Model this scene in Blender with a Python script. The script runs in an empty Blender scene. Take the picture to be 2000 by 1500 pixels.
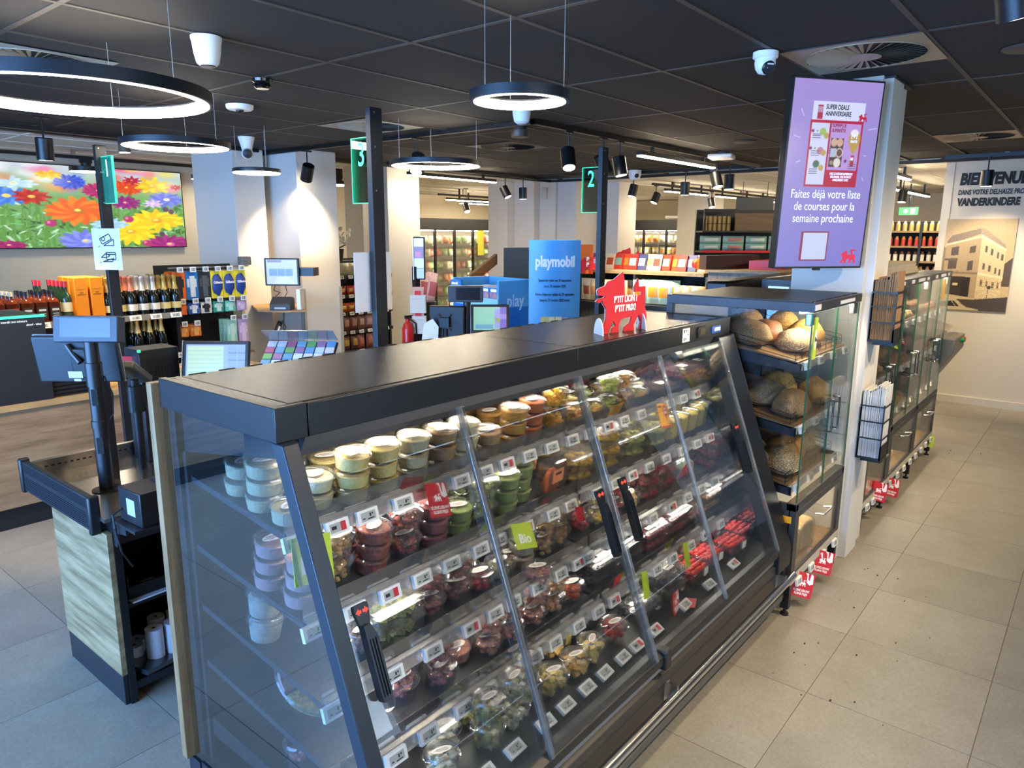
import bpy, math, random
import numpy as np
from mathutils import Matrix, Vector
random.seed(7)
sc = bpy.context.scene
col = sc.collection
PI = math.pi
# ------------------------------------------------------------------ camera
CAM_Z = 1.908
YAW, PITCH, ROLL, FPX = 0.68719059, 0.20317231, 0.00439917, 1415.28
_w = Vector((math.cos(YAW)*math.cos(PITCH), math.sin(YAW)*math.cos(PITCH), -math.sin(PITCH)))
_r0 = Vector((math.sin(YAW), -math.cos(YAW), 0))
_u0 = _r0.cross(_w)
_r = _r0*math.cos(ROLL)+_u0*math.sin(ROLL)
_u = _u0*math.cos(ROLL)-_r0*math.sin(ROLL)
cam = bpy.data.cameras.new('camera')
cam.sensor_width = 36.0
cam.lens = FPX/2000*36.0
cam.clip_start = 0.05
camo = bpy.data.objects.new('camera', cam)
col.objects.link(camo)
M = Matrix((_r, _u, -_w)).transposed().to_4x4()
M.translation = Vector((0, 0, CAM_Z))
camo.matrix_world = M
sc.camera = camo
# ------------------------------------------------------------------ world + daylight + exposure
wd = bpy.data.worlds.new('world')
sc.world = wd
wd.use_nodes = True
wd.node_tree.nodes['Background'].inputs[0].default_value = (0.55, 0.72, 1.0, 1)
wd.node_tree.nodes['Background'].inputs[1].default_value = 1.0
sc.view_settings.view_transform = 'Standard'
sc.view_settings.look = 'None'
sc.view_settings.exposure = 0.92
sc.view_settings.gamma = 1.0
sc.view_settings.use_curve_mapping = False
sc.cycles.transparent_max_bounces = 40
sc.cycles.max_bounces = 8
sc.cycles.diffuse_bounces = 4
sc.cycles.glossy_bounces = 4
sc.cycles.transmission_bounces = 6
sc.cycles.sample_clamp_indirect = 6.0
sc.cycles.caustics_reflective = False
sc.cycles.caustics_refractive = False

def area(name, loc, target, sx, sy, power, color):
    l = bpy.data.lights.new(name, 'AREA')
    l.shape = 'RECTANGLE'; l.size = sx; l.size_y = sy; l.energy = power; l.color = color
    o = bpy.data.objects.new(name, l); col.objects.link(o)
    o.location = loc
    o.rotation_euler = (Vector(target)-Vector(loc)).to_track_quat('-Z', 'Y').to_euler()
    return o
def spot(name, loc, target, power, color=(1, .80, .54), angle=70, blend=.7, radius=.04):
    l = bpy.data.lights.new(name, 'SPOT')
    l.energy = power; l.color = color; l.spot_size = math.radians(angle); l.spot_blend = blend; l.shadow_soft_size = radius
    o = bpy.data.objects.new(name, l); col.objects.link(o)
    o.location = loc
    o.rotation_euler = (Vector(target)-Vector(loc)).to_track_quat('-Z', 'Y').to_euler()
    return o
# daylight through the street windows of the west wall (behind and beside the camera)
area('daylight_west', (-2.45, 3.1, 1.4), (3, 3.1, 0.9), 5.6, 2.3, 680, (.19, .45, 1.0))
area('daylight_south', (1.2, -3.3, 1.5), (1.2, 3, 1.0), 5.2, 2.2, 90, (.6, .78, 1.0))
# ------------------------------------------------------------------ materials
def srgb(h):
    h = h.lstrip('#')
    return tuple(((c/12.92) if c <= .04045 else ((c+.055)/1.055)**2.4) for c in (int(h[i:i+2], 16)/255 for i in (0, 2, 4)))
_mats = {}
def mat(name, c, rough=.5, metal=0.0, noise=None, bump=None, emit=0.0, c2=None, coat=0.0, spec=None):
    """principled material; noise=(scale, amount, stretch xyz) mixes c with c2 (or a darker c); bump=(scale, strength)"""
    if name in _mats: return _mats[name]
    if isinstance(c, str): c = srgb(c)
    if isinstance(c2, str): c2 = srgb(c2)
    m = bpy.data.materials.new(name); m.use_nodes = True
    nt = m.node_tree; b = nt.nodes['Principled BSDF']
    b.inputs['Base Color'].default_value = (*c, 1)
    b.inputs['Roughness'].default_value = rough
    b.inputs['Metallic'].default_value = metal
    if coat: b.inputs['Coat Weight'].default_value = coat
    if spec is not None: b.inputs['Specular IOR Level'].default_value = spec
    if emit:
        b.inputs['Emission Color'].default_value = (*c, 1); b.inputs['Emission Strength'].default_value = emit
    if noise or bump:
        tc = nt.nodes.new('ShaderNodeTexCoord')
    if noise:
        mp = nt.nodes.new('ShaderNodeMapping')
        if len(noise) > 2: mp.inputs['Scale'].default_value = noise[2]
        n = nt.nodes.new('ShaderNodeTexNoise'); n.inputs['Scale'].default_value = noise[0]; n.inputs['Detail'].default_value = 5
        n.inputs['Roughness'].default_value = .62
        rp = nt.nodes.new('ShaderNodeValToRGB')
        d = c2 if c2 else tuple(x*(1-noise[1]) for x in c)
        rp.color_ramp.elements[0].color = (*d, 1); rp.color_ramp.elements[1].color = (*c, 1)
        rp.color_ramp.elements[0].position = .36; rp.color_ramp.elements[1].position = .64
        nt.links.new(tc.outputs['Object'], mp.inputs[0]); nt.links.new(mp.outputs[0], n.inputs['Vector'])
        nt.links.new(n.outputs[0], rp.inputs[0]); nt.links.new(rp.outputs[0], b.inputs['Base Color'])
        if emit: nt.links.new(rp.outputs[0], b.inputs['Emission Color'])
    if bump:
        n2 = nt.nodes.new('ShaderNodeTexNoise'); n2.inputs['Scale'].default_value = bump[0]; n2.inputs['Detail'].default_value = 4
        bp = nt.nodes.new('ShaderNodeBump'); bp.inputs['Strength'].default_value = bump[1]; bp.inputs['Distance'].default_value = .01
        nt.links.new(tc.outputs['Object'], n2.inputs['Vector']); nt.links.new(n2.outputs[0], bp.inputs['Height']); nt.links.new(bp.outputs[0], b.inputs['Normal'])
    _mats[name] = m
    return m
def glass(name, tint=(1, 1, 1), refl=.08, rough=.0, haze=0.0, hazecol=(1, 1, 1), fres=.55):
    """thin sheet of glass or clear plastic: transparent with a fresnel reflection and some surface haze"""
    if name in _mats: return _mats[name]
    m = bpy.data.materials.new(name); m.use_nodes = True
    nt = m.node_tree; nt.nodes.clear()
    out = nt.nodes.new('ShaderNodeOutputMaterial')
    tr = nt.nodes.new('ShaderNodeBsdfTransparent'); tr.inputs[0].default_value = (*tint, 1)
    gl = nt.nodes.new('ShaderNodeBsdfGlossy'); gl.inputs['Roughness'].default_value = rough
    lw = nt.nodes.new('ShaderNodeLayerWeight'); lw.inputs[0].default_value = .35
    mr = nt.nodes.new('ShaderNodeMapRange'); mr.inputs['To Min'].default_value = refl; mr.inputs['To Max'].default_value = min(1, refl+fres)
    mx = nt.nodes.new('ShaderNodeMixShader')
    nt.links.new(lw.outputs['Fresnel'], mr.inputs['Value'])
    nt.links.new(mr.outputs[0], mx.inputs[0])
    src = tr
    if haze:
        df = nt.nodes.new('ShaderNodeBsdfDiffuse'); df.inputs[0].default_value = (*hazecol, 1)
        m2 = nt.nodes.new('ShaderNodeMixShader'); m2.inputs[0].default_value = haze
        nt.links.new(tr.outputs[0], m2.inputs[1]); nt.links.new(df.outputs[0], m2.inputs[2]); src = m2
    nt.links.new(src.outputs[0], mx.inputs[1]); nt.links.new(gl.outputs[0], mx.inputs[2])
    nt.links.new(mx.outputs[0], out.inputs[0])
    _mats[name] = m
    return m
def wood(name, light, dark, axis='X', scale=1.0, rough=.5):
    if name in _mats: return _mats[name]
    st = {'X': (1.2, 14, 14), 'Y': (14, 1.2, 14), 'Z': (14, 14, 1.2)}[axis]
    m = mat(name, light, rough, noise=(2.2*scale, .3, st), c2=dark)
    nt = m.node_tree; b = nt.nodes['Principled BSDF']
    n = nt.nodes.new('ShaderNodeTexNoise'); n.inputs['Scale'].default_value = 14*scale; n.inputs['Detail'].default_value = 6
    mp = nt.nodes.new('ShaderNodeMapping'); mp.inputs['Scale'].default_value = tuple(v*1.6 for v in st)
    tc = nt.nodes['Texture Coordinate']
    mx = nt.nodes.new('ShaderNodeMix'); mx.data_type = 'RGBA'; mx.blend_type = 'MULTIPLY'; mx.inputs[0].default_value = .45
    rp = nt.nodes['Color Ramp']
    nt.links.new(tc.outputs['Object'], mp.inputs[0]); nt.links.new(mp.outputs[0], n.inputs['Vector'])
    nt.links.new(rp.outputs[0], mx.inputs[6]); nt.links.new(n.outputs[0], mx.inputs[7])
    nt.links.new(mx.outputs[2], b.inputs['Base Color'])
    return m
def vcol(name, emit=0.0, rough=.45):
    """colour from the mesh's own colour attribute (printed pictures and screens)"""
    if name in _mats: return _mats[name]
    m = bpy.data.materials.new(name); m.use_nodes = True
    nt = m.node_tree; b = nt.nodes['Principled BSDF']
    a = nt.nodes.new('ShaderNodeAttribute'); a.attribute_name = 'Col'
    b.inputs['Roughness'].default_value = rough
    if emit:
        b.inputs['Base Color'].default_value = (.02, .02, .02, 1)
        nt.links.new(a.outputs['Color'], b.inputs['Emission Color']); b.inputs['Emission Strength'].default_value = emit
    else:
        nt.links.new(a.outputs['Color'], b.inputs['Base Color'])
    _mats[name] = m
    return m
def speckle(name, base, spot_c, scale=160, thr=.55, rough=.75, base2=None):
    """crust with seeds or flour: voronoi dots over a noisy base"""
    if name in _mats: return _mats[name]
    m = mat(name, base, rough, noise=(9, .3), c2=base2, bump=(60, .5))
    nt = m.node_tree; b = nt.nodes['Principled BSDF']; tc = nt.nodes['Texture Coordinate']; rp = nt.nodes['Color Ramp']
    v = nt.nodes.new('ShaderNodeTexVoronoi'); v.inputs['Scale'].default_value = scale
    lt = nt.nodes.new('ShaderNodeMath'); lt.operation = 'LESS_THAN'; lt.inputs[1].default_value = thr*.6
    mx = nt.nodes.new('ShaderNodeMix'); mx.data_type = 'RGBA'
    c = srgb(spot_c) if isinstance(spot_c, str) else spot_c
    mx.inputs[7].default_value = (*c, 1)
    nt.links.new(tc.outputs['Object'], v.inputs['Vector']); nt.links.new(v.outputs['Distance'], lt.inputs[0])
    nt.links.new(lt.outputs[0], mx.inputs[0]); nt.links.new(rp.outputs[0], mx.inputs[6]); nt.links.new(mx.outputs[2], b.inputs['Base Color'])
    return m
# ------------------------------------------------------------------ mesh helpers
class MB:
    def __init__(s, M=None): s.v = []; s.f = []; s.mi = []; s.M = M
    def _add(s, vs, fs, m):
        o = len(s.v)
        if s.M is not None: vs = [tuple(s.M @ Vector(p)) for p in vs]
        s.v += vs
        s.f += [tuple(o+i for i in f) for f in fs]
        s.mi += [m]*len(fs) if isinstance(m, int) else m
        return s
    def box(s, x0, x1, y0, y1, z0, z1, m=0):
        v = [(x0, y0, z0), (x1, y0, z0), (x1, y1, z0), (x0, y1, z0), (x0, y0, z1), (x1, y0, z1), (x1, y1, z1), (x0, y1, z1)]
        return s._add(v, [(3, 2, 1, 0), (4, 5, 6, 7), (0, 1, 5, 4), (1, 2, 6, 5), (2, 3, 7, 6), (3, 0, 4, 7)], m)
    def prism(s, poly, a, b, axis='X', m=0):
        """extrude a 2D polygon; axis X: poly=(y,z); Y: poly=(x,z); Z: poly=(x,y)"""
        n = len(poly)
        def P(p, t): return (t, p[0], p[1]) if axis == 'X' else ((p[0], t, p[1]) if axis == 'Y' else (p[0], p[1], t))
        v = [P(p, a) for p in poly]+[P(p, b) for p in poly]
        f = [tuple(range(n-1, -1, -1)), tuple(range(n, 2*n))]+[(i, (i+1) % n, n+(i+1) % n, n+i) for i in range(n)]
        return s._add(v, f, m)
    def quad(s, a, b, c, d, m=0): return s._add([a, b, c, d], [(0, 1, 2, 3)], m)
    def lathe(s, prof, seg=24, c=(0, 0, 0), m=0, sx=1, sy=1, cap=True):
        """prof: [(r,z)] bottom to top or any path; m int or list per ring"""
        v = []; f = []; mm = []
        for r, z in prof:
            for i in range(seg):
                a = 2*PI*i/seg
                v.append((c[0]+sx*r*math.cos(a), c[1]+sy*r*math.sin(a), c[2]+z))
        for k in range(len(prof)-1):
            for i in range(seg):
                j = (i+1) % seg
                f.append((k*seg+i, k*seg+j, (k+1)*seg+j, (k+1)*seg+i)); mm.append(m if isinstance(m, int) else m[k])
        if cap:
            f.append(tuple(range(seg-1, -1, -1))); mm.append(m if isinstance(m, int) else m[0])
            f.append(tuple((len(prof)-1)*seg+i for i in range(seg))); mm.append(m if isinstance(m, int) else m[-1])
        return s._add(v, f, mm)
    def cyl(s, a, b, r, seg=12, m=0, r2=None):
        a = Vector(a); b = Vector(b); d = (b-a)
        if d.length < 1e-9: return s
        q = d.to_track_quat('Z', 'Y').to_matrix().to_4x4(); q.translation = a
        r2 = r if r2 is None else r2
        v = []
        for rr, z in ((r, 0), (r2, d.length)):
            for i in range(seg):
                t = 2*PI*i/seg
                v.append(tuple(q @ Vector((rr*math.cos(t), rr*math.sin(t), z))))
        f = [(i, (i+1) % seg, seg+(i+1) % seg, seg+i) for i in range(seg)]+[tuple(range(seg-1, -1, -1)), tuple(range(seg, 2*seg))]
        return s._add(v, f, m)
    def tube(s, pts, r, seg=8, m=0):
        for i in range(len(pts)-1): s.cyl(pts[i], pts[i+1], r, seg, m)
        return s
    def ring(s, R0, R1, z0, z1, seg=64, c=(0, 0, 0), m=0, mb=None):
        """flat hollow ring, its underside may have its own material"""
        v = []
        for r, z in ((R0, z0), (R1, z0), (R1, z1), (R0, z1)):
            for i in range(seg):
                a = 2*PI*i/seg; v.append((c[0]+r*math.cos(a), c[1]+r*math.sin(a), c[2]+z))
        f = []; mm = []
        for k in range(4):
            for i in range(seg):
                j = (i+1) % seg; k2 = (k+1) % 4
                f.append((k*seg+j, k*seg+i, k2*seg+i, k2*seg+j)); mm.append(mb if (k == 0 and mb is not None) else m)
        return s._add(v, f, mm)
    def blob(s, rx, ry, rz, c=(0, 0, 0), seg=20, rings=12, flat=.35, seed=0, amp=.05, m=0, freq=3.0, power=1.0):
        """bun / loaf shape: ellipsoid with flattened underside and soft lumps"""
        rnd = random.Random(seed); ph = [rnd.uniform(0, 6.28) for _ in range(6)]
        v = []; f = []
        for k in range(rings+1):
            t = PI*k/rings
            for i in range(seg):
                a = 2*PI*i/seg
                ca, sa = math.cos(a), math.sin(a)
                if power != 1.0:
                    ca = math.copysign(abs(ca)**power, ca); sa = math.copysign(abs(sa)**power, sa)
                st = math.sin(t)**(power if power != 1.0 else 1)
                x, y, z = st*ca, st*sa, -math.cos(t)
                n = 1+amp*(math.sin(freq*x*2+ph[0])*math.cos(freq*y*2+ph[1])+.6*math.sin(freq*z*3+ph[2]+x*4))
                if z < 0: z *= flat
                v.append((c[0]+rx*x*n, c[1]+ry*y*n, c[2]+rz*(z*n+flat)))
        for k in range(rings):
            for i in range(seg):
                j = (i+1) % seg
                f.append((k*seg+i, k*seg+j, (k+1)*seg+j, (k+1)*seg+i))
        return s._add(v, f, m)
    def mesh(s, name, mats, angle=38):
        me = bpy.data.meshes.new(name)
        me.from_pydata(s.v, [], s.f)
        for m in (mats if isinstance(mats, (list, tuple)) else [mats]): me.materials.append(m)
        if any(s.mi): me.polygons.foreach_set('material_index', s.mi)
        me.polygons.foreach_set('use_smooth', [True]*len(s.f))
        me.validate(); me.update()
        me.set_sharp_from_angle(angle=math.radians(angle))
        return me
    def build(s, name, mats, parent=None, bevel=0.0, loc=None, rot=None, angle=38):
        o = bpy.data.objects.new(name, s.mesh(name, mats, angle))
        col.objects.link(o)
        if parent is not None: o.parent = parent
        if loc is not None: o.location = loc
        if rot is not None: o.rotation_euler = rot
        if bevel:
            b = o.modifiers.new('bevel', 'BEVEL'); b.width = bevel; b.segments = 2; b.limit_method = 'ANGLE'; b.angle_limit = math.radians(40)
        return o
def tag(o, label, cat, group=None, kind=None):
    o['label'] = label; o['category'] = cat
    if group: o['group'] = group
    if kind: o['kind'] = kind
    return o
def thing(name, label, cat, loc=(0, 0, 0), rz=0.0, group=None):
    o = bpy.data.objects.new(name, None); col.objects.link(o)
    o.empty_display_size = .05
    o.location = loc; o.rotation_euler = (0, 0, rz)
    return tag(o, label, cat, group)
def struct(o):
    o['kind'] = 'structure'; return o
def inst(name, me, parent=None, loc=(0, 0, 0), rot=(0, 0, 0), scale=None):
    o = bpy.data.objects.new(name, me); col.objects.link(o)
    if parent is not None: o.parent = parent
    o.location = loc; o.rotation_euler = rot
    if scale is not None: o.scale = scale
    return o
def dup(root, loc, rot=None, label=None, group=None):
    r = root.copy(); col.objects.link(r); r.location = loc
    if rot is not None: r.rotation_euler = rot
    if label: r['label'] = label
    if group: r['group'] = group
    for ch in list(root.children):
        c = ch.copy(); col.objects.link(c); c.parent = r
        for g in ch.children:
            d = g.copy(); col.objects.link(d); d.parent = c
    return r
_dg = None
def text_mesh(body, size, m, align='CENTER', bold=0.0, depth=.0006, sx=1.0, shear=0.0, line=1.0):
    cu = bpy.data.curves.new('lettering', 'FONT')
    cu.body = body; cu.size = size; cu.align_x = align; cu.align_y = 'CENTER'; cu.extrude = depth; cu.offset = bold; cu.shear = shear
    cu.space_line = line; cu.resolution_u = 3
    o = bpy.data.objects.new('lettering', cu); col.objects.link(o)
    me = bpy.data.meshes.new_from_object(o.evaluated_get(bpy.context.evaluated_depsgraph_get()))
    col.objects.unlink(o); bpy.data.objects.remove(o)
    me.materials.clear(); me.materials.append(m)
    if sx != 1.0: me.transform(Matrix.Diagonal((sx, 1, 1, 1)))
    me.name = 'lettering'
    return me
def text(body, size, m, parent, M, align='CENTER', bold=0.0, depth=.0006, sx=1.0, shear=0.0, name='lettering', line=1.0):
    """M: local frame, x along the line, y up, z out of the surface"""
    o = bpy.data.objects.new(name, text_mesh(body, size, m, align, bold, depth, sx, shear, line)); col.objects.link(o)
    o.parent = parent
    o.matrix_local = M
    return o
def frame(origin, xdir, ydir):
    x = Vector(xdir).normalized(); y = Vector(ydir).normalized(); z = x.cross(y)
    m = Matrix((x, y, z)).transposed().to_4x4(); m.translation = Vector(origin)
    return m
# ---- pictures: numpy painting carried by a colour attribute
class Paint:
    def __init__(s, w, h, bg):
        s.w, s.h = w, h; s.a = np.zeros((h, w, 3)); s.a[:] = s.c(bg)
        s.yy, s.xx = np.mgrid[0:h, 0:w].astype(float)
    @staticmethod
    def c(c):
        if isinstance(c, str):
            c = c.lstrip('#'); return np.array([int(c[i:i+2], 16)/255 for i in (0, 2, 4)])
        return np.array(c, float)
    def mask(s, m, c, al=1.0): s.a[m] = s.a[m]*(1-al)+s.c(c)*al
    def win(s, x0, y0, x1, y1):
        return slice(max(0, int(y0)), max(0, min(s.h, int(y1)+2))), slice(max(0, int(x0)), max(0, min(s.w, int(x1)+2)))
    def ell(s, x, y, rx, ry, c, ang=0.0, al=1.0, soft=.0, c2=None):
        R = max(rx, ry)*1.3+2; sl = s.win(x-R, y-R, x+R, y+R)
        X = s.xx[sl]-x; Y = s.yy[sl]-y
        ca, sa = math.cos(ang), math.sin(ang)
        u = (X*ca+Y*sa)/rx; v = (-X*sa+Y*ca)/ry
        d = np.sqrt(u*u+v*v)
        k = np.clip((1+soft-d)/max(soft*2, .18), 0, 1)[..., None]*al
        cc = s.c(c)
        if c2 is not None:
            t = np.clip(u*.5+.5, 0, 1)[..., None]; cc = s.c(c2)*(1-t)+cc*t
        s.a[sl] = s.a[sl]*(1-k)+cc*k
    def poly(s, pts, c, al=1.0):
        xs = [p[0] for p in pts]; ys = [p[1] for p in pts]
        sl = s.win(min(xs)-1, min(ys)-1, max(xs)+1, max(ys)+1)
        X = s.xx[sl]; Y = s.yy[sl]; ins = np.zeros(X.shape, bool); n = len(pts); j = n-1
        for i in range(n):
            xi, yi = pts[i]; xj, yj = pts[j]
            if yi != yj:
                ins ^= ((yi > Y) != (yj > Y)) & (X < (xj-xi)*(Y-yi)/(yj-yi)+xi)
            j = i
        reg = s.a[sl]; reg[ins] = reg[ins]*(1-al)+s.c(c)*al; s.a[sl] = reg
    def rect(s, x0, y0, x1, y1, c, al=1.0): s.poly([(x0, y0), (x1, y0), (x1, y1), (x0, y1)], c, al)
    def line(s, x0, y0, x1, y1, wd, c, al=1.0):
        L = math.hypot(x1-x0, y1-y0) or 1; nx, ny = -(y1-y0)/L*wd/2, (x1-x0)/L*wd/2
        s.poly([(x0+nx, y0+ny), (x1+nx, y1+ny), (x1-nx, y1-ny), (x0-nx, y0-ny)], c, al)
    def noise(s, amp, seed=0):
        s.a += np.random.RandomState(seed).normal(0, amp, (s.h, s.w, 1))
def picture(name, p, M, w, h, m, parent=None):
    """grid mesh of w x h metres; local frame M: x right, y up, z out; origin = centre"""
    W, Hh = p.w, p.h
    a = np.clip(p.a, 0, 1)
    lin = np.where(a <= .04045, a/12.92, ((a+.055)/1.055)**2.4)
    xs = np.linspace(-w/2, w/2, W); ys = np.linspace(h/2, -h/2, Hh)
    X, Y = np.meshgrid(xs, ys)
    v = np.zeros((W*Hh, 3)); v[:, 0] = X.ravel(); v[:, 1] = Y.ravel()
    idx = np.arange(W*Hh).reshape(Hh, W)
    q = np.stack([idx[1:, :-1], idx[1:, 1:], idx[:-1, 1:], idx[:-1, :-1]], -1).reshape(-1, 4)
    me = bpy.data.meshes.new(name)
    me.vertices.add(len(v)); me.vertices.foreach_set('co', v.ravel())
    me.loops.add(q.size); me.loops.foreach_set('vertex_index', q.ravel())
    me.polygons.add(len(q)); me.polygons.foreach_set('loop_start', np.arange(0, q.size, 4))
    me.update(calc_edges=True)
    at = me.color_attributes.new('Col', 'FLOAT_COLOR', 'POINT')
    at.data.foreach_set('color', np.concatenate([lin.reshape(-1, 3), np.ones((W*Hh, 1))], 1).ravel())
    me.materials.append(m)
    o = bpy.data.objects.new(name, me); col.objects.link(o)
    if parent is not None: o.parent = parent
    o.matrix_local = M
    return o
# ---- shared materials
BLACK = mat('black_plastic', '#141518', .42)
BLACKM = mat('black_metal', '#111215', .38, .0, bump=(900, .04))
ANTH = mat('anthracite_metal', '#191c21', .42)
NAVY = mat('dark_blue_grey_metal', '#171c24', .4)
CHROME = mat('chrome', '#d8d8d8', .12, 1.0)
STEEL = mat('brushed_steel', '#b9b5ad', .28, 1.0)
WHITE = mat('white_plastic', '#e9e9e6', .45)
PAPER = mat('white_paper', '#c9c9ce', .8)
LCD = mat('grey_price_screen', '#a9aca8', .3)
INK = mat('black_ink', '#15151a', .7)
WHITEINK = mat('white_ink', '#f4f2ee', .7)
RED = mat('red_card', '#c3202c', .55)
NUMGREEN = mat('number_green', '#3fe09c', .4, emit=1.0)
GREENEDGE = mat('green_glowing_edge', '#38c98d', .3, emit=.7)
OAK = wood('oak_laminate', '#b59a78', '#8c7256', 'X')
OAKZ = wood('oak_laminate_upright', '#b58a5c', '#8c6844', 'Z')
PALEOAK = wood('pale_oak_laminate', '#b89a70', '#7d6442', 'Y', .8)
CLEAR = glass('clear_glass', (.97, .985, .98), .05)
PLASTIC = glass('clear_plastic', (.97, .97, .97), .04, .06, .03)
LIDMAT = glass('clear_lid', (.95, .95, .95), .05, .10, .035)
LAMP = mat('lamp_diffuser', (1.0, .90, .72), .4, emit=22)
LAMPF = mat('lamp_diffuser_far', (1.0, .84, .60), .4, emit=60)
LAMPW = mat('lamp_diffuser_warm', (1.0, .85, .62), .4, emit=30)
# ================================================================== the shell
def tile_mat(name, c1, c2, c3, rough, scale=1.3):
    m = bpy.data.materials.new(name); m.use_nodes = True
    nt = m.node_tree; b = nt.nodes['Principled BSDF']; b.inputs['Roughness'].default_value = rough
    g = nt.nodes.new('ShaderNodeNewGeometry'); oi = nt.nodes.new('ShaderNodeObjectInfo')
    ad = nt.nodes.new('ShaderNodeVectorMath'); ad.operation = 'MULTIPLY_ADD'
    cb = nt.nodes.new('ShaderNodeCombineXYZ'); nt.links.new(oi.outputs['Random'], cb.inputs[2])
    ad.inputs[1].default_value = (9, 9, 9)
    nt.links.new(cb.outputs[0], ad.inputs[0]); nt.links.new(g.outputs['Position'], ad.inputs[2])
    n = nt.nodes.new('ShaderNodeTexNoise'); n.inputs['Scale'].default_value = scale; n.inputs['Detail'].default_value = 9; n.inputs['Roughness'].default_value = .68
    rp = nt.nodes.new('ShaderNodeValToRGB'); e = rp.color_ramp.elements
    e[0].position = .3; e[0].color = (*srgb(c1), 1); e[1].position = .7; e[1].color = (*srgb(c3), 1)
    x = e.new(.5); x.color = (*srgb(c2), 1)
    nt.links.new(ad.outputs[0], n.inputs['Vector']); nt.links.new(n.outputs[0], rp.inputs[0])
    n2 = nt.nodes.new('ShaderNodeTexNoise'); n2.inputs['Scale'].default_value = 90; n2.inputs['Detail'].default_value = 3
    nt.links.new(ad.outputs[0], n2.inputs['Vector'])
    mx = nt.nodes.new('ShaderNodeMix'); mx.data_type = 'RGBA'; mx.blend_type = 'SOFT_LIGHT'; mx.inputs[0].default_value = .35
    nt.links.new(rp.outputs[0], mx.inputs[6]); nt.links.new(n2.outputs[0], mx.inputs[7]); nt.links.new(mx.outputs[2], b.inputs['Base Color'])
    bp = nt.nodes.new('ShaderNodeBump'); bp.inputs['Strength'].default_value = .12; bp.inputs['Distance'].default_value = .004
    nt.links.new(n2.outputs[0], bp.inputs['Height']); nt.links.new(bp.outputs[0], b.inputs['Normal'])
    return m
FLOORT = tile_mat('stoneware_tile', '#837b6e', '#8f887b', '#9a9487', .42)
GROUT = mat('grout', '#726b60', .8)
fl = struct(MB().box(-2.3, 16.7, -3.1, 11.8, -.10, -.004).build('floor', GROUT))
tm = MB().box(.0015, .5985, .0015, .5985, -.03, 0).mesh('tile', FLOORT)
for i in range(-3, 13):
    for j in range(-4, 9):
        inst('tile', tm, fl, (2.337+.6*i-.0, .177+.6*j, 0))
rest = MB()
for i in range(-6, 24):
    for j in range(-5, 19):
        if -3 <= i < 13 and -4 <= j < 9: continue
        x, y = 2.337+.6*i, .177+.6*j
        if -2.3 < x < 16 and -3 < y < 11.2: rest.box(x+.0015, x+.5985, y+.0015, y+.5985, -.03, 0)
o = rest.build('tile_rest', FLOORT, fl); o['kind'] = 'stuff'
# ---- ceiling: dark panels of 120 x 60 over the near half, white beyond
CZ = 2.741
CTILE = mat('dark_ceiling_panel', '#19110b', .85, noise=(60, .25))
CBAR = mat('ceiling_bar', '#3e362f', .6)
WCEIL = mat('white_ceiling', '#d8d2c6', .8)
ce = struct(MB().box(-2.3, 9.4, -3.1, 6.95, CZ+.012, CZ+.08).build('ceiling', CTILE))
cm = MB().box(.011, 1.189, .011, .589, 0, .011).mesh('panel', CTILE)
X0, Y0 = 1.18, .737
for i in range(-3, 7):
    for j in range(-6, 11):
        x, y = X0+1.2*i, Y0+.6*j
        if x+1.2 > 9.45: continue
        inst('panel', cm, ce, (x, y, CZ))
for i in range(-2, 8):
    x = X0+1.2*i
    if x < 9.35: inst('bar', MB().box(-.012, .012, -3.1, 6.95, CZ-.003, CZ+.011).mesh('bar', CBAR), ce, (x, 0, 0))
for j in range(-6, 11):
    inst('bar', MB().box(-2.3, 9.4, -.012, .012, CZ-.0035, CZ+.0105).mesh('bar', CBAR), ce, (0, Y0+.6*j, 0))
struct(MB().box(-2.3, 16.7, 6.95, 11.8, CZ, CZ+.08).build('ceiling', WCEIL))
struct(MB().box(9.4, 16.7, 1.62, 6.95, CZ, CZ+.08).build('ceiling', WCEIL))
struct(MB().box(9.4, 9.72, -3.1, 1.62, CZ, CZ+.08).build('ceiling', CTILE))
WBAR = mat('white_ceiling_bar', '#f1ece2', .6)
wc = [o for o in col.objects if o.name.startswith('ceiling')]
for k in range(8):
    MB().box(-2.3, 16.6, 7.5+.6*k-.012, 7.5+.6*k+.012, CZ-.004, CZ+.002).build('bar', WBAR, wc[1])
for k in range(15):
    MB().box(-1.2+1.2*k-.012, -1.2+1.2*k+.012, 6.96, 11.7, CZ-.004, CZ+.002).build('bar', WBAR, wc[1])
for k in range(8):
    MB().box(9.42, 16.6, 2.1+.6*k-.012, 2.1+.6*k+.012, CZ-.004, CZ+.002).build('bar', WBAR, wc[2])
for k in range(6):
    MB().box(10+1.2*k-.012, 10+1.2*k+.012, 1.66, 6.94, CZ-.004, CZ+.002).build('bar', WBAR, wc[2])
TRIMD = mat('dark_trim', '#1f1b19', .6)
struct(MB().box(-2.3, 9.4, 6.93, 6.98, CZ-.035, CZ+.0).build('trim_1', TRIMD))
struct(MB().box(9.38, 9.43, 1.62, 6.98, CZ-.035, CZ+.0).build('trim_2', TRIMD))
struct(MB().box(9.3, 9.36, -3.1, 1.62, CZ-.04, CZ+.0).build('trim_3', TRIMD))
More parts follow.
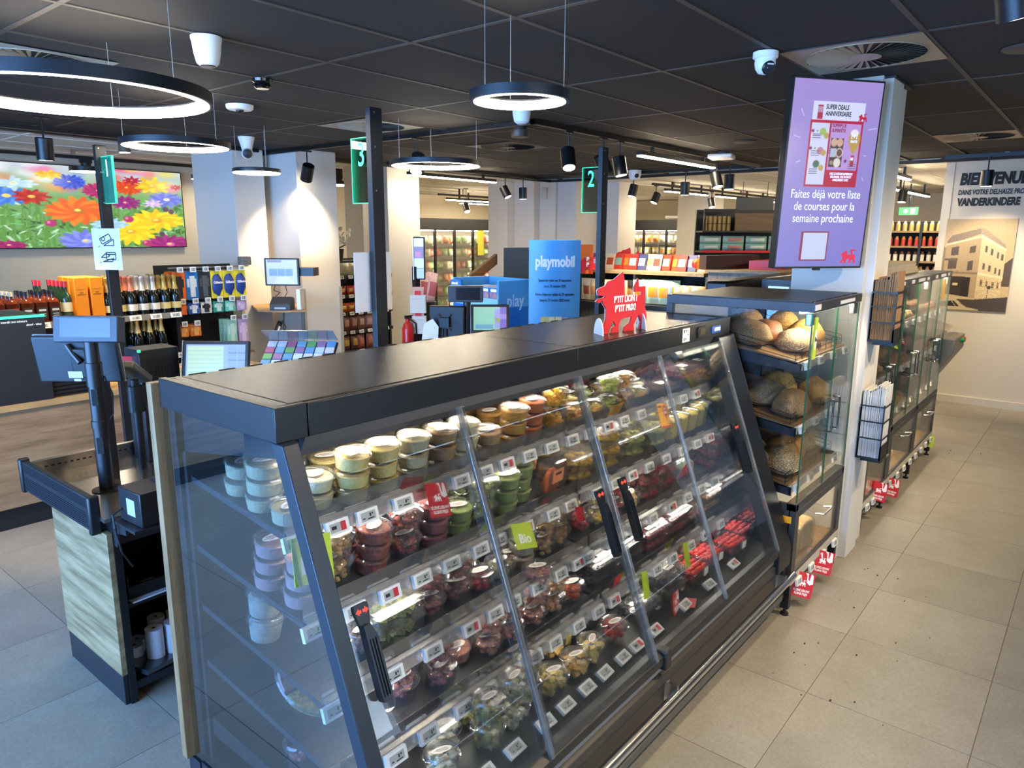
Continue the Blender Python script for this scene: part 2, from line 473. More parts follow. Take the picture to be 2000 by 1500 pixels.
# ---- walls
CREAM = mat('cream_wall', '#d9ccb4', .8, noise=(1.5, .04))
WARMWHITE = mat('warm_white_wall', '#ddd5c6', .75, noise=(1.2, .03))
COLW = mat('column_paint', '#d8d2c8', .62, noise=(2, .04))
struct(MB().box(-2.4, 8.1, 9.0, 9.2, 0, CZ).build('wall_north', CREAM))
struct(MB().box(7.95, 8.1, 9.2, 11.6, 0, CZ).build('wall_north_return', CREAM))
struct(MB().box(7.95, 16.8, 11.6, 11.8, 0, CZ).build('wall_north_far', CREAM))
struct(MB().box(16.6, 16.8, 1.6, 11.6, 0, CZ).build('wall_east_far', CREAM))
ea = struct(MB().box(9.715, 9.9, -3.1, 1.62, 0, CZ).build('wall_east', WARMWHITE))
struct(MB().box(9.9, 16.8, 1.45, 1.6, 0, CZ).build('wall_inner', WARMWHITE))
struct(MB().box(9.695, 9.715, -.1, 1.62, 0, .085).build('baseboard_east', mat('baseboard_paint', '#d9d2c4', .5)))
for y in (1.53, .56): MB().box(9.712, 9.7155, y-.003, y+.003, .09, CZ).build('wall_seam', mat('seam_grey', '#8f8678', .7), ea)
# door at the end of the east wall (grey frame at the edge of the picture)
dr = struct(MB().box(9.665, 9.72, .30, .38, 0, 2.2).box(9.665, 9.72, -.75, -.67, 0, 2.2).box(9.665, 9.72, -.75, .38, 2.14, 2.22).build('door_1', mat('door_frame_grey', '#8d8983', .5)))
MB().box(9.69, 9.715, -.67, .30, 0, 2.14).build('door_leaf', mat('door_leaf_grey', '#6e6b68', .5), dr)
# street front: west and south walls with big windows
SHELLW = mat('shop_front_frame', '#2b2d30', .5)
ww = struct(MB().box(-2.3, -2.2, -3.1, .2, 0, CZ).box(-2.3, -2.2, 6.0, 9.0, 0, CZ).box(-2.3, -2.2, .2, 6.0, 2.6, CZ).box(-2.3, -2.2, .2, 6.0, 0, .12).build('wall_west', WARMWHITE))
for k in range(4):
    y0 = .2+1.45*k
    wn = struct(MB().box(-2.29, -2.21, y0, y0+.06, .12, 2.6).box(-2.29, -2.21, y0+1.39, y0+1.45, .12, 2.6).box(-2.29, -2.21, y0+.06, y0+1.39, .12, .18).box(-2.29, -2.21, y0+.06, y0+1.39, 2.54, 2.6).build('window_%d' % (k+1), SHELLW))
    MB().box(-2.253, -2.247, y0+.06, y0+1.39, .18, 2.54).build('pane', CLEAR, wn)
ws = struct(MB().box(-2.3, -1.4, -3.2, -3.1, 0, CZ).box(3.8, 9.9, -3.2, -3.1, 0, CZ).box(-1.4, 3.8, -3.2, -3.1, 2.6, CZ).box(-1.4, 3.8, -3.2, -3.1, 0, .3).build('wall_south', mat('south_wall_paint', '#3b3733', .8)))
for k in range(4):
    x0 = -1.4+1.3*k
    wn = struct(MB().box(x0, x0+.06, -3.19, -3.11, .3, 2.6).box(x0+1.24, x0+1.3, -3.19, -3.11, .3, 2.6).box(x0+.06, x0+1.24, -3.19, -3.11, .3, .36).box(x0+.06, x0+1.24, -3.19, -3.11, 2.54, 2.6).build('window_%d' % (k+5), SHELLW))
    MB().box(x0+.06, x0+1.24, -3.153, -3.147, .36, 2.54).build('pane', CLEAR, wn)
# ---- columns
def column(x0, x1, y0, y1, m=COLW):
    return struct(MB().box(x0, x1, y0, y1, 0, CZ).build('column', m, bevel=.004))
c1 = column(3.995, 4.34, 6.865, 7.66)
c2 = column(4.444, 4.93, 6.45, 7.05)
column(4.40, 4.48, 7.05, 7.25); column(4.36, 4.41, 7.25, 7.6)
cg = mat('corner_guard_grey', '#a7a299', .5)
MB().box(4.436, 4.475, 6.442, 6.452, 0, 1.35).box(4.434, 4.444, 6.442, 6.49, 0, 1.35).build('corner_guard', cg, c2)
MB().box(4.90, 4.938, 6.442, 6.452, 0, 1.35).build('corner_guard', cg, c2)
MB().box(3.987, 4.02, 6.857, 6.867, 0, 1.35).build('corner_guard', cg, c1)
column(6.18, 6.72, 7.08, 7.65)
column(5.96, 6.18, 7.3, 7.65)
cb = column(9.45, 10.75, 6.5, 7.2); column(9.3, 9.6, 7.2, 7.6); column(9.12, 9.5, 7.6, 8.0); column(10.2, 10.75, 6.2, 6.5)
MB().box(9.40, 9.45, 6.85, 7.0, 0, CZ).build('pilaster', COLW, cb)
column(14.3, 15.0, 6.55, 7.25)
cr = column(4.43, 4.66, 1.03, 1.47); MB().box(4.66, 4.85, 1.055, 1.44, 0, CZ).build('side_panel', COLW, cr)
MB().box(4.395, 4.43, 1.075, 1.47, 0, CZ).build('edge_strip', COLW, cr)
MB().box(4.42, 4.86, 1.02, 1.48, CZ-.012, CZ-.001).build('head_trim', TRIMD, cr)
# ================================================================== ceiling fittings
CABLE = mat('steel_cable', '#a8a39a', .4, .6)
def ring_lamp(x, y, z, R, label, wid=.036, h=.036):
    t = thing('ring_lamp', label, 'lamp', (x, y, z))
    MB().ring(R-.014, R, .0, h, 96).ring(R-wid, R-.014, h-.006, h, 96).build('housing', ANTH, t)
    MB().ring(R-wid, R-.0145, -.001, h-.007, 96).build('diffuser', LAMP, t)
    for k in range(3):
        a = .9+2*PI*k/3
        px, py = (R-wid/2)*math.cos(a), (R-wid/2)*math.sin(a)
        MB().cyl((px, py, h), (px, py, CZ-.003-z), .0014, 6).build('cable', CABLE, t)
    return t
ring_lamp(2.229, 1.798, 2.393, .187, 'small glowing ring pendant lamp hanging over the chilled display case')
ring_lamp(1.23, 3.22, 2.421, .5, 'largest glowing ring pendant lamp, above the wooden checkout end', .045, .045)
ring_lamp(2.316, 4.613, 2.432, .32, 'mid-sized glowing ring pendant lamp before the flower screen')
ring_lamp(4.1, 4.13, 2.42, .35, 'glowing ring pendant lamp beside the post numbered three')
t = thing('disc_lamp', 'flat round pendant lamp in front of the white columns', 'lamp', (3.374, 5.438, 2.384))
MB().lathe([(.187, .004), (.187, .03), (.18, .034), (.0, .034)], 48).build('housing', ANTH, t)
MB().lathe([(.18, -.003), (.182, .004)], 48).build('diffuser', LAMP, t)
for k in range(3):
    a = .5+2*PI*k/3
    MB().cyl((.15*math.cos(a), .15*math.sin(a), .034), (.15*math.cos(a), .15*math.sin(a), CZ-2.387), .0014, 6).build('cable', CABLE, t)
# ---- lighting tracks
def track(name, pts, z=2.70, label='', drop=True):
    t = thing(name, label, 'light track', (pts[0][0], pts[0][1], z))
    for (xa, ya), (xb, yb) in zip(pts[:-1], pts[1:]):
        L = math.hypot(xb-xa, yb-ya); a = math.atan2(yb-ya, xb-xa)
        M = Matrix.Translation((xa-pts[0][0], ya-pts[0][1], 0)) @ Matrix.Rotation(a, 4, 'Z')
        MB(M).box(-.018, L+.018, -.018, .018, 0, .034).build('rail', BLACKM, t)
        n = max(2, int(L/1.2))
        for k in range(n):
            M2 = M @ Matrix.Translation((L*(k+.5)/n, 0, .034))
            MB(M2).box(-.02, .02, -.012, .012, 0, CZ-.0035-z-.034).build('clip', STEEL, t)
    return t
track('light_track', [(4.4, 7.0), (4.4, 3.42), (8.75, 3.42)], label='black ceiling track turning a corner above the checkouts')
track('light_track', [(5.9, 6.72), (8.75, 6.72), (8.75, 3.5)], label='black ceiling track along the edge of the dark ceiling')
track('light_track', [(1.6, 6.75), (4.2, 6.75)], label='black ceiling track at the dark ceiling edge before the flower screen')
track('light_track', [(-.3, 8.43), (5.2, 8.43)], 2.655, label='black ceiling track close to the flower screen')
track('light_track', [(8.95, 1.5), (8.95, -.6)], label='black ceiling track in front of the welcome wall')
track('light_track', [(10.2, 5.6), (15.6, 5.6)], 2.66, label='black ceiling track above the far shelves')
track('light_track', [(9.6, 9.6), (13.4, 9.6)], 2.60, label='black ceiling track before the cold room doors')
def linear(x, y, z, L, rz, label):
    top = 2.70 if y in (3.42, 6.72) else CZ
    t = thing('linear_lamp', label, 'lamp', (x, y, z), rz)
    MB().box(0, L, -.03, .03, .012, .05).build('housing', BLACKM, t)
    MB().box(.004, L-.004, -.028, .028, 0, .012).build('diffuser', LAMPF, t)
    for k in (.15, .85): MB().box(L*k-.015, L*k+.015, -.012, .012, .05, top-z).build('adapter', BLACKM, t)
    return t
for x, y, z, L, rz, lb in [(5.95, 3.42, 2.60, 1.55, 0, 'long linear lamp on the track beyond the post numbered two'),
        (6.2, 6.72, 2.60, 1.6, 0, 'long linear lamp on the track beyond the post numbered three'),
        (9.8, 9.6, 2.52, 2.2, .0, 'linear lamp before the chilled vegetable doors, upper of two'),
        (11.0, 10.4, 2.52, 1.6, .0, 'linear lamp before the chilled vegetable doors, lower of two'),
        (10.6, 5.6, 2.58, 1.5, 0, 'linear lamp over the far shelves, next to the pale pillar'),
        (12.5, 5.6, 2.58, 1.6, 0, 'linear lamp over the far shelves, second on its track'),
        (14.5, 5.6, 2.58, 1.2, 0, 'linear lamp over the far shelves, last on its track'),
        (13.6, 8.6, 2.55, 1.3, PI/2, 'linear lamp in front of the snack fridge doors'),
        (14.4, 8.4, 2.5, 1.3, PI/2, 'lower linear lamp in front of the snack fridge doors'),
        (8.6, 2.15, 2.6, 1.9, 0, 'linear lamp seen past the white screen column'),
        (11.6, 2.55, 2.55, 2.4, 0, 'linear lamp over the dark far shelving')]:
    linear(x, y, z, L, rz, lb)
def spotlight(x, y, z, top, tilt, az, label, r=.04, L=.13, power=None, group=None):
    """cylinder spot on a stem; tilt from straight down, az heading of the beam"""
    t = thing('track_spotlight', label, 'spotlight', (x, y, z), 0, group)
    d = Vector((math.sin(tilt)*math.cos(az), math.sin(tilt)*math.sin(az), -math.cos(tilt)))
    a = Vector((0, 0, 0))-d*L*.45; b = d*L*.55
    q = d.to_track_quat('Z', 'Y').to_matrix().to_4x4(); q.translation = a
    MB(q).lathe([(r*.9, 0), (r, .006), (r, L), (r*.86, L)], 24).build('body', BLACKM, t)
    q2 = q.copy()
    MB(q2).lathe([(r*.84, L-.004), (r*.80, L+.001)], 20).build('lens', LAMPW, t)
    MB().cyl((0, 0, L*.1), (0, 0, top-z), .007, 8).build('stem', BLACKM, t)
    MB().box(-.05, .05, -.012, .012, top-z-.014, top-z).build('adapter', BLACKM, t)
    if power:
        p = Vector((x, y, z))+b*1.1
        spot('spot_beam', p, p+d, power*2.2, angle=85)
    return t
S = [(4.85, 3.42, 2.50, 2.70, .45, -2.3, 'black track spotlight tilted next to the post numbered two', 40),
     (5.35, 3.42, 2.50, 2.70, .5, -.5, 'black track spotlight right behind the top of post two', 40),
     (5.62, 3.42, 2.50, 2.70, .2, -1.4, 'black track spotlight at the end of the bright linear lamp', 40),
     (4.4, 4.65, 2.50, 2.70, .45, -2.7, 'black track spotlight above the ring lamp beside post three', 30),
     (4.4, 6.2, 2.50, 2.70, .6, 1.3, 'black track spotlight half hidden by the sign numbered three', 40),
     (2.12, 6.2, 2.52, 2.741, .12, 1.4, 'black track spotlight in front of the white ceiling over the flower screen', 60),
     (8.02, 6.72, 2.50, 2.70, .5, -1.2, 'lit black spotlight tilted before the wide pale column', 40),
     (8.42, 6.72, 2.50, 2.70, .02, 0, 'black spotlight hanging straight before the wide pale column', 20),
     (7.6, 3.42, 2.50, 2.70, .35, -1.9, 'lit black spotlight below the white ceiling box', 50),
     (7.95, 3.42, 2.50, 2.70, .02, 0, 'black spotlight hanging straight near the white ceiling box', 30),
     (8.75, 5.1, 2.50, 2.70, .25, 2.6, 'black spotlight at the dark ceiling edge, beside the pale column', 20),
     (8.75, 4.35, 2.50, 2.70, .02, 0, 'black spotlight hanging straight at the dark ceiling edge', 20),
     (10.3, 5.6, 2.48, 2.66, .4, 2.6, 'black spotlight where the far shelf track begins', None),
     (12.3, 5.6, 2.48, 2.66, .3, -2.0, 'black spotlight between the far linear lamps', None),
     (10.1, 9.4, 2.40, CZ, .5, -1.9, 'small lit spotlight under the far lamps before the vegetable doors', None),
     (12.6, 9.5, 2.40, CZ, .5, -1.9, 'small lit spotlight before the vegetable doors, by the wide column', None),
     (8.95, 1.12, 2.50, 2.70, .05, 0, 'black spotlight hanging in front of the welcome lettering', None),
     (11.2, 2.35, 2.45, 2.741, .15, 3.0, 'small lit spotlight beyond the welcome wall', None)]
for x, y, z, top, tl, az, lb, pw in S: spotlight(x, y, z, top, tl, az, lb, power=pw, L=.16, r=.058)
spotlight(2.60, .315, 2.60, 2.738, .35, -.4, 'large black ceiling spotlight above the aisle', r=.055, L=.16)
spot('spot_beam', (2.62, .33, 2.5), (2.4, 1.3, .8), 90, angle=105, blend=1)
for x, lb in ((1.7, 'black ceiling spotlight over the aisle beside the chilled case'), (3.7, 'black ceiling spotlight over the aisle by the bread cabinet'), (5.3, 'black ceiling spotlight over the aisle beyond the white column'), (6.9, 'black ceiling spotlight over the aisle at the last bread cabinet')):
    spotlight(x, -.25, 2.60, 2.738, .3, 1.5, lb, r=.055, L=.16)
    spot('spot_beam', (x, -.22, 2.5), (x+.1, 1.2, .8), 80, angle=105, blend=1)
spotlight(.55, 4.1, 2.60, 2.738, .35, .8, 'added out-of-view black ceiling spotlight facing the service counter', r=.055, L=.16)  # fixture added out of view to brighten the counter front
spot('spot_beam', (.6, 4.12, 2.5), (1.9, 5.35, .3), 120, angle=58)
for y in (1.1, .2): spot('spot_beam', (8.95, y, 2.4), (9.7, y, 1.4), 45, angle=80)
# surface lamps on the track by the flower screen
for x, lb in ((3.25, 'flat round track lamp in front of the flower screen, behind post 1'), (4.55, 'flat round track lamp at the edge of the flower screen'), (6.15, 'flat round lit lamp beside the pale middle column')):
    y, z = (8.43, 2.53) if x < 5 else (8.0, 2.53)
    t = thing('disc_lamp', lb, 'lamp', (x, y, z))
    MB().lathe([(.16, .004), (.16, .05), (.05, .055), (.05, .09)], 32).build('housing', BLACKM, t)
    MB().lathe([(.15, 0), (.155, .005)], 32).build('diffuser', LAMP, t)
    MB().box(-.06, .06, -.014, .014, .09, (.125 if x < 5 else CZ-z)).build('adapter', BLACKM, t)
t = thing('ceiling_spotlight', 'small can light on the white ceiling inside the ring lamp outline', 'spotlight', (3.1, 7.15, 2.63))
MB().lathe([(.05, 0), (.05, .111)], 24).build('body', mat('bronze_can', '#6d5c4c', .5), t)
MB().lathe([(.043, -.002), (.045, .001)], 24).build('lens', LAMPW, t)
t = thing('ceiling_sensor', 'dark round sensor at the corner of the ceiling track', 'sensor', (4.62, 3.72, 2.655))
MB().lathe([(.068, 0), (.072, .01), (.072, .05), (.05, .055), (.05, .0855)], 32).build('body', mat('bronze_dark', '#3a302a', .45), t)
MB().lathe([(.05, -.003), (.062, .001)], 32).build('lens', mat('bronze_light', '#5a4c42', .5), t)
# ---- swirl diffusers
VENTM = mat('vent_bronze', '#9d8a6e', .45, .2)
VENTD = mat('vent_dark', '#0c0b0b', .7)
def vent(x, y, s, label, m=VENTM, z=CZ-.006):
    t = thing('ceiling_vent', label, 'air vent', (x, y, z))
    R = s*.44
    MB().ring(R, R+.006, -.004, 0, 48).build('rim', m, t)
    # frame plate: square with a round hole
    mb = MB(); n = 48
    for i in range(n):
        a0, a1 = 2*PI*i/n, 2*PI*(i+1)/n
        def sq(a):
            c, q = math.cos(a), math.sin(a); k = (s/2)/max(abs(c), abs(q)); return (c*k, q*k, 0)
        mb.quad((R*math.cos(a1), R*math.sin(a1), 0), (R*math.cos(a0), R*math.sin(a0), 0), sq(a0), sq(a1))
    mb.build('plate', m, t)
    MB().lathe([(R, .002), (R, .0025)], 32).build('backing', VENTD, t)
    nb = 36
    bm = MB()
    bm.quad((R*.26, -.004, -.006), (R*.99, -.010, -.006), (R*.99, .010, .001), (R*.26, .004, .001))
    me = bm.mesh('blade', m)
    for k in range(nb): inst('blade', me, t, (0, 0, 0), (0, 0, 2*PI*k/nb))
    MB().lathe([(R*.28, -.008), (R*.27, -.003)], 24).build('hub', m, t)
    return t
vent(3.857, 1.035, .59, 'square ceiling vent with swirling slats above the hanging screen')
vent(7.45, 1.035, .59, 'square ceiling vent with swirling slats near the welcome wall')
vent(3.92, 4.66, .59, 'square ceiling vent partly behind post 3', mat('vent_grey', '#8d897c', .5))
vent(1.44, 4.25, .59, 'square ceiling vent above the largest ring lamp', mat('vent_grey', '#8d897c', .5))
vent(5.6, 4.66, .59, 'dark ceiling vent behind the linear lamp near post 2', mat('vent_dark_plate', '#4a4038', .5))
vent(11.8, 3.9, .59, 'pale ceiling vent in the white ceiling over the far shelves', mat('vent_pale', '#cfc7b8', .5))
# ---- cameras, detectors, speakers
def dome_camera(x, y, label, look=(-.6, -.8, -.5), s=1.0):
    t = thing('security_camera', label, 'camera', (x, y, CZ-.004))
    MB().lathe([(0, -.03*s), (.052*s, -.03*s), (.056*s, -.026*s), (.056*s, -.002), (.05*s, 0)], 32).build('mount', WHITE, t)
    MB().lathe([(.012*s, -.098*s), (.03*s, -.092*s), (.042*s, -.074*s), (.047*s, -.05*s), (.045*s, -.03*s)], 32).build('housing', WHITE, t)
    d = Vector(look).normalized(); q = d.to_track_quat('Z', 'Y').to_matrix().to_4x4(); q.translation = Vector((0, 0, -.058*s))
    MB(q).lathe([(.031*s, .018*s), (.031*s, .037*s), (.026*s, .043*s), (.0, .044*s)], 28).build('lens_face', BLACK, t)
    MB(q).lathe([(.012*s, .044*s), (.010*s, .047*s), (0, .047*s)], 16).build('lens', mat('lens_glass', '#26303c', .08), t)
    MB(q).box(-.016*s, .016*s, .016*s, .021*s, .04*s, .045*s).build('led_bar', WHITE, t)
    return t
dome_camera(3.50, 1.37, 'white dome security camera beside the hanging advertising screen')
t = thing('security_camera', 'white bucket-shaped security camera on the dark ceiling near the large ring lamp', 'camera', (1.755, 3.154, CZ-.004))
MB().lathe([(.034, -.118), (.044, -.11), (.047, -.105), (.055, -.07), (.061, -.02), (.064, -.012), (.064, 0)], 36).build('housing', WHITE, t)
MB().lathe([(.030, -.122), (.034, -.116)], 28).build('lens_face', BLACK, t)
t = thing('security_camera', 'white ball security camera hanging by the column with the disc lamp', 'camera', (3.66, 6.03, CZ-.004))
MB().lathe([(.04, -.12), (.05, -.08), (.066, -.02), (.07, -.012), (.07, 0)], 28).build('mount', WHITE, t)
MB().blob(.05, .05, .05, (-.01, -.02, -.19), flat=1, amp=0, seg=24, rings=14).build('housing', WHITE, t)
q = Vector((-.5, -.85, -.15)).normalized().to_track_quat('Z', 'Y').to_matrix().to_4x4(); q.translation = Vector((-.01, -.02, -.14))
MB(q).lathe([(.04, .03), (.038, .047), (0, .053)], 24).build('lens_face', BLACK, t)
t = thing('security_camera', 'white dome camera right under the small ring lamp', 'camera', (4.05, 3.25, CZ-.004))
MB().lathe([(.03, -.09), (.05, -.075), (.06, -.03), (.062, 0)], 28).build('housing', WHITE, t)
MB().lathe([(.022, -.094), (.03, -.088)], 20).build('lens_face', LCD, t)
t = thing('security_camera', 'small white camera at the dark ceiling edge behind post 2', 'camera', (8.3, 5.35, CZ-.004))
MB().lathe([(.05, -.14), (.08, -.05), (.085, 0)], 24).build('housing', WHITE, t)
t = thing('security_camera', 'small white camera with black eye by the pale column edge', 'camera', (8.6, 5.0, CZ-.004))
MB().lathe([(.06, -.12), (.08, -.06), (.085, 0)], 24).build('housing', WHITE, t)
MB().blob(.03, .03, .03, (-.04, -.05, -.1), flat=1, amp=0).build('lens', BLACK, t)
t = thing('smoke_detector', 'black smoke detector at a crossing of ceiling bars', 'detector', (2.395, 3.75, CZ-.004))
MB().lathe([(.035, -.05), (.045, -.04), (.042, -.022), (.052, -.014), (.055, 0)], 28).build('body', mat('gloss_black', '#0b0b0d', .15), t)
t = thing('smoke_detector', 'flat white detector with a dark eye near the largest ring lamp', 'detector', (2.76, 4.6, CZ-.004))
MB().lathe([(.075, -.03), (.085, -.022), (.088, 0)], 32).build('body', WHITE, t)
MB().blob(.026, .026, .02, (0, 0, -.052), flat=1, amp=0).build('eye', BLACK, t)
t = thing('smoke_detector', 'white disc seen through the largest ring lamp', 'detector', (1.9, 4.25, CZ-.004))
MB().lathe([(.07, -.025), (.085, -.015), (.085, 0)], 32).build('body', WHITE, t)
t = thing('wireless_router', 'flat white access point under the dark ceiling by the track', 'router', (7.25, 3.22, CZ-.075), .25)
MB().box(-.12, .12, -.12, .12, 0, .045).build('body', WHITE, t, bevel=.015)
MB().box(-.03, .03, -.03, .03, .045, .072).build('mount', BLACK, t)
BR = mat('speaker_bronze', '#4a3f37', .6)
for x, y, lb in ((4.15, .43, 'flat round ceiling speaker beside the aisle spotlight'), (6.6, 2.72, 'flat round ceiling speaker near the white access point')):
    tag(MB().lathe([(.09, CZ-.012), (.10, CZ-.006), (.10, CZ-.003)], 36, (x, y, 0)).build('ceiling_speaker', BR), lb, 'speaker')
# ================================================================== chilled display case
def W(t): return Matrix.Translation(-Vector(t.location))
XL, XR = .912, 3.51
fr = thing('chilled_display_case', 'long dark chilled display case with sloping glass doors full of tubs', 'display case', (2.186, 1.55, 0))
w = W(fr)
BRONZE = mat('dark_bronze_panel', '#3b3734', .35, .3)
FASC = mat('case_fascia', '#131519', .36, bump=(700, .05))
TOPP = mat('case_top_panel', '#2b2725', .27, .1, bump=(1400, .08))
INSIDE = mat('case_inside', '#20242b', .5)
DECKM = mat('case_deck', '#17181a', .5)
MB(w).box(XL+.05, XR-.05, 1.16, 2.0, 0, .10).build('plinth', mat('plinth_blue_grey', '#2c3542', .6), fr)
# lower front with its steps
MB(w).prism([(1.09, .10), (1.09, .285), (1.075, .30), (1.075, .335), (1.10, .35), (1.10, .405), (1.18, .405), (1.18, .10)], XL, XR-.06, 'X').build('front_panel', BRONZE, fr, bevel=.002)
MB(w).prism([(1.085, .352), (1.085, .372), (1.12, .392), (1.12, .352)], XL, XR-.07, 'X').build('sill_strip', mat('sill_grey', '#7d8084', .35, .4), fr)
MB(w).prism([(1.078, .10), (1.07, .115), (1.07, .14), (1.09, .15), (1.09, .10)], XL, XR-.06, 'X').build('lower_edge', mat('edge_grey', '#57544f', .4, .2), fr)
for a, b in ((XL+.055, 2.17), (2.205, XR-.135)):
    MB(w).prism([(1.065, .395), (1.065, .425), (1.09, .438), (1.12, .43), (1.12, .395)], a, b, 'X').build('door_rail', BLACK, fr, bevel=.002)
MB(w).box(2.165, 2.21, 1.055, 1.115, .37, .445).build('rail_cap', BLACK, fr, bevel=.006)
# deck and its grille slots
dk = MB(w).prism([(1.12, .395), (1.12, .415), (1.97, .4575), (1.97, .395)], XL+.03, XR-.12, 'X').build('deck', DECKM, fr)
SLOT = mat('slot_black', '#050506', .8)
sm = MB().box(-.013, .013, -.004, .004, 0, .0006).mesh('slot', SLOT)
for i in range(150):
    for r_ in range(2):
        x = 1.0+i*.0152+(.0076 if r_ else 0)
        if i % 2 == r_: inst('slot', sm, dk, (x+.0076-2.186, 1.135+.014*r_-1.55, .4162+.0007*r_), (.05, 0, .35))
MB(w).box(XL+.02, XR-.1, 1.97, 2.0, .10, 1.42).build('back_wall', INSIDE, fr)
MB(w).box(XL-.018, XR, 2.045, 2.075, .29, 1.495).build('wood_back_panel', OAKZ, fr, bevel=.002)
MB(w).box(XL, XR, 2.0, 2.07, .02, .29).build('back_base', NAVY, fr)
MB(w).prism([(1.08, .02), (1.08, .30), (1.99, .30), (1.99, .02)], XL, XL+.03, 'X').build('end_base', NAVY, fr)
# canopy under the top and an added hidden lamp strip lighting the tubs
MB(w).prism([(1.49, 1.378), (1.99, 1.30), (1.99, 1.43), (1.49, 1.43)], XL+.02, XR-.1, 'X').build('canopy', NAVY, fr)
MB(w).box(XL+.08, XR-.2, 1.55, 1.60, 1.350, 1.356).build('added_light_strip', mat('added_case_lamp_top', (1, .93, .80), .4, emit=9), fr)
# top: fascia frame and two loose panels
MB(w).prism([(XL, 1.46), (1.0, 1.46), (1.0, 1.48), (XL+.022, 1.48), (XL+.022, 2.035), (XL, 2.035)], 1.425, 1.51, 'Z').build('fascia_end', FASC, fr, bevel=.002)
MB(w).box(1.003, 2.152, 1.46, 1.48, 1.425, 1.508).build('fascia_front', FASC, fr, bevel=.002)
MB(w).box(2.154, XR, 1.46, 1.48, 1.425, 1.508).build('fascia_front', FASC, fr, bevel=.002)
MB(w).box(XR-.022, XR, 1.48, 2.035, 1.425, 1.508).build('fascia_end', FASC, fr, bevel=.002)
MB(w).box(XL+.022, XR-.022, 1.48, 1.496, 1.49, 1.504).box(XL+.022, .972, 1.496, 2.035, 1.49, 1.506).build('top_frame', TOPP, fr)
for a, b in ((.976, 2.182), (2.188, XR-.024)):
    MB(w).box(a, b, 1.50, 2.03, 1.49, 1.506).build('top_panel', TOPP, fr, bevel=.0015)
tm = MB(w)
for k in range(26): tm.box(1.0+.093*k, 1.05+.093*k, 2.028, 2.036, 1.5055, 1.5075)
tm.build('vent_slots', SLOT, fr)
MB(w).prism([(1.462, 1.425), (1.488, 1.372), (1.50, 1.372), (1.50, 1.425)], XL+.08, XR-.10, 'X').build('under_trim', mat('trim_grey', '#4b4c4e', .42), fr)
# ends
def gY(z): return 1.45-.365*(1.43-z)
MB(w).prism([(gY(.42)+.03, .30), (gY(.42)+.03, .42), (gY(1.43)+.03, 1.425), (2.033, 1.425), (2.033, .30)], XL+.004, XL+.010, 'X').build('end_glass', glass('end_glass', (.86, .92, .97), .015, fres=.34), fr)
MB(w).prism([(gY(.40)-.012, .30), (gY(.40)-.012, .40), (gY(1.425)-.012, 1.425), (gY(1.425)+.035, 1.425), (gY(.40)+.03, .40), (gY(.40)+.03, .30)], XL, XL+.045, 'X').build('front_post', mat('post_blue_grey', '#222932', .38), fr, bevel=.003)
MB(w).prism([(1.085, .10), (1.085, .42), (gY(1.43)-.012, 1.425), (2.03, 1.425), (2.03, .10)], XR-.03, XR, 'X').build('end_wall', mat('end_wall_grey', '#3c3f44', .3), fr)
MB(w).prism([(gY(.40)-.014, .30), (gY(.40)-.014, .40), (gY(1.425)-.014, 1.425), (gY(1.425)+.06, 1.425), (gY(.40)+.06, .40), (gY(.40)+.06, .30)], XR-.185, XR-.02, 'X').build('front_post', FASC, fr, bevel=.004)
MB(w).prism([(gY(.44)+.07, .44), (gY(1.36)+.07, 1.36), (1.968, 1.30), (1.968, .46)], XR-.036, XR-.031, 'X').build('mirror_side', mat('mirror_panel', '#b9bcc0', .06, 1.0), fr)
MB(w).box(XL+.02, XL+.06, 1.955, 2.035, .30, 1.425).build('glass_clip', mat('clip_black', '#15171b', .5), fr)
# chrome bumper rail
MB(w).cyl((1.0, 1.043, .24), (3.505, 1.043, .24), .019, 20).build('bumper_rail', mat('rail_chrome', '#e4e4e2', .24, 1.0), fr)
for x in (1.1, 2.25, 3.40): MB(w).box(x-.008, x+.008, 1.045, 1.09, .215, .275).box(x-.03, x+.008, 1.084, 1.09, .21, .285).build('rail_bracket', STEEL, fr)
# ---- shelves with price rails and tags
SH = [(1.50, 1.178, .12), (1.44, .961, .12), (1.38, .765, .12), (1.32, .575, .12), (1.12, .415, .05)]
RAILM = glass('price_rail_plastic', (.88, .89, .90), .12, .15, .16)
LIP = glass('shelf_lip_plastic', (.93, .94, .95), .07, .05, .03)
tg = MB()
tg.box(-.035, .035, -.006, .006, -.019, .019, 0).box(-.025, .025, -.0065, -.006, -.012, .012, 1).box(-.020, -.012, -.007, -.0065, -.006, -.003, 2).box(.004, .009, -.007, -.0065, -.002, .007, 2).box(.012, .016, -.007, -.0065, .002, .007, 2).box(-.004, .018, -.007, -.0065, -.009, -.006, 2)
TAG = tg.mesh('price_tag', [WHITE, LCD, INK])
tg2 = MB()
tg2.box(-.035, .035, -.006, .006, -.019, .019, 0).box(-.025, .008, -.0065, -.006, -.012, .012, 1).box(.008, .025, -.0065, -.006, -.012, .012, 2).box(-.020, -.005, -.007, -.0065, -.004, .005, 3)
TAGR = tg2.mesh('price_tag', [WHITE, LCD, RED, INK])
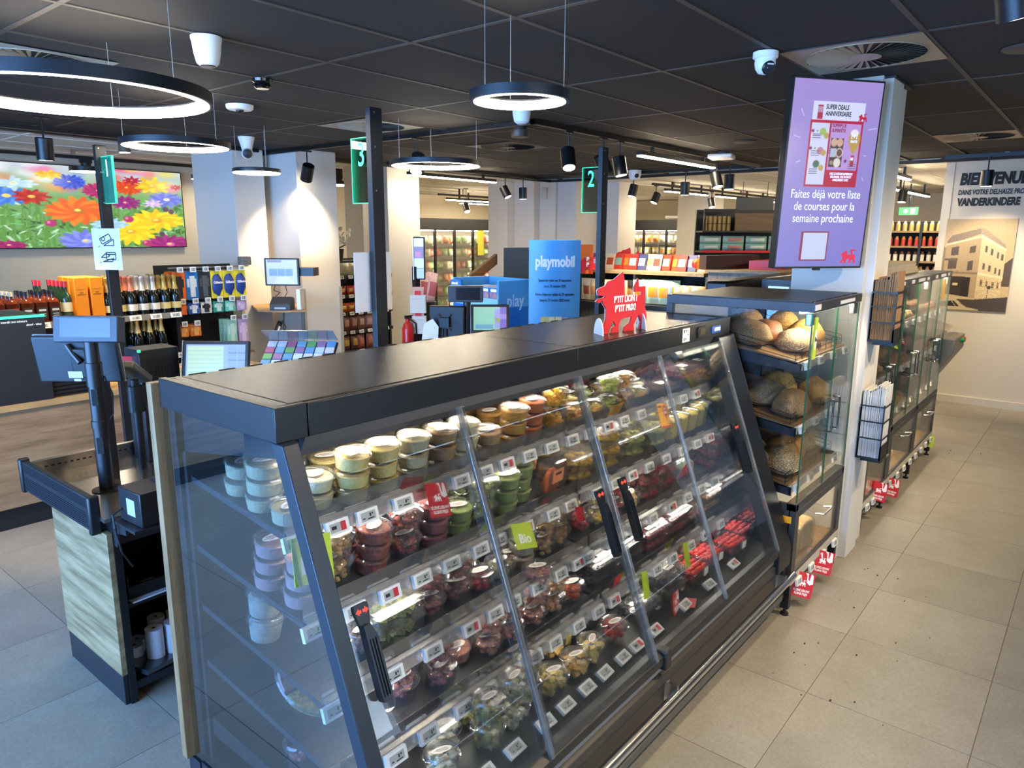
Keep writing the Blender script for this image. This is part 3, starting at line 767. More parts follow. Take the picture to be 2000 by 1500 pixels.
tagx = [[.955, 1.08, 1.18, 1.31, 1.55, 1.66, 1.77, 1.89, 2.02, 2.15, 2.27, 2.40, 2.52, 2.66, 2.92, 3.05, 3.19],
        [.955, 1.08, 1.20, 1.32, 1.44, 1.57, 1.66, 1.80, 1.95, 2.06, 2.24, 2.37, 2.50, 2.64, 2.79, 2.95, 3.10, 3.24],
        [.96, 1.15, 1.30, 1.46, 1.57, 1.66, 1.79, 1.92, 2.03, 2.09, 2.28, 2.44, 2.58, 2.75, 2.90, 3.04, 3.19],
        [1.10, 1.22, 1.36, 1.47, 1.59, 1.70, 1.81, 1.95, 2.08, 2.19, 2.36, 2.52, 2.66, 2.83, 2.98, 3.15]]
for k in range(4):
    yf, zf, s = SH[k]
    zb = zf+(1.97-yf)*s
    for a, b in ((XL+.03, 2.125), (2.14, XR-.035)):
        sf = MB(w).prism([(yf, zf-.018), (yf, zf), (1.97, zb), (1.97, zb-.018)], a, b, 'X').build('shelf', mat('shelf_dark', '#2d2f33', .45), fr)
        MB(w).prism([(yf-.002, zf-.004), (yf-.002, zf+.052), (yf+.001, zf+.052), (yf+.001, zf-.004)], a, b, 'X').build('front_lip', LIP, sf)
        MB(w).box(a+.03, b-.03, yf+.03, yf+.042, zf-.0225, zf-.0155).build('added_light_strip', mat('added_case_lamp', (1, .93, .80), .4, emit=30), sf)  # strip added under each shelf to brighten the row below
        rl = MB(w).prism([(yf-.004, zf+.012), (yf-.016, zf+.004), (yf-.020, zf-.034), (yf-.017, zf-.034), (yf-.013, zf+.002), (yf-.004, zf+.009)], a, b, 'X').build('price_rail', RAILM, fr)
        for i, x in enumerate(tagx[k]):
            if a <= x < b:
                inst('price_tag', TAGR if (i*7+k*3) % 5 == 2 else TAG, rl, (x-2.186, yf-.027-1.55, zf-.016), (-.28, 0, random.uniform(-.02, .02)))
for i, x in enumerate([1.32, 1.45, 1.60, 1.71, 1.83, 1.94, 2.06, 2.16, 2.30, 2.55, 2.78, 3.04]):
    inst('price_tag', TAGR if i in (7, 8, 11) else TAG, dk, (x-2.186, 1.172-1.55, .432), (-1.05, 0, random.uniform(-.06, .06)))
# ---- sliding glass doors
PANE = glass('door_pane', (.975, .982, .985), .004)
PROF = glass('door_edge_profile', (.87, .88, .89), .12, .08, .06)
SL = Vector((0, .365, 1)).normalized()
HL = (1.405-.425)*math.sqrt(1+.365**2)
def arrow(sx, x0, y0): return [(x0+sx*.000, y0), (x0+sx*.010, y0+.009), (x0+sx*.010, y0+.004), (x0+sx*.017, y0+.004), (x0+sx*.017, y0-.004), (x0+sx*.010, y0-.004), (x0+sx*.010, y0-.009)]
for i, (a, b, off, hx) in enumerate(((.955, 1.525, .0, 1.000), (1.485, 2.125, .014, 2.032), (2.10, 2.745, .0, 2.205), (2.705, 3.328, .014, 3.205))):
    M = w @ frame((0, gY(.425), .425), (1, 0, 0), SL) @ Matrix.Translation((0, 0, off))
    pn = MB(M).box(a, b, 0, HL, -.002, .002).build('glass_door', PANE, fr)
    for x in (a, b-.016):
        if i == 0 and x == a: continue
        MB(M).box(x, x+.016, -.004, HL+.004, -.006, .008).build('edge_profile', PROF, pn, bevel=.002)
    # grip: tab with red arrows, fluted handle below
    y1 = (1.035-.425)*math.sqrt(1+.365**2)
    h = MB(M)
    tab = [(hx-.020, y1), (hx-.022, y1-.012), (hx-.016, y1-.045), (hx-.013, y1-.055), (hx+.013, y1-.055), (hx+.016, y1-.045), (hx+.022, y1-.012), (hx+.020, y1)]
    h.prism(tab, .008, .020, 'Z', 0)
    h.prism(arrow(1, hx-.019, y1-.017), .020, .0205, 'Z', 1); h.prism(arrow(-1, hx+.019, y1-.017), .020, .0205, 'Z', 1)
    hb = [(hx-.012, y1-.05), (hx-.012, y1-.225), (hx-.008, y1-.237), (hx+.012, y1-.237), (hx+.020, y1-.225), (hx+.020, y1-.085), (hx+.012, y1-.06), (hx+.008, y1-.05)]
    h.prism(hb, .006, .030, 'Z', 0)
    for q in (-.004, .004, .012): h.box(hx+q-.0012, hx+q+.0012, y1-.225, y1-.085, .030, .034, 0)
    h.build('grip', [mat('grip_black', '#0e1116', .35), mat('arrow_red', '#e0402c', .5, emit=.25)], pn, bevel=.002)
# fascia fittings
MB(w).box(2.985, 3.05, 1.456, 1.461, 1.435, 1.497).build('energy_sticker', WHITE, fr)
for k, (a, b, c, d) in enumerate(((2.992, 3.0, 1.478, 1.492), (3.006, 3.02, 1.484, 1.489), (3.028, 3.034, 1.484, 1.488), (2.992, 3.0, 1.442, 1.455), (3.006, 3.018, 1.448, 1.452), (3.026, 3.036, 1.466, 1.47))):
    MB(w).box(a, b, 1.4555, 1.4565, c, d).build('print_mark', INK, fr)
MB(w).box(3.135, 3.215, 1.452, 1.461, 1.44, 1.492).build('temperature_display', BLACK, fr, bevel=.004)
MB(w).box(3.15, 3.20, 1.4505, 1.453, 1.454, 1.478).build('display_window', mat('display_amber', '#3c3421', .2), fr)
MB(w).box(3.29, 3.39, 1.455, 1.461, 1.445, 1.48).build('maker_badge', mat('badge_blue', '#2d5fae', .4), fr, bevel=.002)
MB(w).box(3.315, 3.38, 1.4535, 1.4555, 1.455, 1.472).build('badge_mark', WHITE, fr)
for z in (.9, .72): MB(w).box(3.38, 3.41, 1.43, 1.455, z, z+.01)
# ================================================================== tubs and fruit
_content = {}
def content(key, c, c2=None, sc_=24, rough=.5):
    if key not in _content: _content[key] = mat('filling_'+key, c, rough, noise=(sc_*1.6, .25), c2=c2, bump=(140, .5))
    return _content[key]
LABELM = mat('paper_label', '#efe9df', .6)
def lid_label(w_, h_, z):
    mb = MB(); n = 20
    mb._add([(w_*math.cos(2*PI*i/n), h_*math.sin(2*PI*i/n), z) for i in range(n)], [tuple(range(n))], 0)
    for k, (dx, dy, l) in enumerate(((0, .35, .55), (-.1, 0, .75), (.05, -.35, .5))):
        y = dy*h_; x = dx*w_
        mb.box(x-l*w_, x+l*w_, y-h_*.07, y+h_*.07, z+.0001, z+.0003, 1)
    return mb
_proto = {}
def tub(kind, key):
    """one tub of each kind, kept as the meshes of its parts"""
    if (kind, key) in _proto: return _proto[(kind, key)]
    cm = _content[key]; P = []
    if kind == 'dip':
        h, r = .047, .053
        P.append(('filling', MB().lathe([(.043, .002), (.0475, .034), (.045, .037), (0, .038)], 24).mesh('filling', cm)))
        P.append(('cup', MB().lathe([(.044, 0), (.0495, .041)], 24, cap=False).mesh('cup', PLASTIC)))
        P.append(('lid', MB().lathe([(.049, .038), (r, .040), (r, .044), (.048, h), (.044, .0445), (0, .0445)], 28, cap=False).mesh('lid', LIDMAT)))
        P.append(('label', lid_label(.032, .017, .0452).mesh('label', [LABELM, mat('print_brown', '#7a3b2a', .7)])))
    elif kind == 'cup':
        h, r = .078, .054
        mb = MB(); rnd = random.Random(hash(key) % 99+3)
        if key in ('grey', 'feta'):
            mb.lathe([(.040, .003), (.046, .05), (.038, .063), (.02, .066), (0, .064)], 24)
        else:
            for q in range(46):
                a = rnd.uniform(0, 6.28); z = .008+.05*rnd.random(); rr = (.030+.1*z)*math.sqrt(rnd.random())
                mb.blob(rnd.uniform(.009, .013), rnd.uniform(.007, .011), rnd.uniform(.006, .010), (rr*math.cos(a), rr*math.sin(a), z), seg=8, rings=5, flat=1, amp=.15, seed=q)
        P.append(('filling', mb.mesh('filling', cm)))
        P.append(('cup', MB().lathe([(.042, 0), (.050, .064)], 24, cap=False).mesh('cup', PLASTIC)))
        P.append(('lid', MB().lathe([(.049, .060), (r, .062), (r, .067), (.050, .070), (.046, .077), (0, .0775)], 28, cap=False).mesh('lid', LIDMAT)))
        P.append(('label', lid_label(.033, .013, .0782).mesh('label', [LABELM, mat('print_grey', '#56504c', .7)])))
    elif kind == 'cubes':
        h, r = .085, .054
        mb = MB(); rnd = random.Random(hash(key) % 1000)
        for q in range(26):
            a = rnd.uniform(0, 6.28); rr = .036*math.sqrt(rnd.random()); z = .008+.055*rnd.random(); s_ = .0085
            M = Matrix.Translation((rr*math.cos(a), rr*math.sin(a), z)) @ Matrix.Rotation(rnd.uniform(0, 3), 4, (rnd.random(), rnd.random(), 1))
            mb.M = M; mb.box(-s_, s_, -s_, s_, -s_, s_)
        P.append(('filling', mb.mesh('filling', cm)))
        P.append(('cup', MB().lathe([(.043, 0), (.051, .068)], 24, cap=False).mesh('cup', PLASTIC)))
        P.append(('lid', MB().lathe([(.050, .064), (r, .066), (r, .071), (.050, .074), (.046, .084), (0, .0845)], 28, cap=False).mesh('lid', LIDMAT)))
        P.append(('label', lid_label(.030, .012, .0852).mesh('label', [LABELM, mat('print_grey', '#56504c', .7)])))
    elif kind == 'berries':
        h = .055
        mb = MB(); rnd = random.Random(5)
        for ix in range(9):
            for iy in range(6):
                for iz in range(2):
                    mb.blob(.0085, .0085, .0085, (-.072+.018*ix+rnd.uniform(-.003, .003), -.045+.018*iy+rnd.uniform(-.003, .003), .006+.016*iz+rnd.uniform(0, .004)), seg=8, rings=5, flat=1, amp=0)
        P.append(('filling', mb.mesh('filling', cm)))
        P.append(('tray', MB().prism([(-.082, -.055), (.082, -.055), (.088, -.05), (.088, .05), (.082, .055), (-.082, .055), (-.088, .05), (-.088, -.05)], 0, .036, 'Z').mesh('tray', PLASTIC)))
        P.append(('lid', MB().prism([(-.086, -.058), (.086, -.058), (.092, -.05), (.092, .05), (.086, .058), (-.086, .058), (-.092, .05), (-.092, -.05)], .036, .041, 'Z').box(-.078, .078, -.046, .046, .041, .055).mesh('lid', LIDMAT)))
        P.append(('label', MB().box(-.03, .03, -.018, .018, .0552, .0556).box(-.024, .02, -.004, .0, .0556, .0558, 1).mesh('label', [LABELM, INK])))
    elif kind == 'strawberry':
        h = .062
        mb = MB(); rnd = random.Random(9)
        for ix in range(6):
            for iy in range(4):
                for iz in range(2):
                    M = Matrix.Translation((-.062+.025*ix+rnd.uniform(-.004, .004), -.037+.025*iy+rnd.uniform(-.004, .004), .014+.024*iz)) @ Matrix.Rotation(rnd.uniform(-1.2, 1.2), 4, (rnd.random()-.5, rnd.random()-.5, .1))
                    mb.M = M; mb.lathe([(.002, -.016), (.008, -.010), (.0125, .0), (.0125, .006), (.006, .011)], 8)
        mb.M = None
        P.append(('filling', mb.mesh('filling', cm)))
        P.append(('tray', MB().prism([(-.082, -.055), (.082, -.055), (.082, .055), (-.082, .055)], 0, .002, 'Z').box(-.086, .086, -.058, -.056, 0, .05).box(-.086, .086, .056, .058, 0, .05).box(-.087, -.085, -.058, .058, 0, .05).box(.085, .087, -.058, .058, 0, .05).mesh('tray', LIDMAT)))
        P.append(('label', MB().box(.02, .06, -.0605, -.0585, .008, .042).mesh('label', LABELM)))
    elif kind == 'tray':
        h = .058
        mb = MB(); rnd = random.Random(3)
        for q in range(22):
            M = Matrix.Translation((rnd.uniform(-.07, .07), rnd.uniform(-.035, .035), .012+.03*rnd.random())) @ Matrix.Rotation(rnd.uniform(0, 3), 4, (rnd.random(), rnd.random(), 1.5))
            mb.M = M; mb.box(-.017, .017, -.009, .009, -.008, .008)
        mb.M = None
        P.append(('filling', mb.mesh('filling', cm)))
        P.append(('tray', MB().prism([(-.085, -.052), (.085, -.052), (.092, -.045), (.092, .045), (.085, .052), (-.085, .052), (-.092, .045), (-.092, -.045)], 0, .05, 'Z').mesh('tray', PLASTIC)))
        P.append(('lid', MB().prism([(-.09, -.056), (.09, -.056), (.096, -.048), (.096, .048), (.09, .056), (-.09, .056), (-.096, .048), (-.096, -.048)], .05, .058, 'Z').mesh('lid', LIDMAT)))
    elif kind == 'pine':
        h = .115
        P.append(('filling', MB().lathe([(.036, .003), (.040, .09), (.034, .096), (0, .098)], 18).mesh('filling', cm)))
        P.append(('cup', MB().lathe([(.038, 0), (.046, .10)], 20, cap=False).mesh('cup', PLASTIC)))
        P.append(('lid', MB().lathe([(.046, .098), (.050, .10), (.050, .106), (.044, .11), (0, h)], 20, cap=False).mesh('lid', LIDMAT)))
    elif kind == 'bag':
        h = .13
        P.append(('filling', MB().blob(.05, .025, .05, (0, 0, .0), amp=.12, freq=6, seg=16, rings=10, flat=.9).mesh('filling', cm)))
        P.append(('bag', MB().prism([(-.055, 0), (.055, 0), (.062, .09), (.045, .13), (-.045, .13), (-.062, .09)], -.028, .028, 'Y').mesh('bag', PLASTIC)))
        P.append(('label', MB().box(-.035, .035, -.0305, -.0295, .055, .105).box(-.02, .02, -.031, -.0305, .085, .095, 1).mesh('label', [mat('bag_label', '#d98b5c', .6), INK])))
    _proto[(kind, key)] = (P, h)
    return _proto[(kind, key)]
_names = {'dip': 'dip_tub', 'cup': 'salad_cup', 'cubes': 'cheese_cup', 'berries': 'berry_punnet', 'strawberry': 'strawberry_punnet', 'tray': 'fruit_tray', 'pine': 'pineapple_cup', 'bag': 'snack_bag'}
_cats = {'dip': 'tub', 'cup': 'cup', 'cubes': 'cup', 'berries': 'punnet', 'strawberry': 'punnet', 'tray': 'tray', 'pine': 'cup', 'bag': 'bag'}
SHN = ['top', 'second', 'third', 'fourth', 'bottom']
def place(kind, key, desc, k, x, y, n=1, rz=None):
    yf, zf, s = SH[k]
    th = math.atan(s)
    P, h = tub(kind, key)
    nz = Vector((0, -math.sin(th), math.cos(th)))
    base = Vector((x, y, zf+(y-yf)*s+.001))
    for q in range(n):
        jx, jy = (random.uniform(-.004, .004), random.uniform(-.004, .004)) if q else (0, 0)
        p = base+nz*h*q+Vector((jx, jy, 0))
        lvl = 'deck' if k == 4 else 'shelf'
        t = thing(_names[kind], '%s on the %s %s of the chilled case' % (desc, SHN[k], lvl), _cats[kind], p, 0, '%s, %s %s' % (desc, SHN[k], lvl))
        t.rotation_euler = (th, 0, rz if rz is not None else random.uniform(-.5, .5) if kind in ('dip', 'cup', 'cubes', 'pine') else random.uniform(-.06, .06))
        for nm, me in P:
            o = inst(nm, me, t)
            if nm == 'filling' and kind in ('berries', 'strawberry', 'cubes', 'tray', 'cup'): o['kind'] = 'stuff'
content('cream', '#e2cf9a', '#d2ba80'); content('paleyellow', '#e8d383', '#d8bd62'); content('ivory', '#e9e0bd', '#ddd09c'); content('tan', '#c9a06a', '#b3854f'); content('peach', '#d9a977', '#c28c58')
content('amber', '#e0a52e', '#c98a1d'); content('orange', '#d9782a', '#bf5e1c'); content('green', '#a5b361', '#87974a'); content('redbrown', '#a8492a', '#6b2a18', 40)
content('brown', '#7a4a30', '#5c3523'); content('purple', '#b86a68', '#8d4048'); content('pink', '#dba79a', '#cc9085', 10); content('grey', '#c2b79f', '#9d917a'); content('olive', '#b3ac68', '#6f7040', 40)
content('salami', '#b8705f', '#6e2f2a', 55); content('ham', '#d39a83', '#a55c4d', 40); content('chorizo', '#c4673a', '#8a3a20', 50); content('feta', '#ece7cf', '#a9a67a', 45)
content('cheddar', '#e2bc62', '#d3a848', 8); content('gouda', '#e3d07e', '#d5be62', 8); content('mango', '#e6b62f', '#d49c1c', 20); content('honeydew', '#dcd77a', '#c9c45e', 20); content('pineapple', '#dcc94f', '#c5ac35', 50)
content('grape', '#c7cf6a', '#9fac3c', 30); content('mixfruit', '#dd9a3a', '#c9d06a', 26); content('melon', '#e3cf7a', '#e0893a', 22); content('carrot', '#dd6b22', '#c4571a', 30); content('watermelon', '#c9352f', '#a82626', 18)
content('raspberry', '#a82335', '#7d1525', 60, .4); content('blackberry', '#2b2430', '#19141d', 60, .35); content('blueberry', '#3c3748', '#26222f', 60, .4); content('physalis', '#d08a28', '#b06e1c', 40, .35); content('strawberry', '#c8261e', '#a31a17', 50, .3)
content('chicken', '#d6ab6d', '#a3743c', 40); content('dark', '#6c4a3a', '#3a2a22', 40); content('cranberry', '#7e1f2c', '#5c121e', 50)
# shelf 1
R0 = [('dip', 'cream', 'clear tub of pale hummus', .99, 1.66, 3), ('dip', 'cream', 'clear tub of pale hummus', .995, 1.555, 1), ('dip', 'ivory', 'clear tub of ivory dip', 1.10, 1.59, 2), ('dip', 'paleyellow', 'clear tub of light yellow dip', 1.195, 1.56, 3),
      ('dip', 'paleyellow', 'clear tub of light yellow dip', 1.31, 1.565, 3), ('dip', 'ivory', 'clear tub of ivory dip', 1.425, 1.56, 3), ('dip', 'tan', 'clear tub of tan hummus', 1.535, 1.555, 3), ('dip', 'ivory', 'clear tub of ivory dip', 1.645, 1.56, 3),
      ('dip', 'tan', 'clear tub of tan hummus', 1.755, 1.555, 2), ('dip', 'amber', 'clear tub of amber yellow spread', 1.90, 1.56, 3), ('dip', 'orange', 'clear tub of orange pepper spread', 2.03, 1.585, 3),
      ('cubes', 'mango', 'clear cup of yellow mango cubes', 2.16, 1.575, 2), ('cup', 'melon', 'clear cup of sliced melon', 2.29, 1.57, 1), ('cup', 'mixfruit', 'clear cup of mixed fruit', 2.40, 1.555, 1), ('cup', 'grape', 'clear cup of pale green grapes', 2.51, 1.56, 2),
      ('cup', 'melon', 'clear cup of sliced melon', 2.63, 1.56, 2), ('cup', 'mixfruit', 'clear cup of mixed fruit', 2.745, 1.55, 1), ('cup', 'feta', 'clear cup of white cheese', 2.84, 1.62, 1),
      ('berries', 'cranberry', 'clear box of dark red berries', 2.98, 1.56, 1), ('berries', 'raspberry', 'clear box of bright red berries', 3.18, 1.56, 2), ('berries', 'raspberry', 'clear box of bright red berries', 3.38, 1.57, 2)]
for kd, ky, ds, x, y, n in R0:
    place(kd, ky, ds, 0, x, y, n)
    if kd == 'dip': place(kd, ky, ds, 0, x+random.uniform(-.012, .012), y+.118, max(1, n-(n > 2)))
    if kd == 'dip' and x > 1.1: place(kd, ky, ds, 0, x+random.uniform(-.012, .012), y+.238, max(1, n-1))
    if kd == 'cup': place(kd, ky, ds, 0, x, y+.12, 1)
place('berries', 'cranberry', 'clear box of dark red berries', 0, 2.98, 1.70, 2); place('berries', 'raspberry', 'clear box of bright red berries', 0, 3.18, 1.70, 2); place('pine', 'raspberry', 'tall clear cup of red fruit', 0, 2.55, 1.80, 1); place('pine', 'raspberry', 'tall clear cup of red fruit', 0, 2.67, 1.80, 1)
# shelf 2
R1 = [('dip', 'pink', 'clear tub of pink dip', .985, 1.64, 3), ('dip', 'pink', 'clear tub of pink dip', .995, 1.52, 3), ('cup', 'chicken', 'clear cup of tan bean salad', 1.115, 1.55, 2), ('dip', 'redbrown', 'clear tub of red brown tapenade', 1.23, 1.53, 3),
      ('cup', 'redbrown', 'clear cup of dried tomatoes', 1.35, 1.525, 2), ('dip', 'purple', 'clear tub of plum coloured dip', 1.47, 1.525, 3), ('dip', 'green', 'clear tub of green guacamole', 1.585, 1.535, 2), ('cup', 'green', 'clear cup of green pesto', 1.70, 1.53, 2),
      ('dip', 'green', 'clear tub of green guacamole', 1.815, 1.53, 3), ('dip', 'green', 'clear tub of green guacamole', 1.93, 1.56, 4), ('bag', 'carrot', 'clear pouch of snack carrots', 2.06, 1.51, 1), ('tray', 'mango', 'clear tray of mango slices', 2.245, 1.53, 2),
      ('tray', 'mango', 'clear tray of mango slices', 2.45, 1.53, 3), ('tray', 'honeydew', 'clear tray of pale melon slices', 2.66, 1.53, 2), ('tray', 'honeydew', 'clear tray of pale melon slices', 2.86, 1.53, 2), ('pine', 'pineapple', 'clear cup of whole peeled pineapple', 3.01, 1.52, 1),
      ('pine', 'pineapple', 'clear cup of whole peeled pineapple', 3.11, 1.52, 1), ('pine', 'pineapple', 'clear cup of whole peeled pineapple', 3.21, 1.52, 1), ('pine', 'pineapple', 'clear cup of whole peeled pineapple', 3.31, 1.53, 1), ('pine', 'pineapple', 'clear cup of whole peeled pineapple', 3.40, 1.55, 1)]
for kd, ky, ds, x, y, n in R1:
    place(kd, ky, ds, 1, x, y, n)
    if x > 1.05: place(kd, ky, ds, 1, x+random.uniform(-.01, .01), y+.125, n)
    if x > 2.0: place(kd, ky, ds, 1, x+random.uniform(-.01, .01), y+.25, n)
# shelf 3
R2 = [('cup', 'grey', 'clear cup of pale seafood salad', .99, 1.70, 2), ('cup', 'dark', 'clear cup of dark dates', 1.14, 1.47, 1), ('tray', 'olive', 'clear tray of wraps and grapes', 1.25, 1.48, 2), ('cup', 'redbrown', 'clear cup of red pepper salad', 1.395, 1.47, 2), ('cup', 'salami', 'clear cup of dried beef slices', 1.515, 1.47, 2),
      ('cup', 'raspberry', 'clear cup of pink beetroot', 1.61, 1.46, 1), ('cup', 'olive', 'clear cup of olive salad', 1.71, 1.46, 1), ('dip', 'grey', 'clear tub of grey brown pate', 1.85, 1.48, 4), ('cup', 'chicken', 'clear cup of chicken sticks', 1.96, 1.47, 2), ('cup', 'chicken', 'clear cup of chicken sticks', 2.065, 1.48, 2),
      ('cup', 'raspberry', 'clear cup of cut red fruit', 2.21, 1.48, 1), ('cup', 'mixfruit', 'clear cup of mixed fruit', 2.32, 1.47, 2), ('cup', 'watermelon', 'clear cup of red melon', 2.44, 1.47, 2), ('cup', 'melon', 'clear cup of sliced melon', 2.56, 1.46, 1),
      ('tray', 'watermelon', 'clear tray of watermelon chunks', 2.72, 1.48, 3), ('tray', 'watermelon', 'clear tray of watermelon chunks', 2.92, 1.50, 3), ('berries', 'raspberry', 'clear box of bright red berries', 3.37, 1.46, 3)]
for kd, ky, ds, x, y, n in R2:
    place(kd, ky, ds, 2, x, y, n)
    if x > 1.2: place(kd, ky, ds, 2, x+random.uniform(-.01, .01), y+.125, max(1, n-1))
    if x > 2.0: place(kd, ky, ds, 2, x+random.uniform(-.01, .01), y+.25, n)
# shelf 4
R3 = [('cup', 'salami', 'clear cup of sliced salami', 1.06, 1.50, 2), ('cup', 'salami', 'clear cup of sliced salami', 1.25, 1.44, 2), ('cup', 'salami', 'clear cup of sliced salami', 1.37, 1.40, 2), ('dip', 'ham', 'clear tub of ham bites', 1.50, 1.46, 1), ('cup', 'ham', 'clear cup of rolled ham', 1.58, 1.40, 2), ('cup', 'chorizo', 'clear cup of chorizo', 1.69, 1.40, 2),
      ('cup', 'ham', 'clear cup of rolled ham', 1.815, 1.40, 3), ('cup', 'peach', 'clear cup of smoked cheese', 1.93, 1.40, 2), ('cup', 'carrot', 'clear cup of orange cheese', 2.05, 1.40, 1), ('berries', 'blackberry', 'clear box of blackberries', 2.25, 1.42, 2), ('berries', 'blackberry', 'clear box of blackberries', 2.46, 1.43, 2),
      ('berries', 'raspberry', 'clear box of bright red berries', 2.66, 1.42, 2), ('berries', 'raspberry', 'clear box of bright red berries', 2.86, 1.43, 2), ('berries', 'cranberry', 'clear box of dark red berries', 3.05, 1.43, 1), ('berries', 'physalis', 'clear box of orange physalis', 3.25, 1.43, 2), ('berries', 'raspberry', 'clear box of bright red berries', 3.42, 1.43, 2), ('berries', 'physalis', 'clear box of orange physalis', 3.05, 1.56, 2)]
for kd, ky, ds, x, y, n in R3:
    place(kd, ky, ds, 3, x, y, n)
    if x > 1.2 and (x, y) != (3.05, 1.56): place(kd, ky, ds, 3, x+random.uniform(-.01, .01), y+(.125 if kd != 'berries' else .13), n)
    if x > 2.0: place(kd, ky, ds, 3, x+random.uniform(-.01, .01), y+.26, n)
# deck
R4 = [('cup', 'salami', 'clear cup of sliced salami', 1.02, 1.60, 1), ('cup', 'ham', 'clear cup of salami cubes', 1.10, 1.46, 1), ('cup', 'ham', 'clear cup of salami cubes', 1.205, 1.44, 2), ('dip', 'salami', 'clear tub of fuet slices', 1.325, 1.47, 1), ('cubes', 'feta', 'clear cup of feta and olives', 1.245, 1.27, 1), ('cubes', 'feta', 'clear cup of feta and olives', 1.33, 1.345, 1),
      ('cubes', 'olive', 'clear cup of green olives with cheese', 1.42, 1.255, 2), ('cubes', 'feta', 'clear cup of feta and olives', 1.545, 1.26, 2), ('cubes', 'olive', 'clear cup of green olives with cheese', 1.655, 1.30, 2), ('cubes', 'gouda', 'clear cup of pale cheese cubes', 1.755, 1.26, 1), ('cubes', 'cheddar', 'clear cup of orange cheese cubes', 1.875, 1.255, 1), ('cubes', 'gouda', 'clear cup of pale cheese cubes', 1.99, 1.265, 1),
      ('cup', 'strawberry', 'clear cup of red jelly fruit', 2.155, 1.27, 1), ('berries', 'blueberry', 'clear box of blueberries', 2.13, 1.42, 1), ('berries', 'blueberry', 'clear box of blueberries', 2.40, 1.30, 1), ('berries', 'blueberry', 'clear box of blueberries', 2.62, 1.30, 2), ('berries', 'blueberry', 'clear box of blueberries', 2.62, 1.43, 2),
      ('strawberry', 'strawberry', 'open punnet of ripe strawberries', 2.82, 1.285, 1), ('strawberry', 'strawberry', 'open punnet of ripe strawberries', 2.82, 1.41, 1), ('strawberry', 'strawberry', 'open punnet of ripe strawberries', 3.01, 1.30, 1), ('strawberry', 'strawberry', 'open punnet of ripe strawberries', 3.01, 1.42, 1), ('strawberry', 'strawberry', 'open punnet of ripe strawberries', 3.21, 1.27, 1), ('strawberry', 'strawberry', 'open punnet of ripe strawberries', 3.21, 1.40, 2), ('strawberry', 'strawberry', 'open punnet of ripe strawberries', 3.39, 1.30, 1), ('strawberry', 'strawberry', 'open punnet of ripe strawberries', 3.39, 1.43, 2), ('berries', 'blueberry', 'clear box of blueberries', 2.40, 1.43, 1)]
for kd, ky, ds, x, y, n in R4:
    place(kd, ky, ds, 4, x, y, n)
    if kd in ('cup', 'cubes') and x > 1.3: place(kd, ky, ds, 4, x+.03, y+.125, 1)
# watermelon wedge on the third shelf
yf, zf, s = SH[2]
t = thing('watermelon_wedge', 'cut watermelon wedge with green rind on the third shelf', 'fruit', (3.11, 1.50, zf+.015))
n = 16
pts = [(.085*math.cos(PI*i/n), .085*math.sin(PI*i/n)) for i in range(n+1)]
Mw = Matrix.Rotation(.25, 4, 'X')
MB(Mw).prism([(x*.9, z*.9) for x, z in pts], -.03, .03, 'Y').build('flesh', content('watermelon', '#c9352f'), t)
MB(Mw).prism([(x*.97, z*.97) for x, z in pts]+[(x*.9, z*.9) for x, z in reversed(pts)], -.0295, .0295, 'Y').build('pith', mat('pith', '#dfe0b4', .6), t)
MB(Mw).prism([(x, z) for x, z in pts]+[(x*.97, z*.97) for x, z in reversed(pts)], -.029, .029, 'Y').build('rind', mat('rind', '#3f5a34', .5), t)
# round platter at the left end of the third shelf
t = thing('party_platter', 'large round divided platter of salads and cheese under a clear lid', 'platter', (1.085, 1.60, SH[2][1]-.10)); t.rotation_euler = (.55, .05, 0)
for k, (c0, c1_, ky) in enumerate(((0, 1.6, 'gouda'), (1.6, 3.2, 'pink'), (3.2, 4.7, 'olive'), (4.7, 6.283, 'feta'))):
    poly = [(.02*math.cos((c0+c1_)/2), .02*math.sin((c0+c1_)/2))]+[(.118*math.cos(c0+.06+(c1_-c0-.12)*i/10), .118*math.sin(c0+.06+(c1_-c0-.12)*i/10)) for i in range(11)]
    MB().prism(poly, .006, .03, 'Z').build('filling', _content[ky], t)
MB().lathe([(.115, 0), (.128, .034)], 40, cap=False).build('tray', PLASTIC, t)
MB().lathe([(.126, .033), (.135, .036), (.132, .042), (.10, .046), (0, .046)], 40, cap=False).build('lid', LIDMAT, t)
MB().box(-.05, .05, -.035, .02, .0462, .0468).build('label', LABELM, t)
# ---- promotion cards on the rails
def lion_poly(s=1.0, x0=0, y0=0, flip=False, sy=.82):
    """heraldic lion outline, facing left, about 1 x .85 units"""
    P = [(.00, .56), (.03, .66), (.16, .71), (.20, .78), (.26, .80), (.33, .93), (.35, .80), (.40, .74), (.42, .58), (.66, .56), (.66, .70), (.60, .70), (.60, .92), (.96, .92), (.96, .83), (.70, .83), (.70, .78), (.76, .78), (.76, .58), (.90, .56), (.97, .40), (.93, .30), (1.0, .08), (1.0, .0), (.84, .0), (.87, .12), (.78, .27), (.68, .12), (.70, .0), (.54, .0), (.56, .10), (.60, .18), (.52, .30), (.44, .29), (.36, .16), (.38, .0), (.22, .0), (.24, .08), (.20, .16), (.12, .06), (.12, .0), (-.02, .0), (.02, .10), (.10, .22), (.12, .40), (.06, .46), (-.04, .46), (-.04, .49), (.08, .50), (.08, .53)]
    return [(x0+s*((1-p[0]) if flip else p[0]), y0+s*sy*p[1]) for p in P]
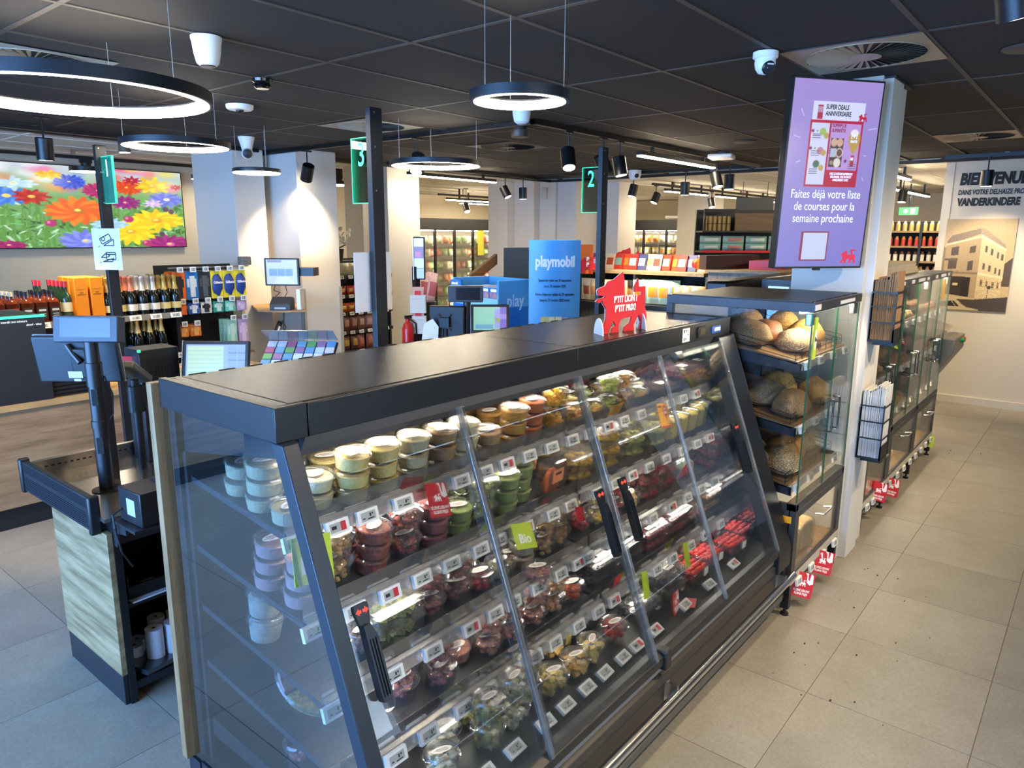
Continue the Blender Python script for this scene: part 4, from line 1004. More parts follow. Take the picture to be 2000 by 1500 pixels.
def lion_cut(s, flip=False):
    """outline of the standing cardboard lion, width s"""
    P = [(1164, 560), (1166, 556), (1180, 551), (1185, 543), (1197, 540), (1214, 527), (1217, 540), (1219, 574), (1256, 574), (1256, 567), (1240, 567), (1239, 557), (1247, 541), (1249, 557), (1263, 557), (1264, 600), (1268, 616), (1268, 643), (1252, 643), (1256, 628), (1250, 613), (1240, 632), (1242, 643), (1219, 643), (1221, 635), (1232, 628), (1236, 615), (1212, 618), (1208, 632), (1209, 643), (1193, 643), (1196, 633), (1202, 630), (1197, 620), (1190, 632), (1187, 643), (1170, 643), (1170, 636), (1178, 628), (1182, 615), (1182, 595), (1176, 585), (1172, 578), (1168, 583), (1162, 580), (1166, 575), (1178, 573), (1180, 570), (1166, 568)]
    Q = [((x-1162)/106*s, (643-y)/106*s*.66) for x, y in P]
    return [(s-x, y) for x, y in Q] if flip else Q
def card(name, x, y, z, w_, h_, m, label, cat='sign', rot=(-.5, .25, 0), deco=None):
    t = thing(name, label, cat, (x, y, z)); t.rotation_euler = rot
    MB().box(-w_/2, w_/2, -.0008, .0008, -h_, 0).build('card', m, t)
    if deco: deco(t, w_, h_)
    return t
LIME = mat('lime_card', '#b9cf3a', .6)
YEL = mat('yellow_card', '#eda91c', .6)
FR = frame((0, 0, 0), (1, 0, 0), (0, 0, 1))
def d_bio(t, w_, h_): text('Bio', h_*.5, WHITEINK, t, frame((.0, -.0012, -h_*.62), (1, 0, 0), (0, 0, 1)), bold=.0012)
def d_lion(t, w_, h_):
    MB().prism(lion_poly(w_*.34, -w_*.2, -h_*.55), -.0014, -.0009, 'Y').build('lion_mark', WHITEINK, t)
    MB().prism([(w_*.02, -.001), (w_*.12, -h_*.1), (w_*.16, -h_*.38), (w_*.30, -h_*.46), (w_*.46, -h_*.40), (w_*.40, -h_*.05), (w_*.3, 0), (w_*.26, -h_*.3), (w_*.2, -h_*.25), (w_*.16, -.001)], -.0014, -.0009, 'Y').build('paw_mark', WHITEINK, t)
    text('KLEINE LEEUW?\nKLEINE PRIJS!', h_*.13, WHITEINK, t, frame((0, -.0012, -h_*.8), (1, 0, 0), (0, 0, 1)), bold=.0004, sx=.8)
def d_promo(t, w_, h_):
    mb = MB()._add([(w_*.15+w_*.2*math.cos(2*PI*i/20), -.0012, -h_*.3+h_*.22*math.sin(2*PI*i/20)) for i in range(20)], [tuple(range(20))], 0)
    mb.prism([(w_*.02, -h_*.42), (w_*.15, -h_*.72), (w_*.28, -h_*.42)], -.0012, -.0009, 'Y'); mb.build('balloon_mark', RED, t)
    text('2 A\n-50%', h_*.15, WHITEINK, t, frame((w_*.15, -.0016, -h_*.31), (1, 0, 0), (0, 0, 1)), bold=.0004, sx=.8)
    text('MANGO', h_*.1, INK, t, frame((-w_*.27, -.0012, -h_*.14), (1, 0, 0), (0, 0, 1)), sx=.8)
    MB().box(-w_*.45, w_*.45, -.0012, -.0008, -h_*.98, -h_*.92).build('red_band', RED, t)
card('promotion_card', 1.30+.12, 1.455, 1.195, .085, .10, RED, 'red lion promotion card under the top shelf price tags', rot=(-.45, .2, 0), deco=d_lion)
card('organic_card', 1.74, 1.39, .985, .095, .085, LIME, 'lime green organic card on the second shelf, beside the door profile', rot=(-.6, .2, -.1), deco=d_bio)
card('organic_card', .985, 1.452, 1.175, .115, .115, LIME, 'lime green organic card on the top shelf beside the front post', rot=(-.3, .15, 0), deco=d_bio)
card('promotion_card', 2.70, 1.40, 1.215, .088, .105, YEL, 'yellow half-price promotion card hanging from the top shelf', rot=(-.35, .12, 0), deco=d_promo)
card('promotion_card', 2.05, 1.37, .955, .05, .05, RED, 'small red card tucked behind a door grip on the second shelf', rot=(-.4, .2, 0))
card('promotion_card', 2.50, 1.195, .50, .085, .085, RED, 'red lion promotion card standing on the bottom deck', rot=(-.15, .1, .2), deco=d_lion)
tag(MB().box(-.04, .04, -.02, .02, 0, .0015).build('promotion_leaflet', RED, loc=(2.585, 1.165, .428), rot=(-.08, 0, .35)), 'red leaflet lying flat on the bottom deck', 'leaflet')
for x, lb in ((2.40, 'lime green card behind a price tag above the blueberries'), (2.76, 'lime green card behind a price tag above the strawberries')):
    card('organic_card', x, 1.285, .60, .05, .105, LIME, lb, rot=(-.3, .25, 0))
# ---- red lion cut-out on top
t = thing('lion_cutout', 'red cardboard lion cut-out standing on the chilled case top', 'cardboard sign', (2.66, 1.585, 1.507), -.12)
MB(Matrix.Translation((-.172, 0, .0))).prism(lion_cut(.345), -.004, .004, 'Y', 0).build('lion', [mat('lion_red', '#bf2530', .5)], t)
MB(Matrix.Translation((-.1725, .0, .0))).prism(lion_cut(.346), .003, .0055, 'Y', 0).build('backing', mat('cardboard_white', '#d8d2c4', .8), t)
for x in (-.148, .142):
    n = 12
    MB(Matrix.Translation((x, 0, 0)) @ Matrix.Rotation(PI/2-.5, 4, 'Z')).prism([(.05*math.cos(PI*i/n), .068*math.sin(PI*i/n)) for i in range(n+1)], -.002, .002, 'Y').build('foot', mat('foot_white', '#d9d4d2', .7), t)
text("P'TIT LION ?\nP'TIT PRIX!", .038, WHITEINK, t, frame((.02, -.0046, .118), (1, 0, 0), (0, 0, 1)), bold=.0011, sx=.78)
# ================================================================== bread cabinets
GREEN_EDGE = mat('glass_edge_green', '#2f6b4f', .2)
FRAMEM = mat('bread_frame_metal', '#3a3a3c', .4, .2)
BOARD = wood('bread_board', '#a9845a', '#8a6742', 'Y', 1.2)
CRUST = {
 'rye': speckle('crust_rye', '#a98862', '#cdbb9c', 210, .55, base2='#8a6a48'),
 'seed': speckle('crust_seed', '#a98355', '#4c3a28', 170, .55, base2='#8f6a40'),
 'sesame': speckle('crust_sesame', '#c48d40', '#e6c783', 170, .55, base2='#a8752f'),
 'pumpkin': speckle('crust_pumpkin', '#dcb068', '#7c5a2c', 62, .42, base2='#cf964a'),
 'flour': speckle('crust_flour', '#b08d60', '#d9c7a6', 150, .6, base2='#8e6b44'),
 'golden': mat('crust_golden', '#c98e45', .6, noise=(10, .3), c2='#a96a2c', bump=(50, .4)),
 'white': mat('crust_white', '#e2c58f', .6, noise=(9, .2), c2='#cf9d58', bump=(50, .3)),
 'brown': mat('crust_brown', '#a2653a', .55, noise=(9, .3), c2='#834b28', bump=(50, .4))}
def bread(kind, size, x, y, z, rz, label, group=None, seed=0, cuts=0, power=1.0, amp=.05):
    rx, ry, rzz = [q*1.07 for q in size]
    mb = MB().blob(rx, ry, rzz, seg=28, rings=16, flat=.45, seed=seed, amp=amp, power=power)
    o = mb.build('bread_loaf', CRUST[kind], loc=(x, y, z), rot=(0, 0, rz), angle=180)
    tag(o, label, 'bread', group)
    return o
def u_handle(parent, x, y, z0, z1, M, w_=.05):
    MB(M).tube([(x, y, z0), (x, y-.035, z0), (x, y-.035, z1), (x, y, z1)], .005, 10).tube([(x+w_, y, z0), (x+w_, y-.035, z0), (x+w_, y-.035, z1), (x+w_, y, z1)], .005, 10).build('handle', CHROME, parent)
def bread_cabinet(x0, x1, label, yb=1.82, ztop=1.6, legs=(1, 1), near=True):
    t = thing('bread_cabinet', label, 'bread cabinet', ((x0+x1)/2, 1.4, 0)); w = W(t)
    yf = 1.06
    MB(w).box(x0, x1, yf-.004, yb, ztop-.045, ztop).build('top', FRAMEM, t, bevel=.002)
    if near:
        MB(w).box(x0+.02, x1-.02, yf+.02, yb-.02, ztop, ztop+.004).build('top_sheet', ANTH, t)
        for k in range(6): MB(w).lathe([(.005, 0), (.004, .003)], 8, (x0+.05+.15*k, yf+.015, ztop)).build('screw', STEEL, t)
    for xa in (x0, x1-.03):
        MB(w).box(xa, xa+.03, yf, yf+.035, .20, .60).build('front_upright', FRAMEM, t)
        MB(w).box(xa, xa+.03, yb-.035, yb, .20, ztop-.045).build('rear_upright', FRAMEM, t)
    MB(w).box(x0, x1, yf, yf+.05, .565, .605).build('middle_rail', FRAMEM, t, bevel=.002)
    MB(w).box(x0+.004, x1-.004, yb-.01, yb, .2, ztop-.045).build('back', mat('cabinet_back', '#b7b2a8', .6), t)
    for k, xa in enumerate((x0+.004, x1-.01)):
        MB(w).box(xa, xa+.006, yf+.03, yb-.03, .60, ztop-.045).build('side_glass', glass('side_glass', (.90, .94, .96), .02), t)
    MB(w).box(x0, x0+.02, yf+.03, yb, .2, .60).build('side_panel', FRAMEM, t)
    for k, l in enumerate(legs):
        if not l: continue
        for yy in (yf, yb-.05):
            xa = x0 if k == 0 else x1-.035
            MB(w).box(xa, xa+.035, yy, yy+.04, .04, .22).build('leg', BLACKM, t)
            MB(w).lathe([(.02, 0), (.02, .012), (.008, .016), (.008, .045)], 14, (xa+.0175, yy+.02, 0)).build('foot', BLACK, t)
    # lower compartment with a flap window
    MB(w).box(x0+.02, x1-.02, yf+.02, yb-.02, .20, .215).build('floor_board', BOARD, t)
    MB(w).box(x0, x1, yf-.002, yf+.02, .17, .215).build('lower_rail', mat('price_strip', '#b8aea0', .5), t)
    fl_ = MB(w).box(x0+.03, x1-.03, yf, yf+.018, .525, .56).box(x0+.03, x1-.03, yf, yf+.018, .217, .232).box(x0+.03, x0+.055, yf, yf+.018, .232, .525).box(x1-.055, x1-.03, yf, yf+.018, .232, .525).build('flap_door', FRAMEM, t)
    MB(w).box(x0+.055, x1-.055, yf+.006, yf+.011, .232, .525).build('pane', glass('flap_pane', (.93, .94, .93), .015), fl_)
    MB(w).box(x0+.06, x1-.06, yf+.055, yf+.075, .556, .563).build('added_light_strip', mat('added_cabinet_lamp', (1, .88, .66), .4, emit=60), t)  # added strip, brightens the loaves in the lower compartment
    xm = (x0+x1)/2
    MB(w).tube([(xm-.07, yf, .455), (xm-.07, yf-.045, .465), (xm+.07, yf-.045, .465), (xm+.07, yf, .455)], .005, 10).build('handle', CHROME, fl_)
    for i in range(4): inst('price_tag', TAG, t, (x0+.1+(x1-x0-.2)*i/3-t.location.x, yf-.012-1.4, .165), (-.15, 0, 0))
    # two glass doors above
    for s, (a, b) in enumerate(((x0+.006, xm-.003), (xm+.003, x1-.006))):
        d = MB(w).box(a, b, yf+.002, yf+.008, .61, ztop-.05).build('glass_door', glass('cabinet_door', (.955, .975, .965), .01), t)
        for e in (a, b-.0015): MB(w).box(e, e+.0015, yf+.0015, yf+.0085, .61, ztop-.05).build('glass_edge', GREEN_EDGE, d)
        u_handle(d, (b-.055) if s == 0 else (a+.045), yf+.002, .91, 1.08, w, .0)
        MB(w).box(a+.005 if s == 0 else b-.075, a+.075 if s == 0 else b-.005, yf+.01, yf+.04, ztop-.11, ztop-.05).build('hinge', STEEL, d, bevel=.004)
    MB(w).box(x0+.06, x1-.06, yf+.06, yf+.085, ztop-.058, ztop-.046).build('added_light_strip', mat('added_cabinet_lamp', (1, .88, .66), .4, emit=60), t)  # added strip under the top, brightens the breads in the baskets
    # three sloping baskets
    for z in (1.30, .98, .675):
        bk = MB(w).prism([(yf+.06, z), (yb-.04, z+.11), (yb-.04, z+.12), (yf+.06, z+.012)], x0+.02, x1-.02, 'X').build('basket', BOARD, t)
        MB(w).prism([(yf+.04, z-.04), (yf+.04, z+.004), (yb-.03, z+.105), (yb-.03, z+.03)], x0+.02, x0+.026, 'X').build('basket_side', NAVY, bk)
        MB(w).prism([(yf+.045, z-.032), (yf+.045, z+.008), (yf+.05, z+.008), (yf+.05, z-.032)], x0+.02, x1-.02, 'X').build('price_strip', mat('price_strip', '#b8aea0', .5), bk)
        for i in range(4): inst('price_tag', TAG, bk, (x0+.09+(x1-x0-.18)*i/3-t.location.x, yf+.036-1.4, z-.012), (-.2, 0, 0))
        wi = MB(w)
        for q in range(3):
            zz = z+.022+.022*q
            wi.tube([(x0+.03, yb-.2, zz+.09), (x0+.03, yf+.075, zz), (x1-.03, yf+.075, zz), (x1-.03, yb-.2, zz+.09)], .0018, 5)
        for q in range(9): wi.tube([(x0+.03+(x1-x0-.06)*q/8, yf+.075, z+.01), (x0+.03+(x1-x0-.06)*q/8, yf+.075, z+.068)], .0018, 5)
        wi.build('wire_rim', BLACKM, bk)
    return t
bc = bread_cabinet(3.516, 4.335, 'black bread cabinet with glass doors between the chilled case and the white column')
w = W(bc)
MB(w).box(3.515, 3.60, 1.052, 1.056, 1.565, 1.592).build('sticker', PAPER, bc); MB(w).box(3.92, 4.18, 1.052, 1.056, 1.568, 1.586).build('sticker', PAPER, bc)
MB(w).box(3.545, 3.585, 1.056, 1.062, 1.33, 1.53).build('bio_sticker', LIME, bc)
MB(w)._add([(3.567+.018*math.cos(2*PI*i/20), 1.0555, 1.425+.05*math.sin(2*PI*i/20)) for i in range(20)], [tuple(range(20))], 0).build('bio_badge', WHITEINK, bc)
text('Bio', .035, INK, bc, w @ frame((3.567, 1.055, 1.425), (1, 0, 0), (0, 0, 1)), sx=.6)
MB(w).box(3.514, 3.5165, 1.08, 1.20, .50, .535).build('orange_sticker', YEL, bc)
MB(w).box(3.80, 4.30, 1.75, 1.80, .76, .82)
def bz(y, z0): return z0+.012+(y-1.12)*.158
# near cabinet breads
for kd, sz, x, y, z0, rz, lb, sd in [
  ('seed', (.13, .085, .085), 3.66, 1.42, 1.30, 1.2, 'dark seeded loaf at the side of the upper basket', 1), ('seed', (.11, .09, .09), 3.95, 1.55, 1.30, .3, 'grey seeded loaf at the back of the upper basket', 2),
  ('brown', (.10, .085, .085), 3.80, 1.38, 1.30, .5, 'plain brown loaf in the middle of the upper basket', 3), ('flour', (.12, .09, .08), 3.78, 1.22, 1.30, .2, 'round scored loaf at the front of the upper basket', 4),
  ('sesame', (.12, .09, .09), 4.04, 1.25, 1.30, .1, 'golden sesame loaf at the front of the upper basket', 5), ('sesame', (.10, .08, .09), 4.17, 1.42, 1.30, .6, 'golden sesame loaf at the back of the upper basket', 6),
  ('rye', (.10, .085, .08), 3.63, 1.52, .98, .2, 'floury rye loaf half behind the case frame, middle basket', 7), ('rye', (.14, .095, .085), 3.78, 1.36, .98, -.3, 'oval floury loaf in the middle basket', 8),
  ('pumpkin', (.10, .095, .085), 4.06, 1.38, .98, .6, 'pale loaf with pumpkin seeds in the middle basket', 9), ('pumpkin', (.105, .09, .09), 4.12, 1.20, .98, .3, 'golden loaf with pumpkin seeds in the middle basket', 10),
  ('seed', (.13, .085, .085), 3.74, 1.20, .98, .15, 'square seeded tin loaf at the front of the middle basket', 11),
  ('flour', (.11, .10, .09), 3.74, 1.42, .675, .2, 'round dusty loaf at the back of the lower basket', 12), ('flour', (.12, .10, .085), 3.70, 1.22, .675, .5, 'round dusty loaf with cuts at the front of the lower basket', 13),
  ('golden', (.12, .10, .085), 3.94, 1.28, .675, -.3, 'golden crusty loaf in the lower basket', 14), ('rye', (.09, .085, .08), 3.60, 1.33, .675, .4, 'small floury loaf at the side of the lower basket', 15), ('flour', (.12, .09, .08), 4.13, 1.27, .675, .3, 'pale crusty loaf beside the hinge side of the lower basket', 16)]:
    bread(kd, sz, x, y, bz(y, z0)-.004, rz, lb, seed=sd, power=.75 if 'tin' in lb else 1.0)
for x, lb, sd in ((3.70, 'wrapped square white loaf below, near the chilled case', 31), (3.93, 'wrapped square white loaf below, by the white column', 32)):
    t = thing('wrapped_loaf', lb, 'bread', (x, 1.275, .216), 1.5)
    prf = [(-.088, .004), (.088, .004), (.092, .10), (.097, .125), (.085, .155), (.05, .172), (0, .177), (-.05, .172), (-.085, .155), (-.097, .125), (-.092, .10)]
    MB().prism(prf, -.16, .16, 'X').build('loaf', CRUST['white'], t, bevel=.016)
    MB().prism([(y*1.06, z*1.04) for y, z in prf], -.172, .172, 'X').build('bag', glass('bread_bag', (.97, .95, .92), .03, .1, .05), t, bevel=.02)
# far cabinets
XF = [4.86, 5.50, 6.345, 7.17]
fars = ['glass bread cabinet directly behind the white column', 'middle glass bread cabinet beyond the white column', 'last glass bread cabinet, by the welcome wall']
fsh = ['glass cabinet behind the column', 'middle glass cabinet past the column', 'last glass bread cabinet']
for i in range(3):
    a, b = XF[i], XF[i+1]-.004
    c = bread_cabinet(a, b, fars[i], ztop=1.625, legs=(i == 0, 1), near=False); w = W(c)
    for q, (o0, o1) in enumerate(((.08, .17), (.30, .52), (.60, .68))):
        if a+o1 < b: MB(w).box(a+o0, a+o1, 1.052, 1.056, 1.592, 1.615).build('sticker', PAPER, c)
    rows = [(1.30, ('seed', 'white', 'brown')[i], ('seeded bun', 'pale bun', 'brown twist')[i]), (.98, ('sesame', 'golden', 'brown')[i], ('sesame roll', 'croissant', 'glazed pastry')[i]), (.675, ('white', 'golden', 'brown')[i], ('pale roll', 'golden roll', 'small brown roll')[i])]
    for z0, kd, nm in rows:
        me = MB().blob(.055, .036, .038, seg=14, rings=8, flat=.5, seed=i, amp=.08).mesh('bread_roll', CRUST[kd], 180)
        for r_ in range(4):
            n = int((b-a-.12)/.125)
            for q in range(n):
                x = a+.09+.125*q+random.uniform(-.012, .012); y = 1.16+.11*r_
                o = inst('bread_roll', me, None, (x, y, bz(y, z0)-.003), (0, 0, random.uniform(-.6, .6)), (random.uniform(.9, 1.15),)*3)
                tag(o, '%s on a basket of the %s' % (nm, fsh[i]), 'bread', '%s, %s' % (nm, fsh[i]))
    for q in range(2):
        x = a+.22+.34*q
        if x > b-.12: continue
        o = MB().blob(.13, .09, .075, seg=20, rings=12, flat=.5, seed=40+q+i, amp=.05).build('bread_loaf', CRUST['white' if i != 2 else 'golden'], loc=(x, 1.27, .216), rot=(0, 0, 1.2+.3*q), angle=180)
        tag(o, 'bagged pale loaf in the lower part of the %s' % fsh[i], 'bread', 'loaves below, %s' % fsh[i])
for x, z, lb in ((5.6, 1.29, 'red lion card hanging in the far bread cabinet'), ):
    card('promotion_card', x, 1.10, z, .11, .12, RED, lb, rot=(-.3, .2, 0), deco=d_lion)
card('organic_card', 5.4, 1.10, 1.28, .11, .12, LIME, 'lime card hanging in the far bread cabinet', rot=(-.3, .2, 0))
card('promotion_card', 6.85, 1.053, 1.57, .07, .16, YEL, 'narrow yellow promotion card on the last bread cabinet door', rot=(0, 0, 0))
for x, lb in ((3.68, 'red lion card drooping under the bread cabinet, near the chilled case'), (4.02, 'red lion card drooping under the bread cabinet, near the white column'), (5.22, 'red lion card behind the flap of the cabinet by the column'), (5.62, 'red lion card drooping under the middle far bread cabinet')):
    card('promotion_card', x, 1.035, .19 if x != 5.22 else .27, .125, .13, RED, lb, rot=(-.2, .3, -.75), deco=d_lion)
card('organic_card', 7.10, 1.045, .19, .05, .10, LIME, 'lime card drooping under the last bread cabinet', rot=(-.2, .2, -.75))
# slicing machine side at the far end of the bread line
t = thing('bread_slicer', 'grey bread slicer with red and green buttons at the end of the bread line', 'machine', (7.48, 1.35, 0)); w = W(t)
MB(w).prism([(1.16, .0), (1.16, .62), (.98, .92), (.98, 1.04), (1.75, 1.10), (1.75, 0)], 7.20, 7.75, 'X').build('body', mat('slicer_grey', '#77736b', .4, .3), t, bevel=.01)
MB(w).prism([(1.05, 1.02), (1.05, 1.10), (1.70, 1.30), (1.70, 1.05)], 7.24, 7.70, 'X').build('hood', glass('slicer_hood', (.9, .9, .88), .1, .1, .1), t)
for z, m in ((1.0, mat('button_red', '#c8231d', .4)), (1.0, mat('button_green', '#1f9a4a', .4))):
    q = 7.62 if m.name == 'button_red' else 7.55
    MB(w).cyl((q, .985, z), (q, .955, z), .022, 16).build('button', m, t)
# ---- paper bag holders on the white column
def bag_holder(z0, z1, label):
    t = thing('bag_holder', label, 'bag holder', (4.525, .97, z0)); w = W(t)
    xa, xb, ya, yb = 4.425, 4.625, .905, 1.029
    h = z1-z0
    MB(w).box(xa, xb, ya, yb, z0, z0+.012).box(xa+.03, xb-.03, ya-.006, yb-.02, z0-.02, z0).build('tray', BLACKM, t)
    MB(w).box(xa, xb, yb-.003, yb, z0, z0+h*.8).build('back_plate', BLACKM, t)
    MB(w).box(xa, xb, ya-.004, ya, z0, z0+h*.22).box(xa, xa+.018, ya-.004, ya, z0, z0+h*.86).box(xb-.018, xb, ya-.004, ya, z0, z0+h*.86).build('front_plate', BLACKM, t)
    for k in (.32, .58, .82): MB(w).box(xa-.003, xa, ya-.004, yb, z0+h*k, z0+h*k+.008).box(xa-.003, xb, ya-.007, ya-.004, z0+h*k, z0+h*k+.008).build('strap', BLACKM, t)
    return (xa, xb, ya, yb)
BROWNP = mat('kraft_paper', '#a07c55', .8, noise=(6, .35), c2='#7c5e40'); WHITEP = mat('white_bag_paper', '#e2e0dc', .8, noise=(6, .25), c2='#b4b2b2')
for z0, z1, wh, lb, m in ((1.325, 1.66, False, 'black wall holder full of brown paper bags on the white column', BROWNP), (.64, 1.02, True, 'black wall holder full of white paper bags on the white column', WHITEP)):
    xa, xb, ya, yb = bag_holder(z0, z1, lb)
    n = 22
    for k in range(n):
        y = ya+.003+(yb-ya-.012)*k/n
        hh = (z1-z0)*(.98+.07*random.random())+(.03 if k < 8 else 0)
        o = MB().box(-.09+random.uniform(-.004, .004), .09, 0, .0044, 0, hh).build('paper_bag', m, loc=((xa+xb)/2, y, z0+.0125), rot=(random.uniform(-.006, .006), 0, 0))
        tag(o, '%s paper bag standing in the %s holder on the column' % (('white', 'lower') if wh else ('brown', 'upper')), 'paper bag', '%s bags in the wall holder' % ('white' if wh else 'brown'))
# ---- flat stock lying on the far cabinets
CARDB = mat('cardboard_pale', '#b7ab97', .8, noise=(4, .2))
for k in range(3):
    tag(MB().box(-.75, .75, -.22, .22, 0, .024).build('cardboard_sheet', CARDB, loc=(5.95+.02*k, 1.45, 1.626+.0242*k), rot=(0, 0, .02*k)), 'pale cardboard sheet stacked on top of the far bread cabinets', 'cardboard', 'cardboard sheets on the bread cabinets')
for k in range(5):
    tag(MB().box(-.16, .16, -.11, .11, 0, .012).build('paper_bag', BROWNP, loc=(6.92, 1.42, 1.626+.0122*k), rot=(0, 0, .1*k-.2)), 'brown paper bag in the flat pile on the last bread cabinet', 'paper bag', 'flat pile of bags')
# ================================================================== advertising screen on the column
ctr = Vector((4.095, 1.219, 2.215)); hd, tl_, hT = -.627, .052, .956
wT = hT*.572
d = Vector((math.cos(hd), math.sin(hd), 0)); nrm = Vector((math.sin(hd), -math.cos(hd), 0))
upv = Vector((0, 0, 1))*math.cos(tl_)+nrm*math.sin(tl_)
tv = thing('advertising_screen', 'tall purple advertising screen hung on the white column', 'screen', ctr)
F = frame((0, 0, 0), d, upv)
MB(F).box(-wT/2, wT/2, -hT/2, hT/2, -.05, 0).build('casing', BLACK, tv, bevel=.003)
MB(F).box(-.02, .02, -hT/2-.012, -hT/2, -.02, -.004).build('sensor_nub', BLACK, tv)
MB(F).box(-.08, .14, -.12, .12, -.16, -.05).build('bracket', BLACKM, tv)
p = Paint(150, 262, (.58, .52, .80))
p.a[:, :, :] += np.linspace(.03, -.05, 262)[:, None, None]*np.array([1.6, .9, .3])
Wp, Hp = 150, 262
def X(u): return u*Wp
def Yp(v): return v*Hp
p.rect(X(.23), Yp(.11), X(.82), Yp(.21), '#cfd4f2')
p.rect(X(.22), Yp(.205), X(.82), Yp(.555), '#ad1236')
p.rect(X(.235), Yp(.218), X(.44), Yp(.545), '#c9cdf0'); p.rect(X(.455), Yp(.218), X(.80), Yp(.465), '#b493d6')
for (x, y, c) in ((.37, .265, '#9fb55a'), (.36, .365, '#b47a90'), (.33, .435, '#3c6a48')): p.ell(X(x), Yp(y), X(.04), Yp(.022), c)
for (x, y) in ((.41, .285), (.40, .375), (.39, .455)): p.ell(X(x), Yp(y), X(.03), Yp(.018), '#b79a55')
for (x, y, n) in ((.26, .275, 3), (.26, .365, 3), (.26, .46, 3), (.70, .43, 3), (.46, .35, 3)):
    for q in range(n): p.rect(X(x), Yp(y+.011*q), X(x+.09), Yp(y+.004+.011*q), '#4d4466')
for (x, y) in ((.255, .262), (.25, .352), (.66, .415)): p.ell(X(x), Yp(y), X(.018), Yp(.010), '#7a2f6a'); p.ell(X(x+.05), Yp(y), X(.012), Yp(.006), '#7aa05a')
p.rect(X(.47), Yp(.295), X(.62), Yp(.45), '#4a3028')
for (x, y, rx, c) in ((.51, .318, .04, '#c9a58c'), (.575, .318, .04, '#c9a58c'), (.58, .372, .045, '#d8d4d8'), (.58, .372, .035, '#6b4436'), (.565, .425, .045, '#d9d4cf'), (.50, .425, .022, '#a08070')): p.ell(X(x), Yp(y), X(rx), Yp(rx*.62), c)
p.rect(X(.48), Yp(.35), X(.545), Yp(.395), '#aab8cf')
p.ell(X(.735), Yp(.30), X(.075), Yp(.052), '#b8974a'); p.ell(X(.73), Yp(.265), X(.05), Yp(.02), '#e6dfe8'); p.poly([(X(.68), Yp(.34)), (X(.79), Yp(.34)), (X(.735), Yp(.38))], '#b8974a')
p.rect(X(.715), Yp(.385), X(.755), Yp(.44), '#a3303f'); p.rect(X(.72), Yp(.395), X(.75), Yp(.41), '#dfe0f4')
p.rect(X(.28), Yp(.128), X(.345), Yp(.20), '#a32b4b'); p.rect(X(.286), Yp(.135), X(.34), Yp(.165), '#b88aa8')
for (x0, y0, x1, y1) in ((.10, .15, .14, .19), (.05, .29, .12, .30), (.88, .245, .98, .235), (.88, .50, .90, .52), (.10, .43, .15, .42), (.86, .38, .90, .385)): p.line(X(x0), Yp(y0), X(x1), Yp(y1), 1.2, '#c4c0ee')
# the machine-readable code is left out: only its bordered field stays
p.rect(X(.26), Yp(.80), X(.575), Yp(.965), '#8a1f4a'); p.rect(X(.28), Yp(.806), X(.56), Yp(.958), '#c3cdec')
SCR = vcol('screen_picture', emit=.56, rough=.3)
picture('screen_image', p, F @ Matrix.Translation((0, 0, .0008)), wT-.02, hT-.02, SCR, tv)
SW, SHh = wT-.02, hT-.02
def sp(u, v, o=.0016): return F @ Matrix.Translation(((u-.5)*SW, (.5-v)*SHh, o))
TXD = mat('screen_dark_red', '#7a1030', .6, emit=.5); TXW = mat('screen_pale_blue', '#b9c9ef', .6, emit=.7); TXR = mat('screen_red', '#9c1a33', .6, emit=.6)
text('SUPER DEALS\nANNIVERSAIRE', .032, mat('screen_black', '#2a1a2c', .6, emit=.2), tv, sp(.375, .155), 'LEFT', .0008, sx=.72, depth=.0002)
text('SUPERPLUS\nSUPERFÊTE', .0235, TXD, tv, sp(.47, .245), 'LEFT', .0006, sx=.72, depth=.0002)
text('1+1', .038, TXW, tv, sp(.735, .285), 'CENTER', .001, sx=.72, depth=.0002); text('GRATIS', .017, TXW, tv, sp(.735, .312), 'CENTER', .0005, sx=.75, depth=.0002)
text('AYEZ LE RÉFLEXE SUPERPLUS !\nDÉSORMAIS, VOS PROMOS*\nUNIQUEMENT AVEC', .0155, TXW, tv, sp(.635, .503), 'CENTER', .0004, sx=.68, depth=.0002)
text('Faites déjà votre liste\nde courses pour la\nsemaine prochaine', .062, TXW, tv, sp(.49, .665), 'CENTER', 0, sx=.80, depth=.0002)
MB(F @ Matrix.Translation((.135, -hT/2+.028, .0012))).prism(lion_poly(.095, 0, 0), 0, .0004, 'Z').build('lion_logo', TXR, tv)
MB(F @ Matrix.Translation((.135, hT/2-.203, .0012))).prism(lion_poly(.052, 0, 0), 0, .0004, 'Z').build('lion_logo', TXR, tv)
# ================================================================== welcome wall
LET = mat('black_lettering', '#1c1a19', .6)
def wl(y, z): return frame((9.712, y, z), (0, -1, 0), (0, 0, 1))
lt = thing('wall_lettering', 'black French welcome lettering on the pale wall', 'lettering', (9.712, 1.47, 2.4)); w = W(lt)
text('BIENVENUE', .168, LET, lt, w @ wl(1.47, 2.532), 'LEFT', .009, .001, sx=.72, shear=.12)
text('DANS VOTRE DELHAIZE PROXY', .075, LET, lt, w @ wl(1.475, 2.392), 'LEFT', .002, .001, sx=.63, shear=.08)
text('VANDERKINDERE', .112, LET, lt, w @ wl(1.472, 2.285), 'LEFT', .006, .001, sx=.66, shear=.08)
ps = thing('wall_photograph', 'sepia photograph of an old corner house with a parked car, hung on the welcome wall', 'photograph', (9.71, 1.205, 1.6)); w = W(ps)
p = Paint(120, 180, '#cdb387')
Wp, Hp = 120, 180
for q in range(60): p.a[q] *= .93+.07*q/60
P2 = lambda pts, c, al=1.0: p.poly([(X(a), Yp(b)) for a, b in pts], c, al)
P2([(.86, .50), (1, .40), (1, .72), (.86, .72)], '#5a4c40'); P2([(0, .30), (.06, .33), (.06, .7), (0, .7)], '#8c7a60')
